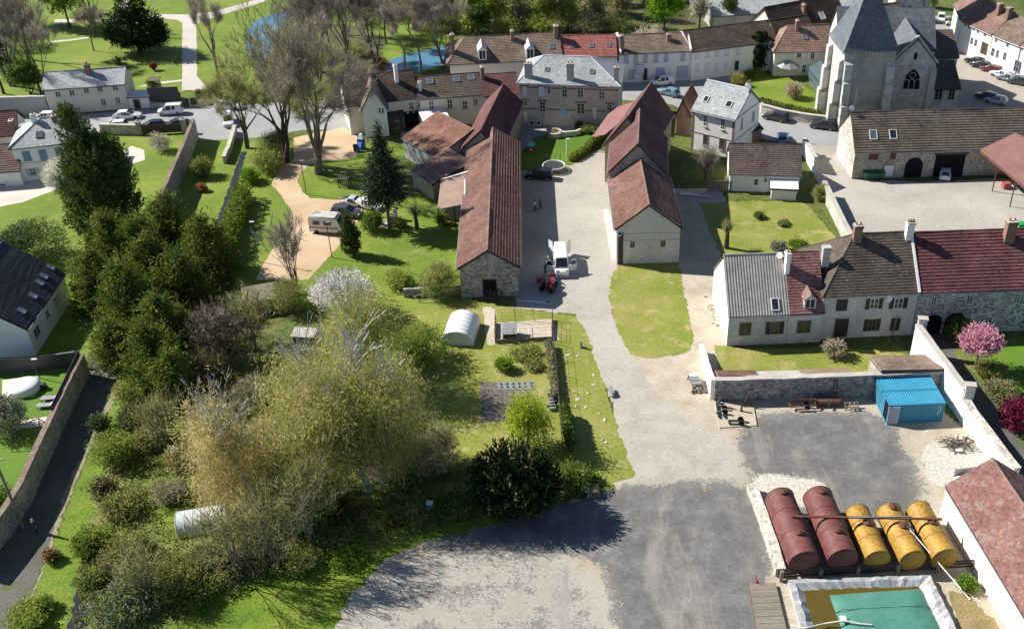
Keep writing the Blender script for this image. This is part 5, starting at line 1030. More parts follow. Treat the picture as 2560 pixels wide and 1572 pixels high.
def tree(name, label, cat, base, h, crown, bark='bark', trunk=(.3, .45), limb=None, seed=1, group=None, cr_name='crown', lean=(0,0), loc=None):
    """a tapered trunk with limbs and a crown of leaf sprays; crown = kwargs for crown_mesh, blobs in metres from the base"""
    t = thing(name, label, cat, loc if loc is not None else V2(P(*base)), 0, group); rnd = random.Random(seed); mb = MB(); th_ = h*trunk[1]
    top = Vector((lean[0]*th_, lean[1]*th_, th_)); tips = []
    lb = dict(n=4, ln=h*.28, depth=2, ang=.6, up=.2); lb.update(limb or {})
    mb.tube([(0,0,-.1), (top.x*.3, top.y*.3, th_*.35), (top.x*.65+rnd.uniform(-.1,.1), top.y*.65, th_*.7), top], [trunk[0]*1.25, trunk[0], trunk[0]*.85, trunk[0]*.7], 8, cap=False)
    for k in range(lb['n']):
        a = 6.283*(k+rnd.uniform(-.3,.3))/lb['n']; s_ = lb['ang']*rnd.uniform(.6,1.2)
        limbs(mb, top - Vector((0,0,rnd.uniform(0,.15)*th_)), Vector((math.cos(a)*math.sin(s_), math.sin(a)*math.sin(s_), math.cos(s_))), lb['ln']*rnd.uniform(.8,1.2), trunk[0]*.5, lb['depth'], rnd, tips, lb['up'], lb.get('split',(2,3)), minr=lb.get('minr',.025))
    mb.build('trunk', K[bark], t)
    if crown:
        c = dict(crown); c.pop('name', 0); c.setdefault('seed', seed); link(cr_name, crown_mesh(cr_name, **c), t)
    return t
def baretree(name, label, cat, base, h, seed, bark='bark', r=.3, fork=.3, depth=5, n=3, ang=.35, up=.25, twigs=1800, tw=(.9,.045), twm='twig', group=None, shrink=.7, spread=.8, loc=None, stems=1):
    t = thing(name, label, cat, loc if loc is not None else V2(P(*base)), 0, group); rnd = random.Random(seed); mb = MB(); tips = []
    for s_ in range(stems):
        o = Vector((rnd.uniform(-.4,.4), rnd.uniform(-.4,.4), -.1)) if stems > 1 else Vector((0,0,-.1)); ln = Vector((rnd.uniform(-.25,.25), rnd.uniform(-.25,.25), 1)) if stems > 1 else Vector((rnd.uniform(-.05,.05), rnd.uniform(-.05,.05), 1))
        top = o + ln*h*fork; mb.tube([o, o.lerp(top,.5)+Vector((rnd.uniform(-.1,.1),0,0)), top], [r*1.2, r, r*.8], 7, cap=False)
        for k in range(n):
            a = 6.283*(k+rnd.uniform(-.3,.3))/n; q = ang*rnd.uniform(.4,1.2); limbs(mb, top, Vector((math.cos(a)*math.sin(q), math.sin(a)*math.sin(q), math.cos(q))), h*(1-fork)*(1-shrink)*1.2, r*.62, max(1,depth-1), rnd, tips, up*.6, (1,2), ang*1.5, shrink, .2, 4, .025)
    mb.build('trunk', K[bark], t)
    if twigs and tips:
        g = np.random.default_rng(seed); idx = g.integers(0, len(tips), twigs); T = np.array([[*q[0], *q[1]] for q in tips])[idx]
        dv = T[:,3:] + g.normal(size=(twigs,3))*.55; dv[:,2] += .15; dv /= np.linalg.norm(dv,axis=1)[:,None]; l_ = (tw[0]*(.5+g.random(twigs)))[:,None]
        a = T[:,:3] + g.normal(size=(twigs,3))*spread*.3 - dv*l_*.3; b = a + dv*l_; s_ = np.cross(dv, g.normal(size=(twigs,3))); s_ /= np.linalg.norm(s_,axis=1)[:,None]; s_ *= tw[1]/2
        V = np.stack([a-s_, a+s_, b+s_*.3, b-s_*.3],1).reshape(-1,3); me = bpy.data.meshes.new('twigs'); m = twigs
        me.vertices.add(4*m); me.vertices.foreach_set('co', V.ravel()); me.loops.add(4*m); me.loops.foreach_set('vertex_index', np.arange(4*m, dtype=np.int32)); me.polygons.add(m); me.polygons.foreach_set('loop_start', np.arange(0,4*m,4,dtype=np.int32)); me.materials.append(L[twm]); me.update(calc_edges=True)
        link('twigs', me, t)
    return t
def shrub(label, base, r, h, mats, seed, n=260, per=9, ln=.28, wd=.13, name='shrub', cat='shrub', up=.3, group=None, loc=None, ry=None, inner=.35, stems='barkdark', spray=None, **kw):
    t = thing(name, label, cat, loc if loc is not None else V2(P(*base)), 0, group); rnd = random.Random(seed); ry = ry or r
    bl = [(0,0,h*.5,r,ry,h*.52)] + [(rnd.uniform(-.5,.5)*r, rnd.uniform(-.5,.5)*ry, h*rnd.uniform(.45,.7), r*.55, ry*.55, h*.4) for _ in range(3)]
    mb = MB(); tips = []
    for k in range(6):
        a = 6.283*k/6+rnd.uniform(-.4,.4); limbs(mb, Vector((.12*math.cos(a),.12*math.sin(a),0)), Vector((math.cos(a)*.6*r/h*1.6, math.sin(a)*.6*ry/h*1.6, 1)), h*.5, .05, 1, rnd, tips, .1, minr=.018, sides=4)
    mb.build('stems', K[stems], t)
    link('foliage', crown_mesh('foliage', bl, n, per, ln, wd, spray or min(1.0, r*.6), up, 1.0, .5, mats, seed, inner, .22, **kw), t); return t

def cone_blobs(h, r, n=7, z0=.08, pw=1.0):
    return [(0,0,h*(z0+(1-z0)*(i+.4)/n), r*(1-((i+.2)/n)**pw*.92), r*(1-((i+.2)/n)**pw*.92), h*.75/n+.3) for i in range(n)]
# ---- the golden conifers and the dark cypress
rt = tree('cypress_tree', 'tall dark green cypress with loose rounded top in front of the shuttered house', 'tree', (282,590), 20.5, dict(blobs=[(0,0,4.5,5.6,5.6,4.6),(0,0,9,5.4,5.4,4.8),(.6,0,12.2,4.6,4.6,4.2),(-1.2,.3,16.0,2.5,2.5,3.4),(-1.6,.3,18.4,1.3,1.3,2.2),(1.5,0,13,3.2,3.2,3.0)], n=2900, per=14, ln=.42, wd=.16, spray=1.7, up=.75, out=.7, rnd=.35, mats=(('cypress',1.0),('ivy',.25)), inner=.6, spread=.16), 'barkdark', (.4,.5), dict(n=3,depth=0,ln=2), 3)
GC = 'golden green conifers massed at the left'
for i, (bx, by, h, r, lb) in enumerate([
    (300,690,10.2,3.9,'golden green conifer at the back left of the conifer mass, beside the laurel'),
    (440,650,10.4,4.6,'golden green conifer at the top of the conifer mass below the long clipped hedge'),
    (530,690,9.6,4.4,'darker golden conifer at the right shoulder of the conifer mass'),
    (340,820,10.0,4.4,'golden conifer in the middle of the conifer mass nearest the white house'),
    (400,960,9.0,3.8,'golden conifer standing at the front of the conifer mass above the lane'),
    (450,1010,7.6,2.9,'narrow bright golden conifer at the lowest tip of the conifer mass'),
    (300,905,6.2,3.2,'smaller golden conifer overhanging the lane wall'),
    (255,770,8.6,3.7,'golden conifer at the left flank beside the lawn of the white house'),
    (395,745,9.6,4.2,'golden conifer in the second row behind the middle one'),
    (470,770,9.4,4.2,'dark golden conifer at the heart of the mass above the bare thicket'),
    (420,880,8.6,3.6,'golden conifer filling the lower middle of the conifer mass'),
    (370,700,10.0,3.8,'golden conifer with the tallest tip directly below the cypress')]):
    tree('golden_conifer', lb, 'tree', (bx,by), h, dict(blobs=cone_blobs(h, r*1.12, 6, .05, 1.5)+[(r*(.25+.11*k)*math.cos(k*2.4+i),r*(.25+.11*k)*math.sin(k*2.4+i),h*(.86-.075*k),.75,.75,h*.19) for k in range(6)], n=int(270*r), per=18, ln=.42, wd=.115, spray=2.6, up=.6, out=1.1, rnd=.3, mats=(('golden',1.0),('ivy',.4)), inner=.45, spread=.075, seed=20+i), 'barkdark', (.28,.7), dict(n=4,depth=1,ln=h*.15), 30+i, GC)
# ---- weeping birches
BG = 'yellow weeping birches in the middle of the garden'
def birch(label, base, h, r, seed, mats, lean=(0,0), n=1500):
    rr = random.Random(seed); bl = [(lean[0]*h*.6+rr.uniform(-.35,.35)*r, lean[1]*h*.6+rr.uniform(-.35,.35)*r, h*rr.uniform(.30,.84), r*rr.uniform(.5,.72), r*rr.uniform(.5,.72), h*rr.uniform(.14,.22)) for _ in range(9)]
    t = tree('birch_tree', label, 'tree', base, h, dict(blobs=bl, n=n, per=18, ln=.46, wd=.06, spray=2.8, up=-.3, out=.5, rnd=.35, mats=mats, inner=.2, spread=.10, droop=.85, tilt=.35, zmin=.5), 'birchbark', (.27,.5), dict(n=5,ln=h*.22,depth=3,ang=.5,up=.22,minr=.028), seed, BG, lean=lean); return t
birch('tall weeping birch with white forked trunk leaning from the white bee boxes', (925,1225), 18.5, 8.0, 41, (('birch',1.0),('birchgreen',.7)), (-.28,.05), 2700)
birch('weeping birch with upright pale trunk beside the bare round shrub', (962,1200), 16.5, 6.8, 42, (('birch',1.0),('birchgreen',.9)), (-.03,.0), 2200)
birch('greenish weeping birch behind, nearest the white polytunnel', (900,960), 14.0, 6.8, 43, (('birchgreen',1.0),('birch',.5)), (.05,0), 1300)
birch('golden leaning birch on the left with thin curved trunk beside the clear polytunnel', (672,1300), 15.0, 4.8, 44, (('birchgold',1.0),('birch',.6)), (-.34,.12), 850)
birch('low golden birch standing between the conifers and the leaning birch', (560,1180), 9.5, 3.6, 45, (('birchgold',1.0),('birch',.5)), (-.05,0), 700)
# ---- single trees in the garden and yard
tree('cherry_tree', 'white blossoming cherry tree above the weeping birches', 'tree', (865,790), 6.6, dict(blobs=[(0,0,4.2,4.3,4.0,2.2),(-2,0,3.6,2.4,2.4,1.9),(2.2,0,3.6,2.5,2.4,1.8),(0,0,5.2,2.8,2.8,1.3)], n=750, per=10, ln=.26, wd=.15, spray=1.2, up=.5, out=.9, rnd=.4, mats=(('blossom',1.0),), inner=.6, spread=.09), 'barkdark', (.2,.3), dict(n=6,ln=1.9,depth=2), 51)
tree('weeping_willow', 'small bright yellow-green weeping willow beside the tilled plot', 'tree', (1322,1120), 7.4, dict(blobs=[(0,0,5.0,2.5,2.5,2.0),(.3,0,3.8,2.8,2.7,2.2),(-.6,.3,4.4,2.2,2.2,2.0)], n=620, per=15, ln=.32, wd=.10, spray=1.9, up=-.4, out=.6, rnd=.3, mats=(('willow',1.0),), inner=.45, spread=.09, droop=.95, tilt=.3), 'bark', (.17,.5), dict(n=5,ln=1.3,depth=1), 52)
yw_ = tree('yew_tree', 'broad very dark yew casting its shadow over the gravel yard', 'tree', (1290,1275), 6.9, dict(blobs=[(0,0,2.8,4.2,3.6,2.9),(-1.9,.4,2.3,2.4,2.4,2.2),(1.6,.2,2.6,2.6,2.6,2.3),(-.5,0,4.6,2.6,2.4,2.0)], n=1500, per=12, ln=.42, wd=.11, spray=1.5, up=.55, out=.9, rnd=.3, mats=(('yew',1.0),('shrubdull',.06)), inner=.6, spread=.14), 'barkdark', (.3,.25), dict(n=6,ln=1.8,depth=1), 53)
yw_.scale = (1.15, 1.1, 1.35)
tree('spruce_tree', 'dark spruce with bare lower trunk beside the white gable-fronted house', 'tree', (975,575), 16.5, dict(blobs=[(0,0,z*1.23,r_*1.3,r_*1.3,1.2) for z, r_ in ((4.2,2.7),(5.3,2.9),(6.4,2.7),(7.5,2.3),(8.6,1.95),(9.7,1.55),(10.8,1.1),(11.9,.7),(12.8,.35))], n=1400, per=12, ln=.42, wd=.13, spray=1.4, up=-.12, out=1.0, rnd=.25, mats=(('spruce',1.0),), inner=.45, spread=.12), 'bark', (.22,.95), dict(n=2,ln=.8,depth=0), 54)
tree('small_conifer', 'small upright dark conifer beside the camper van casting a long shadow', 'tree', (882,638), 7.6, dict(blobs=[(0,0,1.8,1.5,1.5,1.6),(0,0,3.2,1.5,1.5,1.7),(0,0,4.7,1.2,1.2,1.6),(-.1,0,6.1,.75,.75,1.3)], n=420, per=12, ln=.36, wd=.12, spray=1.0, up=.8, out=.7, rnd=.3, mats=(('cypress',1.0),), inner=.6, spread=.12), 'barkdark', (.14,.6), dict(n=2,depth=0,ln=1), 55)
tree('cherry_tree', 'pink blossoming cherry beside the flint farmhouse lane', 'tree', (2436,922), 6.4, dict(blobs=[(0,0,4.2,2.6,2.6,1.9),(-1.2,0,3.9,1.6,1.6,1.4),(1.3,0,3.9,1.6,1.6,1.4),(0,0,5.1,1.8,1.8,1.2)], n=620, per=9, ln=.22, wd=.16, spray=.9, up=.6, out=1, rnd=.4, mats=(('pink',1.0),), inner=.5, spread=.12), 'bark', (.13,.36), dict(n=6,ln=1.4,depth=2), 56)
shrub('dark crimson-leaved shrub at the right edge beside the lane', (2540,1068), 2.3, 3.6, (('purple',1.0),), 57, 520, 10, .26, .15)
baretree('pollard_tree', 'gnarled pollarded tree with thin whips in the walled garden plot', 'tree', (1815,620), 4.6, 58, 'barkdark', .34, .55, 1, 4, .7, .1, 260, (1.1,.04), 'twiggreen', shrink=.6)
baretree('pollard_tree', 'stubby pollarded tree on the lawn between spruce and open cart shed', 'tree', (1042,572), 4.2, 59, 'barkdark', .3, .5, 2, 4, .55, .1, 220, (1.0,.04), 'twig', shrink=.62)
baretree('bare_tree', 'leafless many-stemmed shrub tree in front of the grey-roofed house', 'tree', (1765,452), 6.5, 60, 'bark', .1, .2, 3, 4, .45, .3, 1500, (1.3,.04), 'twig', stems=4)
baretree('bare_tree', 'tall half-bare larch by the foot of the sandy drive', 'tree', (742,735), 11, 61, 'bark', .14, .16, 5, 4, .3, .4, 2200, (.9,.04), 'twig', shrink=.7, stems=2)
t_ = baretree('bare_tree', 'huge multi-trunked bare tree dominating the sandy drive entrance', 'tree', (790,432), 23, 62, 'bark', .55, .14, 7, 4, .42, .2, 9500, (1.3,.045), 'twig', shrink=.74, stems=2)
baretree('bare_tree', 'second big bare tree with ivy thicket left of the sandy drive entrance', 'tree', (718,405), 22, 63, 'barkdark', .42, .16, 7, 4, .42, .2, 7000, (1.2,.05), 'twiggreen', shrink=.73, stems=2)
baretree('bare_tree', 'bare olive-brown tree nearest the park gates by the street', 'tree', (618,372), 13, 64, 'bark', .3, .2, 5, 4, .42, .2, 7000, (1.2,.05), 'twiggreen', shrink=.72, stems=2)
baretree('tall_poplar', 'tall narrow bare poplar standing on the park lawn beside the path', 'tree', (553,222), 17.5, 65, 'bark', .3, .35, 5, 4, .26, .38, 3500, (1.1,.045), 'twig', shrink=.7)
for i, (b_, h_, lb) in enumerate((((700,1425),10.5,'leafless sapling clump right of the white cabinet above the bright bank'),((605,1450),9.5,'leafless sapling clump in the lower left brambles by the bright bank'),((370,1500),6.0,'leafless sapling clump in the olive brambles at the lower left'),((790,1370),11.0,'slender leafless trees between ivy thickets and the yard'),((420,1130),7.0,'slender leafless saplings in the brown bramble mound'),((640,880),9.0,'leafless slender trees between dark thicket and birches'))):
    baretree('bare_sapling', lb, 'tree', b_, h_, 300+i, 'bark', .08, .2, 4, 3, .4, .35, 1050, (1.0,.04), 'twiggreen', 'leafless saplings in the scrub', shrink=.7, stems=5)
# ---- bare trees and woodland along the river
protos = [baretree('bare_tree', 'bare forked tree rising from the river bank behind the village street', 'tree', (800,205), 18, 71, 'bark', .24, .16, 6, 3, .36, .3, 5000, (1.2,.05), 'twig', shrink=.73, stems=3),
          baretree('bare_tree', 'straight bare tree on the far bank behind the brown-roofed row', 'tree', (1055,186), 17, 72, 'bark', .22, .3, 6, 3, .42, .3, 4200, (1.2,.05), 'twig', shrink=.72)]
RG = 'bare trees along the river'
for q in protos: q['group'] = RG
spots = [((1015,190),'bare tree leaning over the blue stream close to the dark-roofed village house',.95,1),((800,180),'bare tree on the island left of a thicker pair',1.1,0),((830,150),'bare tree behind the island pair',1.0,1),((870,170),'bare tree at the middle of the river loop',1.1,0),((940,160),'bare tree on the bright grass beside the lower stream',1.0,0),((965,110),'bare tree at the wood edge above the bright grass',1.0,1),((860,90),'bare tree above the river loop at the top edge',1.0,0),((1110,160),'bare tree where the stream meets the long brown roof',.9,0),((30,215),'bare tree at the far left behind the street house',1.2,0),((75,150),'bare tree deep in the park at the left edge',1.2,1),((110,240),'bare tree close behind the pale slate street house',1.0,0),((240,90),'bare tree left of the round dark yew in the park',.9,0),((235,128),'slim bare tree with copper tint before the park path',.6,1)]
rr = random.Random(9)
for (b_, lb, sc, k) in spots: dup(protos[k], V2(P(*b_)), rr.uniform(0,6.28), lb, RG, sc)
# woodland beyond the row: leafing trees
def leafy(label, base, h, r, mats, seed, name='leafy_tree', n=600, bark='barkdark', grp=None, ln=.42, wd=.25, per=10, tr=.35, inner=.35, lo=.42):
    rr = random.Random(seed); bl = [(rr.uniform(-.4,.4)*r, rr.uniform(-.4,.4)*r, h*rr.uniform(lo,.82), r*rr.uniform(.5,.7), r*rr.uniform(.5,.7), h*rr.uniform(.15,.22)) for _ in range(8)]
    return tree(name, label, 'tree', base, h, dict(blobs=bl, n=n, per=per, ln=ln, wd=wd, spray=1.5, up=.3, out=1, rnd=.5, mats=mats, inner=inner, spread=.2), bark, (.22,tr), dict(n=4,depth=2,ln=h*.2), seed, grp)
WG = 'spring trees in the wood behind the row of houses'
wp = [leafy('yellow-green spring tree in the wood above the brown-roofed row', (1180,80), 15, 4.2, (('birchgreen',1.0),('shrublight',.6)), 81, grp=WG, n=700, lo=.15),
      leafy('olive half-bare tree in the wood behind the red roof', (1300,75), 15, 4.0, (('shrubdull',1.0),('twig',.8),('birchgreen',.4)), 82, grp=WG, n=700, lo=.15)]
for (b_, lb, sc, k) in [((1240,60),'yellowish spring tree second along the wood edge',1.0,0),((1360,70),'yellow-green spring tree directly above the red roof',1.05,0),((1420,75),'yellow-green spring tree left of the dark gap in the wood',1.0,0),((1480,60),'olive tree right of the yellow-green ones in the wood',1.1,1),((1545,40),'olive tree beside the vivid green tree',1.0,1),((1120,55),'brownish tree at the left end of the wood',1.0,1),((1050,30),'yellow-green slim tree at the top edge of the wood',1.0,0),((1200,20),'olive tree deep in the wood at the top edge',1.1,1),((1330,10),'yellowish tree deep in the wood at the top edge',1.1,0),((1460,5),'olive tree deep in the wood behind the dark gap',1.1,1),((1000,20),'brown tree by the river bend at the top edge',1.0,1),((1600,0),'yellow-green tree at the top edge behind the vivid green tree',1.0,0),((880,5),'brown tree at the top edge above the river',1.0,1),((1760,-5),'olive tree behind the grey warehouse',.9,1),((1860,-20),'dark olive tree behind the right end of the warehouse',.9,1),((2330,20),'yellow-green tree beside the lane past the church',.45,0)]:
    dup(wp[k], V2(P(*b_)), rr.uniform(0,6.28), lb, WG, sc)
leafy('vivid fresh green tree behind the white row of houses', (1660,92), 11.5, 5.0, (('fresh',1.0),), 83, n=800)
leafy('pale blossoming tree between the vivid green tree and the warehouse', (1748,72), 8.5, 2.8, (('cream',1.0),('twig',.8)), 84, n=300)
shrub('low pinkish flowering shrub behind the mottled brown roof', (1620,108), 4.2, 3.4, (('pampas',1.0),('cream',.6)), 85, 420, 8)
leafy('slim dark evergreen in front of the grey warehouse', (1822,70), 7.5, 2.0, (('ivy',1.0),('laurel',.5)), 86, n=300)
leafy('dark green holly at the wood edge above the long brown roof', (1200,96), 7.5, 3.4, (('cypress',1.0),('ivy',1.0)), 87, n=500, tr=.15)
leafy('bright green leafing tree in the park near the top left corner', (175,70), 12, 5.0, (('shrub',1.0),('fresh',.5)), 88, n=700)
leafy('green ivy-clad tree at the top left corner of the park', (70,60), 14, 4.5, (('ivy',1.0),('shrub',.8)), 89, n=600)
leafy('dark ivy-clad tree at the left edge behind the street wall', (10,235), 13, 4.2, (('ivy',1.0),('twigdark',1.0)), 90, n=600)
leafy('shaded ivy tree between the left edge and the slate street house', (85,262), 9, 3.4, (('ivy',1.0),('shrub',.5)), 91, n=420, tr=.2)
tree('columnar_poplar', 'narrow bright green poplar at the wood edge near the lower stream', 'tree', (1022,72), 12, dict(blobs=[(0,0,4,1.5,1.5,2.5),(0,0,7,1.5,1.5,2.6),(0,0,10,1.1,1.1,2.2)], n=420, per=9, ln=.34, wd=.2, spray=1.2, up=1.1, out=.5, rnd=.3, mats=(('fresh',1.0),('shrublight',.4)), inner=.4, spread=.15), 'bark', (.16,.7), dict(n=3,depth=1,ln=2), 92)
tree('yew_tree', 'big round black-green yew on the park lawn', 'tree', (352,132), 14.0, dict(blobs=[(0,0,5.2,6.6,6.0,4.6),(-2.5,0,4.4,4.2,4.2,3.6),(2.8,0,4.2,4.4,4.2,3.4),(0,0,9.4,3.6,3.6,3.4)], n=1300, per=11, ln=.6, wd=.2, spray=1.8, up=.2, out=1, rnd=.35, mats=(('yew',1.0),('cypress',.12)), inner=.6, spread=.16), 'barkdark', (.5,.2), dict(n=5,ln=2,depth=1), 93)
shrub('small red-leaved shrub on the park lawn near the gates', (386,176), .9, 1.7, (('purple',1.0),), 94, 90, 7)
shrub('round grey shrub on the park lawn behind the street house', (296,160), 1.1, 1.6, (('shrubdull',1.0),), 95, 90, 7)
shrub('dark clipped shrub around the stone well near the park gates', (385,222), 1.5, 1.9, (('ivy',1.0),), 96, 160, 8)
for i, (x_, y_, h_, r_) in enumerate(((1875,176,7.2,1.25),(1890,178,8.2,1.4),(1903,174,7.8,1.35))):
    tree('clipped_cypress', ['left','middle','right'][i]+'most of the three black-green cypresses beside the church lawn', 'tree', (x_,y_), h_, dict(blobs=[(0,0,h_*.28,r_,r_,h_*.28),(0,0,h_*.55,r_,r_,h_*.3),(0,0,h_*.8,r_*.6,r_*.6,h_*.2)], n=1000, per=12, ln=.36, wd=.15, spray=.8, up=1.2, out=.6, rnd=.25, mats=(('yew',1.0),('cypress',.5)), inner=.75, spread=.12), 'barkdark', (.15,.4), dict(n=2,depth=0,ln=1), 97+i, 'cypresses beside the church lawn')
# ---- shrubs and hedges
def hedge(label, px, w_, h, mats, seed, dens=60, name='hedge', ln=.26, wd=.15):
    pts = [V2(P(*q)) for q in px]; t = thing(name, label, 'hedge', pts[0]); bl = []
    core = MB()
    for a, b in zip(pts, pts[1:]):
        n = max(2, int((b-a).length/(w_*.6)))
        for i in range(n): q = a.lerp(b, i/n)-pts[0]; bl.append((q.x, q.y, h*.5, w_*.62, w_*.62, h*.56))
        core.beam((a-pts[0])+Vector((0,0,h*.3)), (b-pts[0])+Vector((0,0,h*.3)), w_*.4, h*.55)
    core.build('branches', K['barkdark'], t)
    link('foliage', crown_mesh('foliage', bl, int(dens*1.8*len(bl)), 8, ln, wd, .5, .5, 1, .5, mats, seed, .7, .2), t); return t
hedge('long tall clipped green hedge between the stream and the sandy drive', [(612,500),(598,545),(583,590),(568,650)], 2.6, 3.2, (('hedge',1.0),('shrublight',.25)), 101, 110)
hedge('low yellow-green hedge along the town hall lawn', [(1503,338),(1480,365),(1455,388),(1425,405)], 1.3, 1.2, (('shrublight',1.0),('hedge',.6)), 102, 60)
hedge('brown hedge behind the low wall right of the park gates', [(502,252),(555,247)], 1.4, 2.2, (('twigdark',1.0),('shrubdull',.5)), 103, 70)
hedge('black-green hedge behind the railing left of the park gates', [(380,250),(452,246)], 1.4, 1.8, (('yew',1.0),('hedge',.2)), 104, 60)
hedge('flowering border on top of the churchyard retaining wall', [(1905,258),(1955,272),(2010,284),(2070,294)], 1.2, 1.1, (('ivy',1.0),('shrubdull',.8),('shrublight',.4)), 105, 45)
hedge('bramble hedge trailing along the wire fence in the kitchen garden', [(1372,870),(1378,910),(1384,960),(1388,1010)], .7, 1.3, (('shrubdull',1.0),('twig',.8)), 106, 40)
hedge('square ivy-covered hedge block beside the weeping willow', [(1412,1045),(1420,1090),(1428,1130)], 1.0, 2.3, (('ivy',1.0),('shrub',.5)), 107, 80)
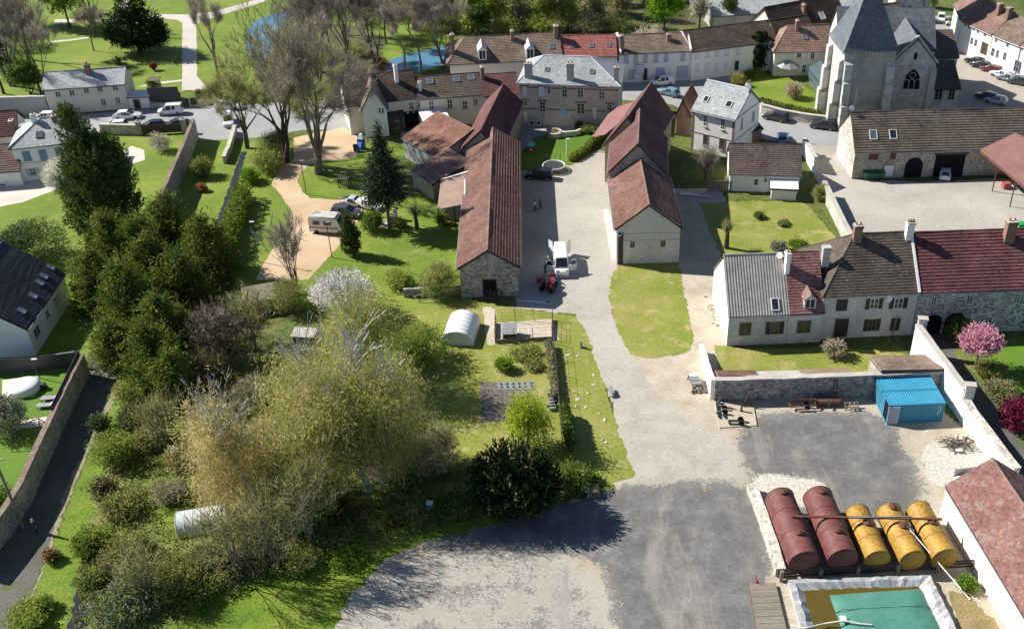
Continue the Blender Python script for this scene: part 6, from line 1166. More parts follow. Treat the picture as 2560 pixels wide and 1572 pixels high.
SH = [ # label, base, radius, height, mats, n
 ('glossy laurel tree with pale highlights beside the big white house', (95,650), 5.0, 5.6, (('laurel',1.0),('ivy',.6)), 1100),
 ('white blossom tree half hidden behind the dark cypress', (165,470), 3.2, 5.0, (('cream',1.0),('blossom',.6)), 520),
 ('small cream flowering tree inside the street garden gate', (405,378), 2.0, 3.2, (('cream',1.0),('twig',.6)), 220),
 ('silver-leaved olive tree beside the round pool', (25,1075), 3.0, 4.2, (('olive',1.0),), 620),
 ('dark bare thicket between conifers and birches', (575,880), 5.2, 7.2, (('twigdark',1.0),('twig',.35)), 1300),
 ('second dark bare thicket just under the golden conifers', (520,960), 3.6, 4.6, (('twigdark',1.0),('shrubdull',.4)), 800),
 ('round bare many-stemmed shrub between birch and dark yew', (1080,1170), 3.2, 4.6, (('twiggreen',1.0),('twig',.7)), 900),
 ('yellow-green forsythia bush in front of the long barn gable', (1105,735), 3.3, 4.3, (('twiggreen',1.0),('shrublight',.7)), 700),
 ('rounded golden-green bush between white cherry and the long barn', (1000,715), 2.3, 2.4, (('shrublight',1.0),('birchgreen',.5)), 320),
 ('olive thicket at the foot of the sandy drive', (725,770), 3.2, 3.8, (('twiggreen',1.0),('shrub',.5)), 620),
 ('tall green willow bush left of the white polytunnel', (1055,900), 4.0, 4.6, (('shrub',1.0),('shrublight',.5)), 800),
 ('dark rounded holly beside the stone posts on the lawn', (932,578), 1.9, 3.2, (('ivy',1.0),('shrub',.5)), 340),
 ('small dark bush right of the stone posts on the lawn', (1003,570), 1.1, 1.5, (('ivy',1.0),('copper',.3)), 130),
 ('leafy vine bush at the open cart shed corner', (1105,560), 1.2, 2.2, (('shrub',1.0),), 170),
 ('bright green ivy bush at the right of the dark yew', (1432,1215), 2.4, 2.6, (('shrub',1.0),('ivy',.6)), 420),
 ('broad-leaved plants beside the log pile', (1482,1205), 1.0, 1.0, (('ivy',1.0),('fresh',.3)), 110),
 ('green shrub between the yew and the birches', (1020,1200), 2.2, 2.0, (('ivy',1.0),('shrub',.5)), 300),
 ('ivy-green thicket under the leaning birch', (750,1300), 4.0, 5.2, (('ivy',1.0),('shrub',.8),('shrubdull',.4)), 1000),
 ('second ivy thicket right of the leaning birch trunk', (800,1235), 3.2, 4.0, (('shrub',1.0),('shrubdull',.8)), 600),
 ('pale green goat willow on the verge beside the lane', (290,1150), 3.0, 3.4, (('shrublight',1.0),('shrub',.4)), 560),
 ('dark blue-green shrub on the verge close to the lane wall', (255,1075), 1.6, 2.2, (('laurel',1.0),('ivy',.5)), 260),
 ('grey-green shrub just right of the dark blue-green one', (335,1060), 2.0, 2.4, (('laurel',1.0),('shrubdull',.5)), 320),
 ('brown bramble mound in the middle of the left scrub', (400,1110), 2.6, 2.4, (('shrubdull',1.0),('shrublight',.4)), 420),
 ('dark bramble clump overhanging the verge', (265,1240), 2.0, 2.2, (('shrubdull',1.0),('twigdark',.8)), 320),
 ('leafy green shrub at the lane side near the hay stack', (235,1375), 2.2, 2.8, (('shrublight',1.0),('shrub',.8)), 420),
 ('olive bramble mass left of the clear polytunnel', (318,1395), 2.7, 2.4, (('shrubdull',1.0),('birchgreen',.5)), 700),
 ('olive bramble mass in front of the clear polytunnel', (440,1462), 3.6, 2.4, (('shrubdull',1.0),('shrub',.6)), 700),
 ('dark bramble mass at the lower left above the bright bank', (540,1440), 3.4, 2.6, (('shrubdull',1.0),('twigdark',.6),('shrub',.4)), 620),
 ('purplish dark bramble between white box and bright bank', (655,1415), 2.8, 2.4, (('twigdark',1.0),('ivy',.6)), 480),
 ('grey-green bramble in the lower left corner beside the ditch', (300,1530), 3.4, 2.6, (('olive',1.0),('shrub',.7)), 620),
 ('twiggy bush growing over the ditch', (240,1470), 2.2, 2.0, (('shrub',1.0),('twigdark',.6)), 340),
 ('bright willow herb clump on the bottom left verge', (75,1545), 2.4, 1.4, (('shrublight',1.0),), 420),
 ('green shrub behind the lane wall at the left edge', (25,1265), 1.9, 2.4, (('shrub',1.0),('ivy',.5)), 300),
 ('weeds at the foot of the yew beside the gravel', (1130,1270), 2.6, 1.2, (('ivy',1.0),('shrub',.8)), 300),
 ('low leafy scrub below the bee boxes', (1010,1310), 2.4, 1.1, (('shrub',1.0),('shrubdull',.6)), 260),
 ('tangle of dead branches and green at the birch foot', (880,1290), 2.4, 1.3, (('twigdark',1.0),('shrub',.5)), 300),
 ('leafy green clump on the bright bank at the yard edge', (870,1395), 2.2, .9, (('fresh',.6),('shrub',1.0)), 260),
 ('round dark box bush beside the town hall steps', (1448,328), 1.0, 1.6, (('cypress',1.0),), 150),
 ('flowering shrub right of the round box bush at the town hall', (1475,330), 1.6, 1.5, (('shrublight',1.0),('pampas',.5)), 200),
 ('big pampas grass with straw plumes on the church lawn', (1985,245), 1.7, 3.2, (('pampas',1.0),), 380),
 ('orange and green shrub at the street corner of the church lawn', (1842,212), 1.7, 2.2, (('shrublight',1.0),('copper',.6)), 260),
 ('low dark hedge bush under the three cypresses', (1885,192), 2.2, 1.3, (('hedge',1.0),), 240),
 ('dark clipped evergreen in front of the arched doorway', (2392,848), 1.8, 3.2, (('ivy',1.0),('copper',.2)), 360),
 ('green and brown border shrub under the pink cherry', (2475,935), 2.0, 1.5, (('shrubdull',1.0),('shrub',.6)), 280),
 ('tangled border shrub along the lane above the crimson shrub', (2500,990), 2.2, 1.6, (('shrubdull',1.0),('olive',.5)), 280),
 ('bushy ivy on the farmyard boundary wall', (2048,500), 1.3, 2.6, (('twiggreen',1.0),('shrublight',.5)), 240),
 ('grey-green rounded herb bush in the walled garden plot', (1945,625), 1.3, 1.4, (('olive',1.0),), 180),
 ('low flowering row of herbs in the walled garden plot', (1958,562), 1.0, .6, (('shrub',1.0),('olive',.5)), 110),
 ('dark green herb patch behind the farmhouse roof', (1995,620), 1.8, .8, (('hedge',1.0),), 160),
 ('pair of leggy vegetable plants in the walled garden plot', (1898,545), 1.0, .9, (('hedge',1.0),('twigdark',.6)), 110),
 ('green bush on the lawn strip below the grey stone garden wall', (512,440), 1.9, 3.4, (('shrub',1.0),('twiggreen',.7)), 300),
 ('vivid green bush at the upper end of the clipped hedge', (628,455), 2.0, 2.4, (('fresh',1.0),('shrub',.4)), 320),
 ('large yellow-green bush beneath the big bare trees', (672,425), 3.0, 3.6, (('shrublight',1.0),('twiggreen',.8)), 560),
 ('brown and green thicket on the near river bank', (820,250), 5.0, 3.6, (('twiggreen',1.0),('shrub',.5)), 700),
 ('copper-coloured round willow bush beside the lower stream', (955,186), 2.1, 3.6, (('copper',1.0),), 420),
 ('scrubby bank bushes left of the dark village house', (760,290), 3.6, 3.2, (('twiggreen',1.0),('shrubdull',.6)), 500),
 ('bushy cabbage plants in the kitchen garden', (1262,925), 1.3, 1.7, (('fresh',1.0),('shrub',.5)), 210),
 ('low tangled herb bed in the kitchen garden', (1315,886), 2.2, .7, (('shrublight',.7),('shrubdull',1.0)), 240),
 ('brown seed-head bed behind the cabbage plants', (1335,918), 1.4, .7, (('shrubdull',1.0),), 130),
 ('bleached bare shrub in front of the farmhouse', (2085,890), 1.5, 2.2, (('pampas',.8),('twig',.8)), 260),
 ('green shrub behind the tank railing by the stone building', (2420,1470), 1.1, 1.1, (('fresh',.7),('shrub',1.0)), 150),
 ('brown rounded stack of cut grass beside the lane', (133,1400), .9, 1.3, (('copper',1.0),('shrubdull',.6)), 220),
 ('small copper beech hedge ball beside the ditch lawn', (508,478), .9, 1.3, (('copper',1.0),), 160),
 ('pale olive bramble thicket beneath the golden leaning birch', (640,1350), 2.8, 1.8, (('shrubdull',1.0),('twig',.5)), 420),
 ('straw-brown bramble thicket between left scrub and dry grass', (455,1160), 2.4, 2.0, (('shrubdull',1.0),('birchgold',.5)), 380),
 ('light green scrub mound in the left scrub above the goat willow', (330,1000), 2.6, 2.4, (('shrublight',1.0),('shrubdull',.5)), 420),
 ('twiggy brown mound behind the clear polytunnel', (430,1240), 2.2, 1.8, (('twig',1.0),('shrubdull',.7)), 380),
 ('olive mound between dark bramble clump and lane-side shrub', (310,1280), 2.6, 2.2, (('shrubdull',1.0),('shrublight',.4)), 420),
 ('brown twig thicket below the lane-side shrub', (300,1430), 2.8, 2.2, (('twig',1.0),('shrubdull',.8)), 460),
 ('grey-green scrub low between ditch and bramble masses', (370,1500), 3.0, 2.2, (('olive',.7),('shrubdull',1.0)), 480),
 ('dark scrub along the top of the bright bank', (490,1490), 2.6, 1.8, (('shrub',1.0),('twigdark',.5)), 380),
 ('bramble bank right of the white metal cabinet', (740,1400), 2.8, 1.8, (('shrubdull',1.0),('shrub',.6)), 420),
 ('dull green scrub below the ivy thickets', (820,1350), 2.6, 1.4, (('shrub',1.0),('shrubdull',.8)), 340),
 ('scrub hiding the foot of the left conifers beside the verge', (360,1060), 2.4, 2.2, (('shrub',1.0),('shrubdull',.7)), 380),
 ('thorny brown thicket under the birches by the dark bare one', (640,1010), 3.4, 3.6, (('twig',1.0),('shrubdull',.6)), 620),
 ('yellow-brown thicket on the left flank of the big birches', (660,1130), 3.2, 3.4, (('birch',1.0),('twig',.6)), 520),
 ('green-brown thicket at the right foot of the big birches', (1000,1090), 3.0, 3.2, (('birchgreen',1.0),('twig',.6)), 520),
 ('olive undergrowth left on the island in the river', (790,150), 4.6, 3.2, (('twiggreen',1.0),('shrubdull',.6)), 500),
 ('olive undergrowth right on the island in the river', (880,140), 4.8, 3.0, (('twiggreen',1.0),('shrub',.4)), 500),
 ('brown riverside thicket below the island', (880,205), 4.8, 3.2, (('twig',1.0),('twiggreen',.8)), 560),
 ('brown riverside thicket left of the island above the street', (700,215), 4.6, 3.8, (('twiggreen',1.0),('twig',.8)), 560),
 ('low dark thicket at the river bend by the wood edge', (930,60), 5.0, 3.4, (('ivy',.8),('twig',1.0)), 480),
 ('undergrowth at the wood edge above the lower stream', (1080,80), 4.6, 3.4, (('shrubdull',1.0),('birchgreen',.6)), 480),
 ('undergrowth behind the left end of the long brown roof', (1140,70), 5.0, 4.6, (('shrubdull',1.0),('ivy',.5)), 480),
 ('yellow-green undergrowth behind the middle of the long brown roof', (1270,85), 5.0, 5.0, (('birchgreen',1.0),('shrublight',.5)), 480),
 ('yellow-green undergrowth behind the red roof', (1370,85), 5.0, 5.0, (('birchgreen',1.0),('shrublight',.6)), 480),
 ('olive undergrowth behind the join of red and mottled roofs', (1470,85), 4.6, 4.6, (('shrubdull',1.0),('twig',.6)), 480),
 ('dark undergrowth left of the vivid green tree', (1550,85), 4.2, 4.2, (('ivy',1.0),('shrubdull',.6)), 420),
 ('ivy undergrowth at the far left of the park', (40,190), 4.6, 4.4, (('ivy',1.0),('shrub',.6)), 480),
 ('mossy undergrowth under the park trees at the left edge', (60,120), 4.8, 4.4, (('shrub',1.0),('twig',.6)), 480),
 ('brown bushes between the park trees and the round yew', (240,60), 4.4, 3.8, (('twig',1.0),('shrubdull',.6)), 440),
 ('ivy thicket at the foot of the big bare trees', (690,385), 3.2, 4.0, (('twiggreen',1.0),('ivy',.7)), 560),
 ('ivy mound below the white street house wall', (150,300), 1.6, 1.5, (('ivy',1.0),('shrub',.5)), 130)]
for i, (lb, b_, r_, h_, ms, n_) in enumerate(SH):
    if b_[0] < 720 and b_[1] > 950: r_ *= .88; n_ *= .85
    twiggy = ms[0][0].startswith('twig')
    shrub(lb, b_, r_, h_, ms, 200+i, int(n_*(1.5 if twiggy else 1.7)), 10 if twiggy else 10, .5 if twiggy else .22, .045 if twiggy else .11, up=.7 if twiggy else .3, inner=.3 if twiggy else .45)

# tangled undergrowth between the shrubs: uncountable, one object
def undergrowth(label, px, n, mats, seed, h=.9):
    poly = [tuple(V2(P(*q)).xy) for q in px]; g = np.random.default_rng(seed); xs_ = [p[0] for p in poly]; ys_ = [p[1] for p in poly]; X = g.uniform(min(xs_), max(xs_), n*6); Y = g.uniform(min(ys_), max(ys_), n*6); k = inside(X, Y, poly); X = X[k][:n]; Y = Y[k][:n]
    hh = h*(.35+.65*np.abs(np.sin(X*.55+seed)*np.cos(Y*.7))); bl = [(x, y, z*.35, .55, .55, z*.75) for x, y, z in zip(X, Y, hh)]
    o = link('undergrowth', crown_mesh('undergrowth', bl, n*3, 10, .26, .10, .8, .6, .7, .6, mats, seed, .2, .28, zmin=.02)); tag(o, label, 'undergrowth'); o['kind'] = 'stuff'; return o
undergrowth('tangled brambles and weeds filling the gaps between the shrubs at the lower left', [(300,1000),(400,1040),(560,1080),(660,1150),(690,1300),(900,1330),(1000,1330),(880,1400),(640,1440),(480,1510),(330,1590),(190,1600),(200,1400),(270,1230),(310,1100)], 1700, (('shrubdull',1.0),('shrub',.9),('shrublight',.5)), 5)
undergrowth('dark ground ivy under the birches and yew at the scrub edge', [(640,900),(800,900),(1060,1040),(1130,1160),(1440,1200),(1520,1220),(1300,1285),(1080,1335),(900,1330),(700,1290),(660,1130)], 1200, (('shrub',1.0),('ivy',.8),('shrubdull',.6)), 6, .7)
# ================================================================ VEHICLES
PC = {}
def paint(c):
    k = tuple(c)
    if k not in PC: PC[k] = glossy('car_paint', c, .3, .5, .6)
    return PC[k]
WHITE, BLACK, GREY, SILV, BLUE, RED = (.80,.80,.79), (.012,.012,.014), (.03,.032,.035), (.48,.49,.50), (.06,.14,.26), (.14,.02,.025)
KIND = {'hatch': (4.1,1.78,1.48,.10,.04,.26), 'sedan': (4.7,1.86,1.44,.21,.03,.24), 'suv': (4.5,1.86,1.66,.07,.05,.25), 'mpv': (4.6,1.85,1.68,.06,.12,.32), 'van': (4.3,1.83,1.85,.025,.14,.32), 'sport': (4.5,1.9,1.28,.30,.0,.20), 'panel': (5.9,2.05,2.5,.015,.27,.40)}
def wheels(t, L_, W_, r, xs, wd=.22):
    for x in xs:
        for sx in (-1, 1):
            k = 'tyre|%s%s' % (r, wd)
            o = link('wheel', wmesh(k, lambda m: m.lathe([(r*.55,-wd/2),(r*.92,-wd/2),(r,-wd*.3),(r,wd*.3),(r*.92,wd/2),(r*.55,wd/2)], (0,0,0), 16), K['tyre']), t, (x, sx*(W_/2-wd*.42), r)); o.rotation_euler = (R(90),0,0)
            link('rim', wmesh('rim|%s%s' % (r, wd), lambda m: m.lathe([(.03,-wd*.42),(r*.55,-wd*.46),(r*.6,-wd*.2),(r*.6,wd*.2),(r*.55,wd*.46),(.03,wd*.42)], (0,0,0), 12), K['rim']), o)
def car(label, px, to, kind, col, cat='car', name='parked_car', group=None, scale=1.0):
    L_, W_, H_, rs, xt, xb = KIND[kind]; p = V2(P(*px)); q = V2(P(*to)); hd = math.atan2(q.y-p.y, q.x-p.x); t = thing(name, label, cat, p+Vector((0,0,.02)), hd, group); t.scale = (scale,)*3
    belt = H_*.60 if kind not in ('panel','van') else H_*.55; hood = belt-.02 if kind != 'panel' else H_*.50; nose = belt-.2
    st = [(-.5,.45*H_,.9),(-.495,belt*.97,.95),(-.5+rs,H_*.965,.96),(-.5+rs+.08,H_*.99,1),(-.08,H_,1),(xt,H_*.975,1),(xb,hood+.03,.99),(.36,hood-.03,.97),(.455,nose,.93),(.5,.42*H_ if kind!='panel' else .38*H_,.84)]
    m = MB(); g_ = MB(); ring = []
    for x, zt, kw in st:
        w_ = W_/2*kw; cab = zt > belt+.12; b0 = .22; rz_ = min(zt, belt)
        ring.append([(x*L_,-w_*.9,b0),(x*L_,-w_,b0+.28),(x*L_,-w_*.985,rz_*.96),(x*L_,-w_*(.76 if cab else .88),zt),(x*L_,w_*(.76 if cab else .88),zt),(x*L_,w_*.985,rz_*.96),(x*L_,w_,b0+.28),(x*L_,w_*.9,b0)])
    n = len(st); m.add(sum(ring, []), [(8*i+k, 8*i+(k+1)%8, 8*i+8+(k+1)%8, 8*i+8+k) for i in range(n-1) for k in range(8)] + [tuple(range(8)), tuple(8*(n-1)+k for k in range(8))[::-1]])
    me = m.mesh('body', paint(col), True); bo = link('body', me, t); md = bo.modifiers.new('bevel', 'BEVEL'); md.width = .05; md.segments = 2; md.limit_method = 'ANGLE'; md.angle_limit = R(25)
    def quad(a, b_, c, d, e=.06, out=.012):
        a, b_, c, d = map(Vector, (a,b_,c,d)); ce = (a+b_+c+d)/4; nn = (c-a).cross(d-b_).normalized()
        if nn.dot(ce-Vector((0,0,.7))) < 0: nn = -nn
        g_.add([v + (ce-v)*e + nn*out for v in (a,b_,c,d)], [(0,1,2,3)])
    sides = [(2,4),(4,5)] if kind != 'panel' else []
    for i, j in sides:
        for a_, b_ in ((2,3),(5,4)): quad(ring[i][a_] if ring[i][a_][2] >= belt*.9 else ring[i][a_], ring[j][a_], ring[j][b_], ring[i][b_], .13)
    if kind == 'panel':
        for a_, b_ in ((2,3),(5,4)):
            x0_ = .16*L_; A_ = Vector(ring[5][a_]); B_ = Vector(ring[5][b_]); quad((x0_,A_.y,A_.z), A_, A_.lerp(B_,.75), (x0_,A_.lerp(B_,.75).y,A_.lerp(B_,.75).z), .08)
    for a_ in (2, 5): b_ = 3 if a_ == 2 else 4; g_.add([Vector(ring[5][a_])+Vector((.0,(-.01 if a_==2 else .01),.03)), Vector(ring[6][a_])+Vector((-.25,(-.012 if a_==2 else .012),.02)), Vector(ring[5][b_])+Vector((.1,(-.012 if a_==2 else .012),-.12))], [(0,1,2)])
    hf = len(g_.f)
    for sg in (-1, 1):
        h_ = MB(); [h_.add([g_.v[i] for i in f], [tuple(range(len(f)))]) for f in g_.f if sum(g_.v[i][1] for i in f)*sg > 0]; h_.build('side_window', K['glass'], t)
    g_ = MB(); quad(ring[6][3], ring[6][4], ring[5][4], ring[5][3], .1, .02); g_.build('windscreen', K['glass'], t)
    g_ = MB(); quad(ring[1][3], ring[1][4], ring[2][4], ring[2][3], .14, .02); g_.build('rear_window', K['glass'], t)
    wheels(t, L_, W_, .33 if kind != 'panel' else .37, (-.31*L_, .31*L_))
    for sx in (-1, 1):
        m = MB(); m.cbox((.475*L_, sx*W_*.32, nose-.06), (.16, .38, .14)); m.build('headlight', K['lamp'], t)
        m = MB(); m.cbox((-.492*L_, sx*W_*.37, belt*.88), (.1, .22, .2)); m.build('tail_light', K['tail'], t)
        m = MB(); m.cbox((xb*L_-.15, sx*(W_/2+.09), belt+.08), (.12, .2, .14)); m.build('wing_mirror', paint(col), t)
    m = MB(); m.cbox((.497*L_, 0, .42), (.06, W_*.7, .16)); m.build('grille', K['darkmetal'], t)
    return t
CG = 'cars parked in the village'
for a in [('white fastback saloon parked along the upper left street',(320,296),(370,293),'sedan',WHITE),
    ('white small van facing left by the black park gates',(428,285),(380,288),'van',WHITE),
    ('white car half hidden behind the roof of the shuttered house',(112,300),(60,302),'hatch',WHITE),
    ('pale blue car cut by the left edge on the upper left street',(0,304),(60,302),'hatch',(.35,.45,.6)),
    ('white and dark car parked below the white saloon behind the street wall',(290,322),(240,325),'hatch',WHITE),
    ('black car with yellow plate behind the garden gate',(382,322),(330,326),'hatch',BLACK),
    ('dark blue car right of the gate behind the street wall',(442,318),(390,322),'sedan',(.02,.03,.05)),
    ('white car partly hidden by bare branches on the upper street',(573,272),(620,272),'mpv',WHITE),
    ('white van nearest the ivy thicket on the upper street',(572,310),(577,340),'van',WHITE),
    ('silver estate car left of the dark village house',(842,262),(900,258),'mpv',SILV),
    ('white people carrier in front of the white terraced row',(1655,212),(1610,216),'mpv',WHITE),
    ('blue-grey car behind the far barn roof ridge',(1672,238),(1640,230),'hatch',(.15,.26,.34)),
    ('dark grey car below the churchyard wall, left of another',(1938,300),(1900,292),'suv',GREY),
    ('dark grey car at the corner of the long farmyard barn',(2057,321),(2010,315),'suv',GREY),
    ('blue car parked nose-out beside the cottage',(1956,352),(1958,310),'hatch',(.09,.20,.42)),
    ('black car highest in the row on the church square',(2436,160),(2405,150),'hatch',BLACK),
    ('dark blue car second in the row on the church square',(2450,170),(2415,160),'hatch',(.015,.018,.03)),
    ('dark red car third in the row on the church square',(2476,180),(2440,170),'hatch',RED),
    ('white car in the second row on the church square',(2503,193),(2470,183),'sedan',WHITE),
    ('steel grey car beside the white one on the church square',(2516,202),(2480,192),'hatch',(.22,.25,.28)),
    ('dark green car at the right edge of the church square',(2546,211),(2505,203),'suv',(.06,.075,.07)),
    ('dark blue car in the shade beside the church annex',(2464,248),(2430,238),'hatch',(.03,.05,.10)),
    ('silver car parked below the dark blue one by the church',(2488,258),(2450,250),'hatch',SILV),
    ('white car on the lane at the top right past the church',(2352,52),(2350,80),'hatch',WHITE),
    ('white car inside the dark garage of the long barn',(2361,440),(2362,400),'hatch',(.62,.62,.68)),
    ('silver sports coupe on the sandy drive',(890,512),(930,517),'sport',SILV),
    ('dark grey off-roader next to the silver coupe',(868,540),(920,545),'suv',(.06,.065,.075)),
    ('black off-roader in the barn shadow by the trampoline',(1348,446),(1290,442),'suv',BLACK)]:
    car(*a, group=CG)
hn = car('white hatchback tucked under the spruce behind the silver coupe',(925,520),(965,530),'hatch',WHITE,group=CG)
vn = car('white panel van with both front doors open on the pale drive', (1403,668), (1410,740), 'panel', WHITE, 'van', 'panel_van')
for sx in (-1, 1):
    m = MB(); m.add([(0,-.02,.35),(-1.05,-.02,.35),(-1.1,-.02,1.25),(-.95,-.02,2.0),(-.4,-.02,2.0),(0,-.02,1.3),(0,.02,.35),(-1.05,.02,.35),(-1.1,.02,1.25),(-.95,.02,2.0),(-.4,.02,2.0),(0,.02,1.3)], [(0,1,2,3,4,5),(11,10,9,8,7,6)]+[(i,(i+1)%6,(i+1)%6+6,i+6) for i in range(6)])
    o = m.build('door', paint(WHITE), vn, loc=(1.72, sx*1.03, 0), rz=-sx*R(68)); m = MB(); m.add([(-.08,y,1.3) for y in (-.03,)]+[(-1.0,-.03,1.28),(-.9,-.03,1.92),(-.43,-.03,1.92)], [(0,1,2,3)]); m.add([(-.08,.03,1.3),(-1.0,.03,1.28),(-.9,.03,1.92),(-.43,.03,1.92)], [(3,2,1,0)]); m.build('pane', K['glass'], o)
    m = MB(); m.box((-.9,-.02,.3),(0,.02,2.35)); m.build('rear_door', paint(WHITE), vn, loc=(-2.9, sx*1.0, 0), rz=sx*R(-35) if sx > 0 else R(35))
cv = thing('camper_van', 'boxy white camper van with grimy roof beside the dark conifer', 'camper van', V2(P(826,578)), math.atan2(*(V2(P(880,581))-V2(P(826,578))).yx))
m = MB(); m.add([(-2.7,-1.05,.35),(1.6,-1.05,.35),(2.6,-.95,.35),(2.6,-.95,1.2),(1.9,-.95,1.35),(1.5,-1.0,2.5),(-2.6,-1.05,2.65),(-2.7,1.05,.35),(1.6,1.05,.35),(2.6,.95,.35),(2.6,.95,1.2),(1.9,.95,1.35),(1.5,1.0,2.5),(-2.6,1.05,2.65)], [(0,1,2,3,4,5,6),(13,12,11,10,9,8,7)]+[(i,(i+7),(i+1)%7+7,(i+1)%7) for i in range(7)])
m.build('body', plain('camper_white', (.70,.69,.66), .5), cv); m = MB(); m.box((-2.5,-.95,2.66),(1.3,.95,2.72)); m.build('roof_panel', surf('grimy_roof', [(.35,(.25,.25,.24)),(.6,(.62,.61,.58))], 1.2), cv)
for y in (-1.07, 1.06): m = MB(); m.box((-2.0,y,1.5),(-1.0,y+.01,2.1)); m.box((-.4,y,1.5),(.7,y+.01,2.1)); m.build('side_windows', K['glass'], cv); m = MB(); m.box((-2.65,y-.003,.95),(1.6,y+.013,1.15)); m.build('stripe', plain('brown_stripe', (.30,.20,.12)), cv)
m = MB(); m.box((-2.72,-.7,1.5),(-2.69,.7,2.1)); m.build('rear_window', K['glass'], cv); m = MB(); m.add([(1.93,-.85,1.4),(1.93,.85,1.4),(1.56,.88,2.35),(1.56,-.88,2.35)], [(0,1,2,3)]); m.build('windscreen', K['glass'], cv); wheels(cv, 5.3, 2.1, .33, (-1.6,1.7))
tr_ = thing('tractor', 'small red tractor parked in front of the white panel van', 'tractor', V2(P(1372,726)), math.atan2(*(V2(P(1398,694))-V2(P(1372,726))).yx))
tr_.scale = (.85,)*3; RD = paint((.36,.025,.035)); m = MB(); m.cbox((1.0,0,1.15),(1.7,.75,.62),top=.9); m.cbox((1.0,0,.75),(1.6,.5,.3)); o = m.build('bonnet', RD, tr_); o.modifiers.new('bevel','BEVEL').width = .06
m = MB(); m.cbox((-.2,0,.8),(1.3,.55,.5)); m.build('chassis', K['darkmetal'], tr_); m = MB(); m.cbox((-.45,0,1.2),(.5,.5,.15)); m.cbox((-.72,0,1.5),(.12,.5,.55)); m.build('seat', RD, tr_)
for sx in (-1, 1):
    m = MB(); m.lathe([(.4,-.2),(.75,-.22),(.82,-.12),(.82,.12),(.75,.22),(.4,.2)], (0,0,0), 18); o = m.build('wheel', K['tyre'], tr_, loc=(-.5, sx*.85, .82)); o.rotation_euler = (R(90),0,0); m = MB(); m.lathe([(.03,-.1),(.42,-.14),(.42,.14),(.03,.1)], (0,0,0), 12); m.build('rim', RD, o)
    m = MB(); m.lathe([(.2,-.13),(.42,-.14),(.47,-.06),(.47,.06),(.42,.14),(.2,.13)], (0,0,0), 16); o = m.build('wheel', K['tyre'], tr_, loc=(1.4, sx*.65, .47)); o.rotation_euler = (R(90),0,0); m = MB(); m.lathe([(.03,-.08),(.22,-.1),(.22,.1),(.03,.08)], (0,0,0), 10); m.build('rim', RD, o)
    m = MB(); m.tube([(-.5+.95*math.cos(a), sx*.85, .82+.95*math.sin(a)) for a in [R(20+14*k) for k in range(10)]], .12, 4); m.build('mudguard', RD, tr_)
m = MB(); m.tube([(-.8,-.5,1.0),(-.8,-.5,2.1),(-.8,.5,2.1),(-.8,.5,1.0)], .05, 6); m.build('roll_bar', K['darkmetal'], tr_); m = MB(); m.tube([(1.2,.2,1.4),(1.2,.2,2.0)], .05, 6); m.build('exhaust', K['darkmetal'], tr_)
m = MB(); m.tube([(.25,0,1.25),(.05,0,1.55)], .03, 5); m.lathe([(.16,0),(.2,.03),(.16,.06)], (.02,0,1.55), 12); m.build('steering_wheel', K['darkmetal'], tr_)
mc = thing('farm_implement', 'low red mounted implement on the ground left of the tractor', 'implement', V2(P(1352,706)), R(10)); m = MB(); m.cbox((0,0,.6),(1.1,.8,.5)); m.build('hopper', RD, mc); m = MB()
for sx in (-.5, .5): m.beam((sx,-.5,.1),(sx,.5,.5),.08)
m.beam((-.6,0,.3),(.6,0,.3),.1); m.build('frame', K['darkmetal'], mc)
# ================================================================ YARD: tanks, basin, containers
TK = {'red': surf('rust_red_tank_paint', [(.3,(.12,.04,.037)),(.5,(.185,.062,.055)),(.72,(.25,.10,.09))], .5, 7, 5, .3, rough=.6, spec=.35, extra=[(1.4,.62,(.10,.04,.03),.1)]),
      'yel': surf('worn_yellow_tank_paint', [(.3,(.27,.15,.03)),(.5,(.42,.25,.038)),(.72,(.52,.32,.06))], .6, 7, 5, .2, rough=.55, spec=.35, extra=[(.9,.55,(.20,.10,.05),.1),(2.2,.68,(.34,.25,.16),.05)])}
def tank(label, back, front, r, mk, hatches, group):
    a = V2(P(back[0], back[1], 2*r+.35)); b_ = V2(P(front[0], front[1], 2*r+.35)); d = b_-a; L_ = d.length; t = thing('storage_tank', label, 'tank', a, math.atan2(d.y, d.x), group); zc = r+.35; n = 28
    prof = [(0,.0)]; m = MB(); ax = [(-.18,.35),(-.12,.75),(0,1.0),(.02,1.0),(L_*.33,1.0),(L_*.66,1.0),(L_-.02,1.0),(L_,1.0),(L_+.12,.75),(L_+.18,.35)]; vs = []
    for x, k in ax:
        for i in range(n): q = 6.2832*i/n; vs.append((x, r*k*math.cos(q), zc+r*k*math.sin(q)))
    m.add(vs, [(i*n+j, i*n+(j+1)%n, i*n+n+(j+1)%n, i*n+n+j) for i in range(len(ax)-1) for j in range(n)]+[tuple(range(n))[::-1], tuple((len(ax)-1)*n+j for j in range(n))])
    m.build('shell', TK[mk], t, True)
    for f in (.0, .33, .66, 1.0): m = MB(); m.tube([(L_*f, (r+.005)*math.cos(6.2832*i/32), zc+(r+.005)*math.sin(6.2832*i/32)) for i in range(33)], .035, 4, cap=False); m.build('weld_band', TK[mk], t)
    for f, off in hatches:
        m = MB(); m.lathe([(.32,-.15),(.32,.12),(.40,.12),(.40,.2),(.1,.24)], (0,0,0), 14); o = m.build('manhole', K['rustmetal'], t, loc=(L_*f, 0, zc+r)); m = MB(); m.tube([(-.2,0,.2),(0,.05,.42),(.25,0,.3)], .035, 5); m.tube([(.1,.2,.2),(.15,.2,.45)], .03, 5); m.build('valve', K['rustmetal'], o)
    for f in (.18, .82): m = MB(); m.box((L_*f-.15,-r*.8,0),(L_*f+.15,r*.8,.35+r*.25)); m.build('saddle', K['concrete'], t)
    return t
TG = 'old storage tanks behind the basin'
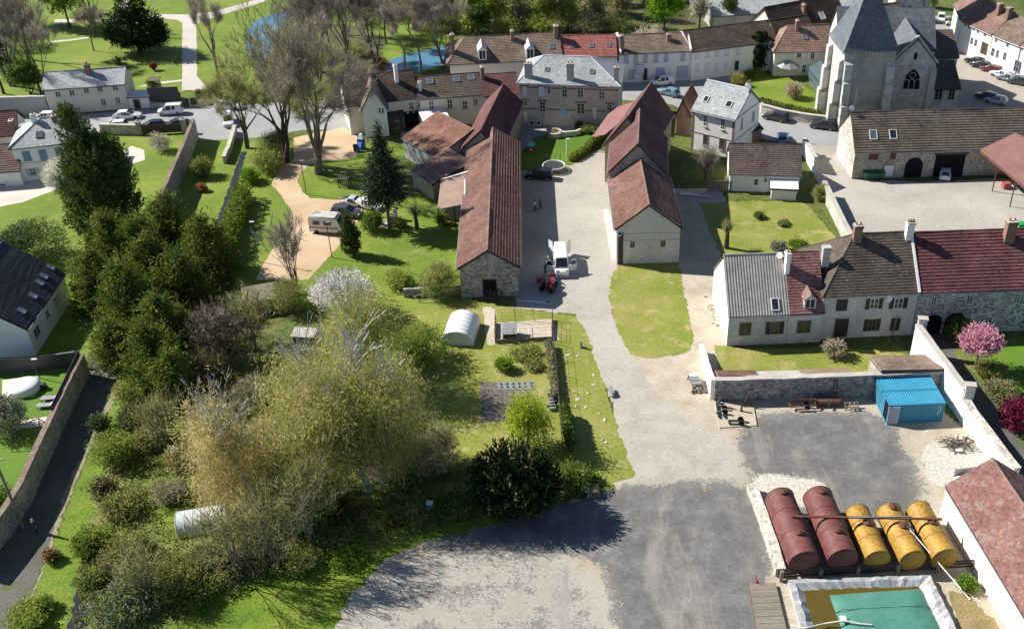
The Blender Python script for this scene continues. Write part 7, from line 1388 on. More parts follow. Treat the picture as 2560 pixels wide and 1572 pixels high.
tank('leftmost of two long rust-red tanks, beside the pale block wall', (1952,1218), (2015,1378), 1.44, 'red', ((.08,0),(.72,0)), TG)
tank('rust-red tank standing next to the shorter yellow tanks', (2048,1214), (2112,1372), 1.44, 'red', ((.1,0),(.72,0)), TG)
tank('yellow tank with dull brown patches beside the rust-red tanks', (2146,1260), (2198,1376), 1.22, 'yel', ((.42,0),), TG)
y2_ = tank('yellow tank with a pale painted band, in the middle of three', (2226,1256), (2288,1376), 1.24, 'yel', ((.1,0),(.5,0)), TG)
m = MB(); L2 = (V2(P(2288,1376,2.6))-V2(P(2226,1256,2.6))).length
m.tube([(L2*.52, 1.25*math.cos(q), 1.59+1.25*math.sin(q)) for q in [R(15+15*i) for i in range(6)]], .1, 5); m.build('pale_band', K['white'], y2_)
tank('rightmost yellow tank beside the limewashed building', (2300,1252), (2368,1372), 1.24, 'yel', ((.45,0),), TG)
bp = thing('pipe_rail', 'long rusty channel beam lying across the tops of all five tanks', 'beam', P(1978,1290,3.32)); d = P(2355,1297,3.15)-bp.location; m = MB()
m.beam((0,0,0), d, .22, .12); m.build('channel', K['rustmetal'], bp); m = MB(); m.beam(d*.38+Vector((0,-.12,.1)), d*.8+Vector((0,.15,.1)), .1, .1); m.build('second_pipe', K['metalgrey'], bp)
pl_ = thing('pole', 'long pale pole leaning from the middle yellow tank down to the straw ground', 'pole', V2(P(2425,1500))); d = P(2265,1312,2.9)-pl_.location; m = MB(); m.tube([(0,0,.1), d], .06, 6); m.build('shaft', K['white'], pl_)
rl = thing('railing', 'weathered plank railing with stout posts between tanks and basin', 'railing', V2(P(1950,1452))); pr_ = [V2(P(*q))-rl.location for q in ((1952,1452),(2050,1447),(2143,1441),(2242,1435),(2341,1429),(2434,1424))]
for q in pr_: m = MB(); m.box((q.x-.14,q.y-.14,0),(q.x+.14,q.y+.14,1.25)); m.build('post', K['wood'], rl)
for z in (.35, .72, 1.05): m = MB(); m.beam((pr_[0].x-.3,pr_[0].y+.2,z), (pr_[-1].x+.3,pr_[-1].y+.2,z), .05, .22); m.build('rail', K['darkwood'], rl)
bs = thing('basin', 'rectangular open basin with white tarpaulin liner and murky water', 'basin', V2(P(1968,1468))); o_ = bs.location
q = [V2(P(*k))-o_ for k in ((1968,1462),(2322,1450),(2425,1660),(2020,1660))]; c0 = sum(q, Vector())/4; inn = [c0+(k-c0)*.80 for k in q]
TARP = surf('white_tarpaulin', [(.3,(.36,.365,.37)),(.7,(.54,.54,.53))], .8, 6, 2.5, .25, bump=.8, rough=.5, stretch=(1,.4,1))
m = MB(); g4 = 24; vs = []; rr = random.Random(4)
for i in range(4):
    for j in range(g4):
        k = j/g4; a_ = q[i].lerp(q[(i+1)%4], k); b_ = inn[i].lerp(inn[(i+1)%4], k); vs += [(a_.x,a_.y,.05),(a_.x*.98+b_.x*.02,a_.y*.98+b_.y*.02,.75+rr.uniform(-.06,.06)),(a_.x*.55+b_.x*.45+rr.uniform(-.08,.08),a_.y*.55+b_.y*.45,.68+rr.uniform(-.12,.1)),(b_.x+rr.uniform(-.1,.1),b_.y+rr.uniform(-.1,.1),.2)]
N_ = 4*g4; m.add(vs, [(4*i+k, 4*((i+1)%N_)+k, 4*((i+1)%N_)+k+1, 4*i+k+1) for i in range(N_) for k in range(3)]); m.build('liner', TARP, bs)
m = MB(); m.add([(k.x,k.y,.25) for k in [c0+(k-c0)*.86 for k in q]], [(0,3,2,1)]); wt = m.build('murky_water', watermat('murky_water', (.10,.075,.012), .12), bs)
if wt.data.polygons[0].normal.z < 0: wt.data.flip_normals()
gb = thing('green_bladder', 'swollen sea-green flexible cover floating in the basin', 'cover', V2(P(2073,1492))); o_ = gb.location; q = [V2(P(*k))-o_ for k in ((2072,1492,),(2300,1476),(2392,1660),(2135,1660))]; n = 16; vs = []
for i in range(n+1):
    for j in range(n+1):
        a_ = q[0].lerp(q[1], i/n); b_ = q[3].lerp(q[2], i/n); p = a_.lerp(b_, j/n); e = min(i, n-i, j*1.0, (n-j)*1.0)/n; z = .27+.42*min(1, e*5)**.5; z -= .06*math.exp(-((j-4.5)/.7)**2)*(e > .05); vs.append((p.x,p.y,z))
m = MB(); m.add(vs, [((n+1)*i+j,(n+1)*(i+1)+j,(n+1)*(i+1)+j+1,(n+1)*i+j+1) for i in range(n) for j in range(n)]); o = m.build('membrane', surf('sea_green_pvc', [(.3,(.055,.19,.14)),(.5,(.075,.23,.175)),(.7,(.10,.26,.205))], .5, 6, 4, .1, bump=.1, rough=.4, spec=.4), gb, True)
if o.data.polygons[0].normal.z < 0: o.data.flip_normals()
m = MB(); a_ = q[0].lerp(q[3],.28); b_ = q[1].lerp(q[2],.28); m.tube([a_.lerp(b_, k/14)+Vector((0,.05*math.sin(k*2.1),.66 if 0<k<14 else .3)) for k in range(15)], .03, 4); m.build('seam', plain('dark_green_seam', (.03,.11,.085)), gb)
hs = thing('hose', 'cream hose winding over the green cover', 'hose', P(1975,1562,.8)); pts = [P(x,y,z)-hs.location for x,y,z in ((1975,1562,.8),(2010,1570,.85),(2060,1558,.6),(2110,1550,.85),(2150,1558,.85),(2180,1561,.8))]; m = MB(); m.tube(pts, .07, 6); m.build('pipe', K['cream'], hs); m = MB(); m.cbox(P(2108,1546,.8)-hs.location, (.5,.6,.12)); m.build('clamp_sheet', K['white'], hs)
dk = thing('wooden_deck', 'grey plank deck at the bottom edge left of the basin', 'deck', V2(P(1872,1466))); q = [V2(P(*k))-dk.location for k in ((1872,1466),(1938,1463),(1985,1660),(1905,1660))]; n = 34
for i in range(n):
    a0, a1 = q[0].lerp(q[3], i/n), q[0].lerp(q[3], (i+.92)/n); b0, b1 = q[1].lerp(q[2], i/n), q[1].lerp(q[2], (i+.92)/n); m = MB() if i == 0 else m; m.prism([a0, b0, b1, a1][::-1], .3, .36+.012*(i%3))
m.build('planks', K['deckwood'], dk); m = MB(); m.prism([q[0], q[1], q[2], q[3]][::-1], .02, .295); m.build('frame', K['darkwood'], dk)
rt_ = thing('hand_pump', 'small red hand tool standing at the top edge of the wooden deck', 'tool', V2(P(1892,1462))); m = MB(); m.cbox((0,0,.35),(.25,.2,.5)); m.build('body', plain('red_tool', (.5,.04,.04)), rt_); m = MB(); m.tube([(0,0,.6),(-.25,0,1.2)], .03, 5); m.tube([(.1,0,.2),(.35,0,0)], .03, 5); m.build('handle', K['darkmetal'], rt_)
CB = surf('blue_container_paint', [(.3,(.035,.25,.40)),(.7,(.05,.31,.48))], .7, 6, 5, .18, rough=.5, spec=.4, bump=0, extra=[(.9,.64,(.10,.33,.44),.12),(2.4,.72,(.10,.12,.13),.05)])
def container(label, A, B, W_=2.44, H_=2.59):
    A = V2(A); B = V2(B); t = thing('shipping_container', label, 'container', A, math.atan2(B.y-A.y, B.x-A.x), 'blue shipping containers'); L_ = (B-A).length
    def corr(m, O, U, V, N, lu, lv, pitch=.28, dp=.045):
        O, U, V, N = map(Vector, (O,U,V,N)); n = int(lu/pitch)*4; vs = []
        for i in range(n+1): k = i/n; h = (0, 0, dp, dp)[i%4] if i < n else 0; vs += [O+U*lu*k-N*h, O+U*lu*k+V*lv-N*h]
        m.add(vs, [(2*i,2*i+2,2*i+3,2*i+1) for i in range(n)])
    m = MB(); corr(m, (.1,0,.15), (1,0,0), (0,0,1), (0,-1,0), L_-.2, H_-.27); corr(m, (L_-.1,W_,.15), (-1,0,0), (0,0,1), (0,1,0), L_-.2, H_-.27); corr(m, (L_,.1,.15), (0,1,0), (0,0,1), (1,0,0), W_-.2, H_-.27); m.build('side_walls', CB, t)
    m = MB(); corr(m, (.1,.1,H_-.01), (1,0,0), (0,1,0), (0,0,1), L_-.2, W_-.2, .26, .03); m.build('roof', CB, t)
    m = MB()
    for y in (0, W_): m.beam((0,y,H_-.06),(L_,y,H_-.06),.12); m.beam((0,y,.08),(L_,y,.08),.15)
    for x in (.03, L_-.03):
        m.beam((x,.06,.085),(x,W_-.06,.085),.14); m.beam((x,.06,H_-.062),(x,W_-.06,H_-.062),.118)
        for y in (.055, W_-.055): m.beam((x,y,.15),(x,y,H_-.12),.13)
    m.build('frame', CB, t)
    for sx in (0, 1):
        for y in (0, 1):
            m = MB(); m.cbox((L_*sx, W_*y, H_+.005),(.18,.17,.08)); m.build('corner_casting', CB, t)
    return t, L_
cA = P(2224.5,1012.6,2.59); cB = P(2364,1006,2.59); cC = P(2191.7,948,2.59); cd = (V2(cC)-V2(cA)).normalized()
c1, L1_ = container('front blue shipping container with its grey-lined door swung open', cA, cB); c2, _ = container('rear blue shipping container standing against the dark rubble wall', V2(cA)+cd*2.52, V2(cB)+cd*2.52)
for c_, nn in ((c1, 1), (c2, 2)):
    for k in ((.12,1.19),(1.25,2.32)):
        if c_ is c1 and k[0] < 1: continue
        m = MB(); m.box((-.06,k[0],.16),(-.0,k[1],2.4)); o = m.build('door', CB, c_); m = MB()
        for y in (k[0]+.28, k[1]-.28): m.tube([(-.1,y,.2),(-.1,y,2.38)], .03, 5)
        m.build('lock_rod', K['metalgrey'], o)
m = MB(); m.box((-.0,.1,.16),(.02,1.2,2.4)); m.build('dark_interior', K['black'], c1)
m = MB(); m.box((0,-.03,.12),(1.15,.03,2.42)); o = m.build('door', K['shutgrey'], c1, loc=(-.02,-.1,0), rz=R(-7)); o['label'] = 'open container door showing its grey inner face'; m = MB(); m.box((.1,-.045,.25),(1.05,-.03,2.3)); m.build('inner_panel', plain('grey_violet', (.36,.38,.46)), o)
m = MB()
for i, x in enumerate((L1_-.62, L1_-.42)): m.box((x,-.02,.9+.3*i),(x+.05,-.008,2.2))
m.lathe([(.09,0),(.09,.01)], (0,0,0), 12); m.build('lettering', K['white'], c1)
# farm machinery and yard clutter
def rods(name, label, cat, px, segs, mat='rustmetal', wd=.08, rz=0, part='frame', extra=None):
    t = thing(name, label, cat, V2(P(*px)), rz); m = MB()
    for a, b_ in segs: m.beam(a, b_, wd)
    m.build(part, K[mat], t)
    if extra: extra(t)
    return t
sl_ = struct(sheet('slab', [(1784,1000),(1886,1014),(1894,1068),(1797,1074)], 'dirt', 6, jit=.1)); m = MB(); q = [V2(P(*k)) for k in ((1786,1004),(1884,1016),(1892,1066),(1798,1071))]; m.prism(q if (q[1]-q[0]).cross(q[2]-q[1]).z > 0 else q[::-1], .02, .16); struct(m.build('concrete_slab', surf('sandy_concrete', [(.3,(.44,.37,.27)),(.7,(.56,.49,.38))], .5), None))
def _whl(t):
    for y in (-.35,.35): m = MB(); m.lathe([(.05,-.06),(.32,-.06),(.32,.06),(.05,.06)], (0,0,0), 12); o = m.build('wheel', K['tyre'], t, loc=(.5,y,.45)); o.rotation_euler = (R(90),0,0)
rods('baler_hitch', 'green and black old machine with tyres on the concrete slab', 'machine', (1800,1032), [((-.3,-1.2,.4),(-.3,1.2,.4)),((.3,-1.2,.4),(.3,1.2,.4)),((-.3,.9,.4),(.3,.9,1.5)),((-.5,-.4,.3),(.6,-.4,.9)),((-.4,.5,.9),(.5,.5,.9)),((-.3,1.2,.4),(-.35,1.2,1.7))], 'darkmetal', .16, 0, 'frame', _whl)
rods('post', 'short dark post standing on the concrete slab', 'post', (1853,1030), [((0,0,.1),(0,0,1.1)),((-.2,0,.12),(.2,0,.12))], 'darkmetal', .2)
rods('farm_trailer_frame', 'small dark trailer frame lying on the front of the concrete slab', 'trailer frame', (1840,1060), [((-.8,-.3,.3),(.9,-.3,.3)),((-.8,.3,.3),(.9,.3,.3)),((-.8,-.3,.3),(-.8,.3,.3)),((.4,-.3,.3),(.4,.3,.3)),((.9,0,.3),(1.4,.1,.2))], 'darkmetal', .12, 0, 'frame', _whl)
rods('harrow_frame', 'upright triangular rusty harrow frame at the slab corner', 'harrow', (1869,1018), [((-.6,0,.1),(0,.2,1.6)),((.6,0,.1),(0,.2,1.6)),((-.6,0,.1),(.6,0,.1)),((-.3,.1,.8),(.3,.1,.8)),((-.45,0,.4),(.3,.1,.8)),((.45,0,.4),(-.3,.1,.8))], 'rustmetal', .07)
rods('seed_drill', 'rusty toothed seed drill at the edge of the gravel yard', 'seed drill', (2005,1022), [((-1.4,.3,.7),(1.4,.5,.9)),((-1.4,-.3,.5),(1.4,-.1,.6)),((-1.4,-.3,.5),(-1.4,.3,.7)),((1.4,-.1,.6),(1.4,.5,.9)),((-.6,-.5,.3),(.6,-.45,.35))]+[((-1.3+i*.3,.32+i*.022,.75),(-1.3+i*.3,.42,1.1)) for i in range(10)], 'rustmetal', .12, 0, 'frame', _whl)
def _rol(t): m = MB(); m.tube([(-1.4,0,.45),(1.4,.05,.45)], .38, 14); m.build('roller', K['rustmetal'], t)
rods('field_roller', 'long dark field roller beside the seed drill', 'roller', (2068,1014), [((-1.5,.4,.85),(1.5,.45,.85)),((-1.5,.4,.85),(-1.5,0,.45)),((1.5,.45,.85),(1.5,.05,.45)),((0,.4,.85),(0,-.8,.5))], 'darkmetal', .12, 0, 'frame', _rol)
rods('wooden_rack', 'small wooden hay rack by the rubble heap left of the containers', 'rack', (2128,1022), [((-.8,-.3,.5),(.8,-.2,.5)),((-.8,.3,.6),(.8,.4,.6)),((-.7,-.3,.0),(-.7,.3,.8)),((.7,-.2,.0),(.7,.4,.8)),((-.2,-.3,.5),(-.2,.3,.6)),((.3,-.25,.5),(.3,.35,.6))], 'wood', .1)
rods('ladder', 'rusty ladder leaning upright against the dark rubble wall', 'ladder', (2085,1000), [((-.22,-.3,0),(-.22,.45,2.7)),((.22,-.3,0),(.22,.45,2.7))]+[((-.22,-.3+.083*i,.3*i),(.22,-.3+.083*i,.3*i)) for i in range(1,9)], 'rustmetal', .06)
rods('metal_post', 'short rusty post near the foot of the rubble wall by the containers', 'post', (2147,986), [((0,0,0),(0,0,1.2)),((0,0,.6),(.2,0,.6))], 'rustmetal', .12)
def _crate(t):
    for y, z in ((.9,.9),(.2,.85),(-.5,.8)): m = MB(); m.cbox((0,y,z),(1.0,.6,.18)); m.build('grey_tray', K['metalgrey'] if y < .5 else K['white'], t)
rods('sawhorse', 'trestle stack with grey trays left of the rubble wall', 'trestle', (1738,965), [((-.5,-1,.7),(.5,-1,.7)),((-.5,1.2,.7),(.5,1.2,.7)),((-.5,-1,.7),(-.6,-1.2,0)),((.5,-1,.7),(.6,-1.2,0)),((-.5,1.2,.7),(-.6,1.4,0)),((.5,1.2,.7),(.6,1.4,0)),((-.5,-1,.7),(-.5,1.2,.7)),((.5,-1,.7),(.5,1.2,.7))], 'darkmetal', .1, R(8), 'frame', _crate)
rods('roof_truss', 'grey A-shaped timber frame lying below the tray stack', 'timber frame', (1745,978), [((-.9,-.5,.2),(.1,.5,.7)),((1.3,-.6,.2),(.1,.5,.7)),((-.8,-.2,.15),(1.2,-.3,.15)),((-.3,.1,.3),(.1,-.5,.2))], 'wood', .14)
rods('stone_post', 'small grey post with dark shadow on the lawn edge beside the drive', 'post', (1453,870), [((0,0,0),(0,0,1.0)),((.05,0,.15),(.55,0,.15))], 'metalgrey', .22)
rods('trough', 'narrow dark stone trough on bare earth at the drive edge', 'trough', (1527,985), [((-.2,.8,.25),(.25,-.7,.25)),((-.05,.8,.45),(.3,-.5,.45))], 'metalgrey', .3)
bp_ = thing('brush_pile', 'pile of dead branches and boards against the limewashed wall', 'brush pile', V2(P(2395,1115))); m = MB(); rr = random.Random(6)
for i in range(46): a = rr.uniform(0,3.14); c = Vector((rr.uniform(-1.3,1.2), rr.uniform(-.7,.9), rr.uniform(.1,.8))); d = Vector((math.cos(a)*rr.uniform(.5,1.4), math.sin(a)*.6, rr.uniform(-.2,.4))); m.tube([c-d, c+d*.2+Vector((0,0,.1)), c+d], [.06,.05,.02], 4)
m.build('branches', K['bark'], bp_); m = MB(); m.cbox((-.2,-.9,.3),(.7,.5,.05)); m.cbox((.1,.6,.7),(.8,.6,.05)); m.build('boards', K['white'], bp_)
for i, (a_, b_, lb) in enumerate((((2384,1191),(2431,1186),'left of two dark grey panels standing by the chalk heap'),((2434,1186),(2486,1181),'right of two dark grey panels standing by the chalk heap'))):
    t = thing('metal_screen', lb, 'panel', V2(P(*a_))); d = V2(P(*b_))-t.location; m = MB(); m.beam((0,0,.5), d+Vector((0,0,.5)), .08, 1.0); m.build('sheet', K['metalgrey'], t); m = MB(); m.beam((0,0,0),(0,0,1.1),.12); m.beam(d,d+Vector((0,0,1.1)),.12); m.build('post', K['concrete'], t)
hp = thing('sand_heap', 'small pale sand heap in front of the grey panels', 'heap', V2(P(2425,1208))); m = MB(); m.lathe([(1.7,.0),(1.4,.2),(.8,.5),(.25,.7),(.05,.72)], (0,0,0), 18); m.build('sand', GM['chalk'], hp, True)
rb_ = thing('rubble_heap', 'scatter of white broken stones beside the white farmhouse gable', 'rubble', V2(P(1782,770))); m = MB(); rr = random.Random(8)
for i in range(34): s_ = rr.uniform(.08,.28); m.cbox((rr.gauss(0,.5), rr.gauss(0,1.3), s_*.4), (s_*1.4,s_,s_), 0, rr.uniform(0,3), .7)
struct(m.build('stones', K['concrete'], rb_), 'stuff')
lp = thing('log_pile', 'stack of cut logs on the gravel edge behind the yew', 'log pile', V2(P(1480,1234)), R(5)); m = MB(); rr = random.Random(3)
for i in range(16): z = .15+.26*(i//5); x = -.55+.27*(i%5)+.13*((i//5)%2); m.tube([(x,-.6+rr.uniform(-.1,.1),z),(x,.6,z)], .13, 7)
m.build('logs', K['wood'], lp)
# ================================================================ GARDEN THINGS
def tunnel(label, A, B, C_, r, mat, name='polytunnel', open_=False):
    """hooped tunnel: A,B feet of the near end, C_ far foot on A's side"""
    A, B, C_ = V2(P(*A)), V2(P(*B)), V2(P(*C_)); W_ = (B-A).length; L_ = (C_-A).length; t = thing(name, label, 'polytunnel', A, math.atan2(B.y-A.y, B.x-A.x)); n = 14
    arc = [(W_/2-W_/2*math.cos(math.pi*i/n), r*math.sin(math.pi*i/n)**.75) for i in range(n+1)]; m = MB(); ns = 6
    m.add([(x,L_*j/ns,z) for j in range(ns+1) for x, z in arc], [(j*(n+1)+i,(j+1)*(n+1)+i,(j+1)*(n+1)+i+1,j*(n+1)+i+1) for j in range(ns) for i in range(n)]); m.build('cover', mat, t, True)
    for y in (0.0, L_): m = MB(); m.add([(x,y,z) for x, z in arc], [list(range(n+1))]); m.build('end_sheet', mat, t)
    for j in range(ns+1): m = MB(); m.tube([(x,L_*j/ns,z+.02) for x, z in arc], .03, 4, cap=False); m.build('hoop', K['white'], t)
    return t
PW = plain('white_film', (.74,.75,.72), .35, .5)
m_, nt_, bs_ = newmat('clear_film'); setp(nt_, bs_, (.82,.84,.86), .2, .5); bs_.inputs['Alpha'].default_value = .62; K['film'] = m_
tunnel('white polytunnel greenhouse on the kitchen garden lawn', (1103,862), (1183,866), (1106,806), 2.0, PW)
tunnel('clear plastic tunnel half hidden by dry twigs at the lower left', (450,1292), (444,1346), (570,1280), 1.5, K['film'])
ck = thing('chicken_run', 'fenced chicken run of thin posts and wire with plank walls', 'chicken run', V2(P(1312,840))); o_ = ck.location
q = [V2(P(*k))-o_ for k in ((1238,858),(1380,850),(1382,800),(1240,808))]
for i in range(4):
    a_, b_ = q[i], q[(i+1)%4]
    for k in (0,.33,.66): p = a_.lerp(b_, k); m = MB(); m.tube([(p.x,p.y,0),(p.x,p.y,2.0)], .04, 5); m.build('post', K['wood'], ck)
    m = MB()
    for z in (.5,1.0,1.5,1.95): m.tube([a_+Vector((0,0,z)), b_+Vector((0,0,z))], .014, 3)
    for k in range(9): p = a_.lerp(b_, k/9); m.tube([p+Vector((0,0,.5)), p+Vector((0,0,1.95))], .010, 3)
    m.build('wire_mesh', K['darkmetal'], ck)
m = MB(); m.beam(q[0]+Vector((0,0,.3)), q[1]+Vector((0,0,.3)), .05, .5); m.beam(q[1]+Vector((0,0,.3)), q[2]+Vector((0,0,.3)), .05, .5); m.beam(q[3]+Vector((0,0,.3)), q[0]+Vector((0,0,.3)), .05, .5); m.build('plank_wall', K['wood'], ck)
hu = thing('chicken_hutch', 'grey felt-roofed hutch inside the chicken run', 'hutch', V2(P(1275,850)), R(2)); m = MB(); m.box((-.8,-.4,.3),(.8,1.6,1.2)); m.build('box', K['darkwood'], hu); m = MB(); m.slab([(-.9,-.55,1.25),(.9,-.55,1.25),(.9,1.7,1.45),(-.9,1.7,1.45)], .06); m.build('roof', K['metalgrey'], hu); m = MB(); m.box((-.3,-.43,.4),(.3,-.4,.75)); m.build('door', K['wood'], hu)
wm = thing('weed_sheet', 'grey plastic sheet with planting holes beside the tilled plot', 'ground sheet', V2(P(1290,964))); q = [V2(P(*k))-wm.location for k in ((1244,956),(1334,953),(1337,972),(1247,975))]; m = MB(); m.prism(q if (q[1]-q[0]).cross(q[2]-q[1]).z > 0 else q[::-1], .04, .06); m.build('film', K['metalgrey'], wm)
for i in range(12): p = q[0].lerp(q[1],(i//2+.5)/6).lerp(q[3].lerp(q[2],(i//2+.5)/6), .3+.4*(i%2)); m = MB(); m.lathe([(.14,.062),(.10,.2),(.02,.28)], (p.x,p.y,0), 6); m.build('seedling', L['hedge'], wm)
bg = thing('sack_pile', 'row of dark grey sacks piled along the wire fence', 'sacks', V2(P(1378,1010))); m = MB(); rr = random.Random(2)
for i in range(12): m.tube([(rr.uniform(-.5,.0),-1.2+i*.28,.25+.2*(i%2)),(rr.uniform(.1,.6),-1.1+i*.28,.3+.2*(i%2))], [.24,.2], 7)
m.build('sacks', K['metalgrey'], bg)
wf = thing('wire_fence', 'leaning wire fence of thin dark posts along the kitchen garden', 'fence', V2(P(1384,860)))
for i in range(9): p = V2(P(1384+i*3.2, 860+i*38))-wf.location; m = MB(); m.tube([(p.x,p.y,0),(p.x,p.y,2.1)], .04, 5); m.build('post', K['darkwood'], wf)
m = MB(); e_ = V2(P(1410,1164))-wf.location
for z in (.6,1.3,2.0): m.tube([(0,0,z), e_+Vector((0,0,z))], .015, 3)
m.build('wire', K['darkmetal'], wf)
ap = thing('timber_scrap', 'leaning planks and old timber by the barn gable door', 'timber', V2(P(1230,752))); m = MB()
for i in range(9): m.beam((-.9+i*.22,-.3,0),(-.6+i*.17+.3*(i%3),.3,1.4+.3*(i%2)), .12, .05)
m.build('planks', K['darkwood'], ap)
cl = thing('hay_wagon_frame', 'rusty boat-shaped metal frame lying before the crumbling wall', 'metal frame', V2(P(1080,752))); m = MB()
for a_, b_ in (((-2.4,.3,.5),(-1.6,-.5,.3)),((-1.6,-.5,.3),(2.0,.3,.5)),((2.0,.3,.5),(2.0,.9,1.0)),((-2.4,.3,.5),(-1.2,.6,.6)),((-1.2,.6,.6),(2.0,.9,1.0))): m.beam(a_, b_, .08)
m.build('frame', K['wood'], cl)
bx = thing('bee_hive', 'wooden bee box with tan lid under the tall birch', 'bee box', V2(P(1032,1292)), R(6)); m = MB(); m.box((-.5,-.4,.05),(.5,.4,.75)); m.build('box', K['wood'], bx); m = MB(); m.box((-.58,-.48,.752),(.58,.48,.84)); m.build('lid', plain('tan_lid', (.52,.36,.22)), bx); m = MB(); m.box((-.2,-.42,.2),(.3,-.4,.45)); m.build('entrance', K['black'], bx)
bx = thing('bee_hive', 'smaller blue-white bee box right of the wooden one', 'bee box', V2(P(1076,1272)), R(-4)); m = MB(); m.box((-.28,-.25,.05),(.28,.25,.8)); m.build('box', K['shutgrey'], bx); m = MB(); m.box((-.33,-.3,.802),(.33,.3,.88)); m.build('lid', K['white'], bx)
dr = thing('barrel', 'rusty red barrel lying open at the scrub edge', 'barrel', V2(P(988,1322))); m = MB(); m.lathe([(.26,0),(.29,.05),(.28,.4),(.29,.42),(.28,.8),(.24,.84)], (0,0,0), 14); m.build('body', K['rustmetal'], dr); m = MB(); m.lathe([(.22,.845),(.2,.85)], (0,0,0), 14); m.build('opening', K['black'], dr)
wb = thing('white_cabinet', 'small white metal cabinet standing in the brambles', 'cabinet', V2(P(621,1362)), R(12)); m = MB(); m.box((-.25,-.2,0),(.25,.2,.85)); m.build('case', K['white'], wb); m = MB(); m.box((-.27,-.22,.852),(.27,.22,.88)); m.build('lid', K['metalgrey'], wb)
for px_, lb in (((474,1112),'crumpled white plastic sheet among the brown brambles'),((432,1160),'pale torn sheet lying on the bramble mound')):
    t = thing('plastic_sheet', lb, 'plastic sheet', V2(P(*px_))); m = MB(); rr = random.Random(px_[0]); vs = [(rr.uniform(-.1,.1)+.25*i, rr.uniform(-.1,.1)+.3*j, 1.5+rr.uniform(0,.35)) for i in range(4) for j in range(4)]; m.add(vs, [(4*i+j,4*i+4+j,4*i+5+j,4*i+j+1) for i in range(3) for j in range(3)]); m.build('sheet', K['white'], t); m = MB(); m.tube([(.3,.4,0),(.35,.4,1.5)], .04, 5); m.build('stake', K['wood'], t)
ws = thing('wood_shed', 'old lean-to shed with dark roof by the foot of the sandy drive', 'shed', V2(P(655,770)), R(20)); m = MB(); m.box((-1.8,-1.2,0),(1.8,1.2,2.0)); m.build('wall', K['wood'], ws); m = MB(); m.slab([(-2,-1.5,2.0),(2,-1.5,2.0),(2,1.4,2.7),(-2,1.4,2.7)], .1); m.build('roof', K['deckwood'], ws)
ts = thing('tarpaulin', 'crumpled blue-white tarpaulin draped beside the old lean-to shed', 'tarpaulin', V2(P(692,765))); m = MB(); rr = random.Random(5); m.add([(-1.2+.4*i, -1.1+.4*j, .3+1.0*math.sin(i*.6)*math.sin(j*.6+.2)+rr.uniform(-.1,.1)) for i in range(7) for j in range(6)], [(6*i+j,6*i+6+j,6*i+7+j,6*i+j+1) for i in range(6) for j in range(5)]); m.build('sheet', plain('blue_white_tarp', (.5,.58,.66)), ts)
lc = thing('corrugated_roof_shed', 'pale slatted shed roof showing through the birch crown', 'shed', V2(P(765,852)), R(-6)); lc.scale = (.6,.6,.6); m = MB(); m.box((-2.3,-1.3,0),(2.3,1.3,1.9)); m.build('wall', K['wood'], lc); m = MB()
for i in range(8): m.slab([(-2.5,-1.5+i*.38,1.95+i*.04),(2.5,-1.5+i*.38,1.95+i*.04),(2.5,-1.18+i*.38,2.03+i*.04),(-2.5,-1.18+i*.38,2.03+i*.04)], .05)
m.build('roof', K['concrete'], lc)
# sandy drive and lawn furniture
def lamp(label, base, top_y, head=True, mat='darkmetal', group='lamp posts', r=.05):
    h = Hh(base[0], base[1], top_y); t = thing('lamp_post', label, 'lamp post', V2(P(*base)), 0, group); m = MB(); m.tube([(0,0,0),(0,0,h)], [r*1.4, r], 7); m.build('pole', K[mat], t)
    m = MB(); m.cbox((.2,0,h+.02),(.6,.22,.1)); m.build('lamp_head', K['white'] if head == 2 else K['metalgrey'], t); return t
lamp('black lamp post on the round lawn left of the big bare tree trunk', (766,486), 402); lamp('black lamp post at the lower end of the sandy drive', (830,644), 556); lamp('black lamp post behind the sports coupe', (909,534), 478)
lamp('white-headed lamp post on the grass right of the clipped hedge', (646,655), 555, 2); lamp('tall pale street lamp left of the dark village house', (872,258), 190, 2, 'white'); lamp('white lamp pole on the town hall lawn', (1417,388), 348, 2, 'white', r=.09)
lamp('lamp post on the lawn beside the round white pool', (98,945), 898, 2)
up = thing('utility_pole', 'grey wooden utility pole rising from the lane at the lower left', 'pole', V2(P(58,1318))); m = MB(); m.tube([(0,0,0),(0,0,9)], [.16,.11], 8); m.build('shaft', K['deckwood'], up); m = MB(); m.beam((-.8,0,8.6),(.8,0,8.6),.12); m.build('crossarm', K['metalgrey'], up)
ct = thing('climbing_tower', 'dark timber play tower on the round lawn in tree shadow', 'play tower', V2(P(862,466))); m = MB()
for x in (-.8,.8):
    for y in (-.5,.5): m.beam((x,y,0),(x*.9,y*.9,2.6),.12)
for z in (1.3,2.4): m.beam((-.8,-.5,z),(.8,-.5,z),.1); m.beam((-.8,.5,z),(.8,.5,z),.1); m.beam((-.8,-.5,z),(-.8,.5,z),.1); m.beam((.8,-.5,z),(.8,.5,z),.1)
m.build('frame', K['darkwood'], ct); m = MB(); m.box((-.8,-.5,1.38),(.8,.5,1.44)); m.build('platform', K['wood'], ct); m = MB()
for i in range(5): m.beam((-.7+i*.35,-.5,1.4),(-.7+i*.35,-.5,2.4),.06)
m.build('slats', K['white'], ct)
for px_, lb in (((950,562),'left of three pale stone posts under the spruce'),((982,565),'middle pale stone post under the spruce'),((990,548),'rear pale stone post under the spruce')):
    t = thing('stone_post', lb, 'stone post', V2(P(*px_)), 0, 'stone posts under the spruce'); m = MB(); m.box((-.25,-.25,0),(.25,.25,1.6)); m.build('shaft', K['limestone'], t); m = MB(); m.cbox((0,0,1.7),(.65,.65,.18)); m.cbox((0,0,1.95),(.4,.4,.3),top=.5); m.build('cap', K['concrete'], t)
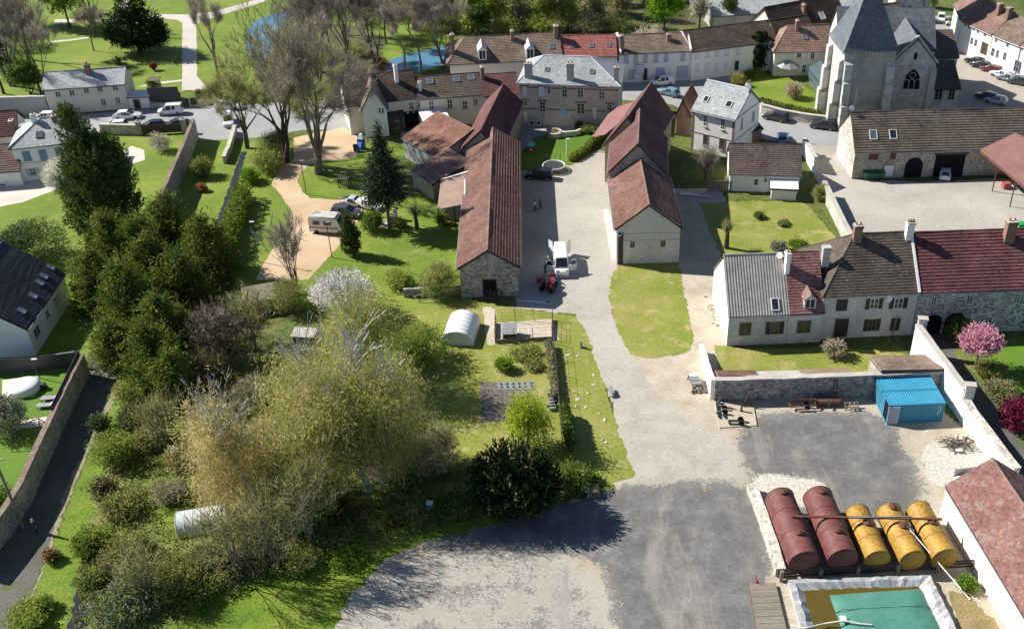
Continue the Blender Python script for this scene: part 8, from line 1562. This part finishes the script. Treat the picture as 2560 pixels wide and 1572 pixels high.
ps = thing('paving_slabs', 'pale stepping slab terrace between the stone posts', 'slab', V2(P(966,560))); m = MB(); [m.box((-.9,-.9+.7*i,.02),(.9,-.3+.7*i,.08)) for i in range(3)]; m.build('slabs', K['concrete'], ps)
sld = thing('play_slide', 'blue and white covered play slide beside the white gable-fronted house', 'slide', V2(P(905,372)), R(80)); m = MB(); m.box((-.5,-.5,0),(.5,.5,1.8)); m.build('tower', plain('blue_plastic', (.03,.10,.35)), sld); m = MB(); m.slab([(-1.6,-.35,.35),(-.5,-.35,1.5),(-.5,.35,1.5),(-1.6,.35,.35)], .1); m.build('chute', plain('bright_blue', (.05,.2,.55)), sld); m = MB(); m.cbox((.2,0,2.2),(1.2,1.0,.7),top=.4); m.build('canopy', K['shutwhite'], sld)
bn = thing('waste_bin', 'black bin beside the blue play slide', 'bin', V2(P(890,378))); m = MB(); m.cbox((0,0,.5),(.6,.6,1.0),top=1.1); m.build('body', K['darkmetal'], bn); m = MB(); m.cbox((0,0,1.06),(.7,.7,.1)); m.build('lid', K['black'], bn)
fr = thing('water_tank', 'turquoise upright cabinet against the white flat extension', 'cabinet', V2(P(1075,350)), R(8)); m = MB(); m.box((-.5,-.4,0),(.5,.4,1.7)); m.build('case', plain('turquoise', (.10,.42,.38)), fr); m = MB(); m.box((-.45,-.43,.2),(.45,-.4,1.6)); m.build('front', plain('pale_turquoise', (.2,.52,.48)), fr)
ys = thing('skip', 'mustard yellow container box behind the turquoise cabinet', 'box', V2(P(1098,345))); m = MB(); m.cbox((0,0,.8),(1.4,1,1.4),top=1.1); m.build('box', plain('mustard', (.45,.33,.04)), ys); m = MB(); m.cbox((0,0,1.55),(1.7,1.3,.08)); m.build('rim', K['darkmetal'], ys)
# town hall lawn
tp = thing('trampoline', 'round trampoline with pale rim at the drive end of the town hall lawn', 'trampoline', V2(P(1385,426))); m = MB(); m.lathe([(1.55,.86),(.4,.84),(.02,.83)], (0,0,0), 28); o = m.build('mat', K['darkmetal'], tp); m = MB(); m.tube([(1.75*math.cos(6.2832*i/32),1.75*math.sin(6.2832*i/32),.9) for i in range(33)], .13, 6, cap=False); m.build('padded_rim', plain('pale_green_pad', (.62,.68,.58)), tp)
for i in range(6): a = 6.2832*i/6; m = MB(); m.tube([(1.7*math.cos(a),1.7*math.sin(a),.85),(1.8*math.cos(a),1.8*math.sin(a),0)], .04, 5); m.build('leg', K['metalgrey'], tp)
fw = thing('stone_planter', 'round stone well planter on the town hall lawn', 'planter', V2(P(1386,340))); m = MB(); m.lathe([(1.2,0),(1.25,.7),(1.35,.75),(1.35,.9),(1.0,.9),(1.0,.6)], (0,0,0), 20); m.build('basin', K['rubblelight'], fw); link('plants', crown_mesh('plants', [(0,0,.9,.9,.9,.4)], 60, 7, .25, .13, .4, .5, 1, .5, (('shrubdull',1.0),), 7), fw)
sp = thing('entrance_steps', 'cream stone entrance steps with balustrade before the town hall', 'steps', V2(P(1398,314)), R(-5)); m = MB(); [m.box((-2.2+.25*i,-.9+.3*i,.18*i),(2.2-.25*i,1.5,.18*(i+1))) for i in range(4)]; m.build('stairs', K['limestone'], sp)
for sx in (-1,1): m = MB(); m.box((sx*2.5-.2,-.9,0),(sx*2.5+.2,1.5,1.5)); m.build('balustrade', K['limestone'], sp); m = MB(); m.lathe([(.2,1.5),(.32,1.8),(.2,2.0),(.28,2.2),(.05,2.4)], (sx*2.5,-.6,0), 10); m.build('urn', K['concrete'], sp)
rt2 = thing('retaining_wall', 'curved cream terrace wall below the town hall steps', 'wall', V2(P(1372,332))); pts = [V2(P(*k))-rt2.location for k in ((1368,334),(1380,340),(1410,342),(1440,339),(1452,334))]; m = MB(); [m.beam(a_+Vector((0,0,.45)), b_+Vector((0,0,.45)), .35, .9) for a_, b_ in zip(pts, pts[1:])]; m.build('masonry', K['cream'], rt2)
py = thing('playhouse', 'small turquoise-roofed play seat in the shade of the town hall lawn', 'play seat', V2(P(1328,378))); m = MB(); m.box((-.5,-.5,0),(.5,.5,.9)); m.build('body', plain('red_plastic', (.35,.04,.04)), py); m = MB(); m.cbox((0,0,1.3),(1.3,1.3,.5),top=.5); m.build('roof', plain('mint_plastic', (.16,.5,.42)), py); m = MB(); m.box((-.2,-.55,.3),(.25,-.51,.6)); m.build('panel', K['white'], py)
# farmyard
dm = thing('dumpster', 'dark green wheeled dumpster against the long farmyard barn', 'dumpster', V2(P(2181,446)), R(3)); GN = plain('dark_green_paint', (.02,.11,.05)); m = MB(); m.add([(-1.5,-.7,.2),(1.5,-.7,.2),(1.5,.7,.2),(-1.5,.7,.2),(-1.7,-.9,1.2),(1.7,-.9,1.2),(1.7,.9,1.3),(-1.7,.9,1.3)], [(3,2,1,0),(4,5,6,7),(0,1,5,4),(1,2,6,5),(2,3,7,6),(3,0,4,7)]); m.build('body', GN, dm); m = MB(); m.add([(-1.7,-.92,1.2),(1.7,-.92,1.2),(1.7,.9,1.75),(-1.7,.9,1.75),(1.7,.9,1.3),(-1.7,.9,1.3)], [(0,1,2,3),(1,4,2),(0,3,5),(3,2,4,5)]); m.build('lid', GN, dm)
for i in range(3): m = MB(); m.box((-.9+i*.75,-.86,.55),(-.5+i*.75,-.84,.95)); o_ = m.build('hatch', K['black'], dm); o_.rotation_euler = (R(-6),0,0); o_.location.y = -.04
for sx in (-1.3,1.3): m = MB(); m.lathe([(.05,-.06),(.16,-.06),(.16,.06),(.05,.06)], (0,0,0), 10); o_ = m.build('wheel', K['tyre'], dm, loc=(sx,-.6,.16)); o_.rotation_euler = (R(90),0,0)
gx_ = thing('green_trailer', 'bright green machine peeping over the roof at the right edge', 'machine', V2(P(2552,585))); m = MB(); m.cbox((0,0,1.2),(1.8,1.4,1.2),top=.8); m.build('hopper', plain('bright_green', (.02,.30,.07)), gx_); m = MB(); m.cbox((0,0,.5),(2.0,1.2,.2)); m.build('chassis', K['darkmetal'], gx_); wheels(gx_, 2, 1.6, .35, (-.6,.6))
rx = thing('crate', 'red brick-coloured crate beneath the farmyard canopy', 'crate', V2(P(2514,470)), R(8)); m = MB(); m.box((-.6,-.5,0),(.6,.5,.9)); m.build('box', plain('red_crate', (.36,.10,.08)), rx); m = MB(); [m.box((-.63,-.53,.1+.3*i),(.63,-.5,.2+.3*i)) for i in range(3)]; m.build('slats', plain('red_slats', (.42,.14,.11)), rx)
wlg = thing('firewood_heap', 'jumbled red-brown timber heap under the canopy', 'timber heap', V2(P(2535,452))); m = MB(); rr = random.Random(12)
for i in range(40): c = Vector((rr.uniform(-1,1.5), rr.uniform(-1.2,1.2), rr.uniform(.1,1.1))); d = Vector((rr.uniform(-.6,.6), rr.uniform(-.6,.6), rr.uniform(-.1,.2))); m.beam(c-d, c+d, .16)
m.build('timber', K['rustmetal'], wlg)
st_ = thing('steel_sheet', 'flat grey metal sheet lying in the shade behind the plastered barn', 'metal sheet', V2(P(1735,488)), R(-4)); m = MB(); m.prism([(-2.2,-.2),(2.6,-.8),(2.5,-.5),(-2.0,.9)], .1, .16); m.build('sheet', K['zinc'], st_); m = MB(); m.beam((-1.5,0,.05),(1.5,-.3,.05),.1); m.build('batten', K['darkwood'], st_)
st_ = thing('steel_sheet', 'pale tapering metal sheet on the ground at the barn corner by the tractor', 'metal sheet', V2(P(1340,758)), R(-2)); m = MB(); m.prism([(-2.6,.3),(-2.4,.5),(1.9,.4),(1.9,-.4)], .06, .12); m.build('sheet', K['zinc'], st_); m = MB(); m.beam((1.2,.1,.14),(1.8,.15,.14),.2,.1); m.build('weight', K['darkmetal'], st_)
rw = thing('rubble_wall_stub', 'broken plank fence beside the cottage under the leafless shrub tree', 'fence', V2(P(1768,478))); m = MB(); [m.box((i*.42,-.05,0),(i*.42+.36,.05,1.7+.1*(i%2))) for i in range(9)]; m.build('planks', K['deckwood'], rw); m = MB(); m.box((0,.05,1.2),(3.8,.1,1.3)); m.build('rail', K['wood'], rw)
# left gardens
jz = thing('pool', 'round white inflatable pool cover on the pale terrace', 'pool', V2(P(66,975))); m = MB(); m.lathe([(1.5,0),(1.7,.3),(1.65,.75),(1.3,1.0),(.6,1.15),(.05,1.2)], (0,0,0), 24); m.build('cover', K['white'], jz, True); m = MB(); m.cbox((1.9,.3,.4),(.4,.6,.7)); m.build('pump', K['darkmetal'], jz)
for px_, lb in (((126,1000),'upper of two grey sun loungers by the black screen fence'),((115,1018),'lower of two grey sun loungers by the black screen fence')):
    t = thing('sun_lounger', lb, 'sun lounger', V2(P(*px_)), R(6), 'sun loungers'); m = MB(); m.slab([(-.9,-.35,.4),(.5,-.35,.4),(.5,.35,.4),(-.9,.35,.4)], .06); m.build('bed', K['metalgrey'], t); m = MB(); m.slab([(.5,-.35,.4),(1.1,-.35,.75),(1.1,.35,.75),(.5,.35,.4)], .06); m.build('backrest', K['metalgrey'], t)
    for x in (-.8,.7):
        for y in (-.3,.3): m = MB(); m.beam((x,y,0),(x,y,.36),.06); m.build('leg', K['darkmetal'], t)
gl = thing('goal_frame', 'thin white garden goal frame before the black screen fence', 'goal', V2(P(133,918))); d = V2(P(195,908))-gl.location; m = MB(); m.tube([(0,0,0),(0,0,1.7),d+Vector((0,0,1.7)),d], .05, 6); m.build('posts', K['white'], gl); m = MB(); m.tube([d*.3+Vector((0,.5,.9)),d*.9+Vector((0,.5,.9))], .04, 5); m.build('rear_bar', K['white'], gl)
sw = thing('swing_frame', 'dark metal swing frame on the lawn at the left edge', 'swing frame', V2(P(60,1100))); m = MB(); A_ = V2(P(45,1112))-sw.location; B_ = V2(P(112,1085))-sw.location; up_ = Vector((0,0,2.2))
for e in (A_, B_):
    for s_ in (-1,1): m.tube([e+up_, e+Vector((.1*s_,1.2*s_,0))], .05, 6)
m.tube([A_+up_, B_+up_], .05, 6); m.build('frame', K['darkmetal'], sw)
for k in (.35,.65): p = A_.lerp(B_, k); m = MB(); m.tube([p+up_, p+Vector((-.2,0,.5))], .015, 4); m.tube([p+up_+Vector((.4,0,0)), p+Vector((.2,0,.5))], .015, 4); m.build('rope', K['wood'], sw); m = MB(); m.cbox(p+Vector((0,0,.5)), (.5,.2,.04)); m.build('seat', K['darkwood'], sw)
tb = thing('garden_table', 'white round garden table with red seat on the left patio', 'table', V2(P(22,462))); m = MB(); m.lathe([(.05,.0),(.05,.7),(.8,.72),(.8,.76)], (0,0,0), 16); m.build('tabletop', K['white'], tb); m = MB(); m.cbox((-.5,-.9,.4),(.9,.35,.1)); m.build('seat', plain('red_seat', (.4,.04,.05)), tb)
wl2 = thing('stone_well', 'stone well with small roof near the park gates', 'well', V2(P(393,222))); m = MB(); m.lathe([(.9,0),(.9,.9),(.7,.9),(.7,.5)], (0,0,0), 14); m.build('ring', K['rubblelight'], wl2); m = MB(); m.slab([(-1,-.8,1.8),(1,-.8,1.8),(1,0,2.4),(-1,0,2.4)], .06); m.slab([(1,.8,1.8),(-1,.8,1.8),(-1,0,2.4),(1,0,2.4)], .06); m.build('roof', K['wood'], wl2)
for x in (-.8,.8): m = MB(); m.beam((x,0,.9),(x,0,2.3),.1); m.build('post', K['wood'], wl2)
gz = thing('garden_gazebo', 'grey faceted gazebo roof behind the pampas grass', 'gazebo', V2(P(1968,192))); m = MB(); m.lathe([(2.3,2.2),(1.2,2.9),(.05,3.3)], (0,0,0), 8); m.build('roof', K['metalgrey'], gz)
for i in range(4): a = .8+1.57*i; m = MB(); m.beam((1.9*math.cos(a),1.9*math.sin(a),0),(1.9*math.cos(a),1.9*math.sin(a),2.2),.1); m.build('post', K['metalgrey'], gz)
gf = thing('greenhouse_frame', 'green-framed glass lean-to between the presbytery and the tower', 'greenhouse', V2(P(2020,200))); d = V2(P(2052,244))-gf.location
m = MB(); n = 9
for i in range(n+1): p = d*i/n; m.beam(p, p+Vector((0,0,2.6)), .07); m.beam(p+Vector((0,0,2.6)), p+Vector((2.2,.8,3.6)), .06)
for z in (.05,1.3,2.6): m.beam((0,0,z), d+Vector((0,0,z)), .07)
m.build('frame', plain('green_frame', (.16,.24,.20)), gf); m = MB(); m.add([(0,0,.05),d+Vector((0,0,.05)),d+Vector((0,0,2.55)),(0,0,2.55)], [(0,1,2,3)]); m.add([(0,0,2.55),d+Vector((0,0,2.55)),d+Vector((2.2,.8,3.55)),(2.2,.8,3.55)], [(0,1,2,3)]); m.build('panes', K['glassblue'], gf)
ff = thing('wire_fence', 'low wire fence of dark posts behind the trampoline', 'fence', V2(P(1362,402))); 
for i in range(4): p = V2(P(1362+i*13,404-i*.5))-ff.location; m = MB(); m.tube([p, p+Vector((0,0,1.2))], .05, 5); m.build('post', K['darkwood'], ff)
m = MB(); [m.tube([(0,0,z), (p.x,p.y,z)], .015, 3) for z in (.4,.8,1.15)]; m.build('wire', K['darkmetal'], ff)
gpl = thing('planter_cart', 'small cart with a green plant on the lane past the church', 'cart', V2(P(2372,64))); m = MB(); m.cbox((0,0,.6),(1.4,.8,.4)); m.build('tray', K['cream'], gpl); link('plant', crown_mesh('plant', [(0,0,1.4,.5,.5,.6)], 40, 6, .3, .15, .4, .5, 1, .5, (('shrublight',1.0),), 3), gpl); wheels(gpl, 1.4, .9, .25, (-.4,.4))
rk0 = thing('stone', 'pale flat stone half sunk in the lawn beside the drive', 'stone', V2(P(1445,998)), 0, 'pale stones in the lawn'); m = MB(); m.lathe([(.32,-.05),(.3,.05),(.2,.1),(.03,.11)], (0,0,0), 7); m.build('rock', K['limestone'], rk0); rr = random.Random(1)
for px_ in ((1420,888),(1445,890),(1484,938),(1485,962),(1470,984),(1465,1018),(1498,1034),(1512,1050),(1506,1100),(1515,1106),(1489,1130),(1440,1015)): dup(rk0, V2(P(*px_)), rr.uniform(0,3), None, None, (rr.uniform(.6,1.2), rr.uniform(.4,.9), 1))
# ================================================================ PEOPLE
def skinned(pts, edges, mats, root=0, name='body'):
    me = bpy.data.meshes.new(name); me.from_pydata([p[:3] for p in pts], edges, []); o = bpy.data.objects.new(name, me); C.objects.link(o); md = o.modifiers.new('skin','SKIN'); md.use_smooth_shade = True
    for i, p in enumerate(pts): me.skin_vertices[0].data[i].radius = (p[3], p[4] if len(p) > 4 else p[3]); me.skin_vertices[0].data[i].use_root = i == root
    o.modifiers.new('sub','SUBSURF').levels = 1; o.modifiers['sub'].render_levels = 1
    dg = bpy.context.evaluated_depsgraph_get(); dg.update(); m2 = bpy.data.meshes.new_from_object(o.evaluated_get(dg)); m2.name = name; bpy.data.objects.remove(o); m2.materials.clear(); m2.materials.append(mats); return m2
def person(label, px, face, top, legs, hair, step=.12, arm=.25, bend=0):
    t = thing('person', label, 'person', V2(P(*px)), math.atan2(*(V2(P(*face))-V2(P(*px))).yx)); b_ = bend
    def up(x, z): return (x+(z-.95)*math.sin(b_) if z > .95 else x, .95+(z-.95)*math.cos(b_) if z > .95 else z)
    pts = []; E = []
    def v(x, y, z, r, par=None): X, Z = up(x, z); pts.append((X,y,Z,r)); i = len(pts)-1; E.append((par,i)) if par is not None else None; return i
    pel = v(0,0,.95,.15); wst = v(0,0,1.12,.135,pel); chs = v(.01,0,1.34,.155,wst); nk = v(0,0,1.50,.06,chs); hd0 = v(.02,0,1.59,.085,nk); hd = v(.025,0,1.67,.095,hd0); crown_ = v(.01,0,1.745,.06,hd)
    nose = v(.12,0,1.63,.018,hd0); [v(.0,s*.095,1.64,.018,hd) for s in (-1,1)]
    hands = []
    for s in (-1,1):
        sh = v(0,s*.19,1.42,.06,chs); el = v(-.03+arm*.3*s,s*.25,1.14,.045,sh); wr = v(.08+arm*.6*s,s*.24,.91,.032,el); pm = v(.11+arm*.65*s,s*.235,.84,.034,wr); hands.append(pm)
        for k, (dy, ln) in enumerate(((-.03,.07),(-.01,.085),(.01,.08),(.03,.065))): f = v(.13+arm*.65*s,s*.235+dy,.84-ln*.6,.011,pm); v(.15+arm*.65*s,s*.235+dy,.84-ln,.009,f)
        v(.16+arm*.65*s,s*.235-s*.035,.83,.012,pm)
        hp = v(0,s*.095,.88,.095,pel); kn = v(.03+s*step*.5,s*.1,.49,.062,hp); an = v(-.02+s*step,s*.1,.09,.042,kn); v(.14+s*step,s*.105,.035,.038,an)
    link('body', skinned(pts, E, K['skin']), t)
    def sub(sel, grow, mat, nm):
        ids = [i for i in range(len(pts)) if sel(i)]; mp = {i:k for k,i in enumerate(ids)}; link(nm, skinned([(*pts[i][:3], pts[i][3]+grow) for i in ids], [(mp[a],mp[b]) for a,b in E if a in mp and b in mp], mat, 0, nm), t)
    arms = set(); legs_ = {pel}
    for s in range(2):
        o0 = 10+s*17; arms |= {o0,o0+1,o0+2}; legs_ |= {o0+13,o0+14,o0+15}
    sub(lambda i: i in {pel,wst,chs} | arms, .022, plain('clothing_top', top, .8), 'jacket'); sub(lambda i: i in legs_, .018, plain('clothing_legs', legs, .85), 'trousers')
    for s in range(2): a = pts[10+s*17+15]; m = MB(); m.cbox((a[0]+.07,a[1],.05),(.28,.11,.1)); m.build('shoe', K['darkmetal'], t)
    m = MB(); X, Z = up(.0,1.68); m.lathe([(.108,-.05),(.118,.02),(.10,.08),(.05,.115),(.01,.12)], (X,0,Z), 12); m.build('hair', plain('hair', hair, .9), t, True)
    X, Z = up(.118,1.66); m = MB(); [m.cbox((X-.008,s*.035,Z),(.012,.022,.012)) for s in (-1,1)]; m.build('eyes', K['black'], t); m = MB(); X, Z = up(.113,1.585); m.cbox((X-.005,0,Z),(.012,.05,.012)); m.build('mouth', plain('lips', (.35,.13,.11)), t)
person('person in pale shirt and dark trousers standing in the barn shadow', (1338,527), (1350,527), (.55,.55,.62), (.03,.03,.05), (.06,.04,.03))
person('person in dark blue clothes facing the pale-shirted one in the shadow', (1351,522), (1338,522), (.03,.04,.12), (.03,.03,.06), (.05,.035,.025))
person('grey-haired person in black leaning by the open left van door', (1366,668), (1380,670), (.02,.02,.025), (.03,.03,.035), (.55,.54,.52), bend=.35)
person('second grey-haired person in black nearer the tractor by the van', (1363,682), (1385,680), (.025,.022,.03), (.03,.03,.035), (.6,.58,.56), bend=.3)
person('person in pink-red top bending over the front of the tractor', (1381,703), (1372,715), (.62,.06,.09), (.04,.04,.05), (.08,.05,.03), bend=.6)
person('person in dark coat walking along the shaded lane', (93,1330), (70,1370), (.06,.06,.07), (.03,.03,.035), (.55,.48,.4), step=.2)
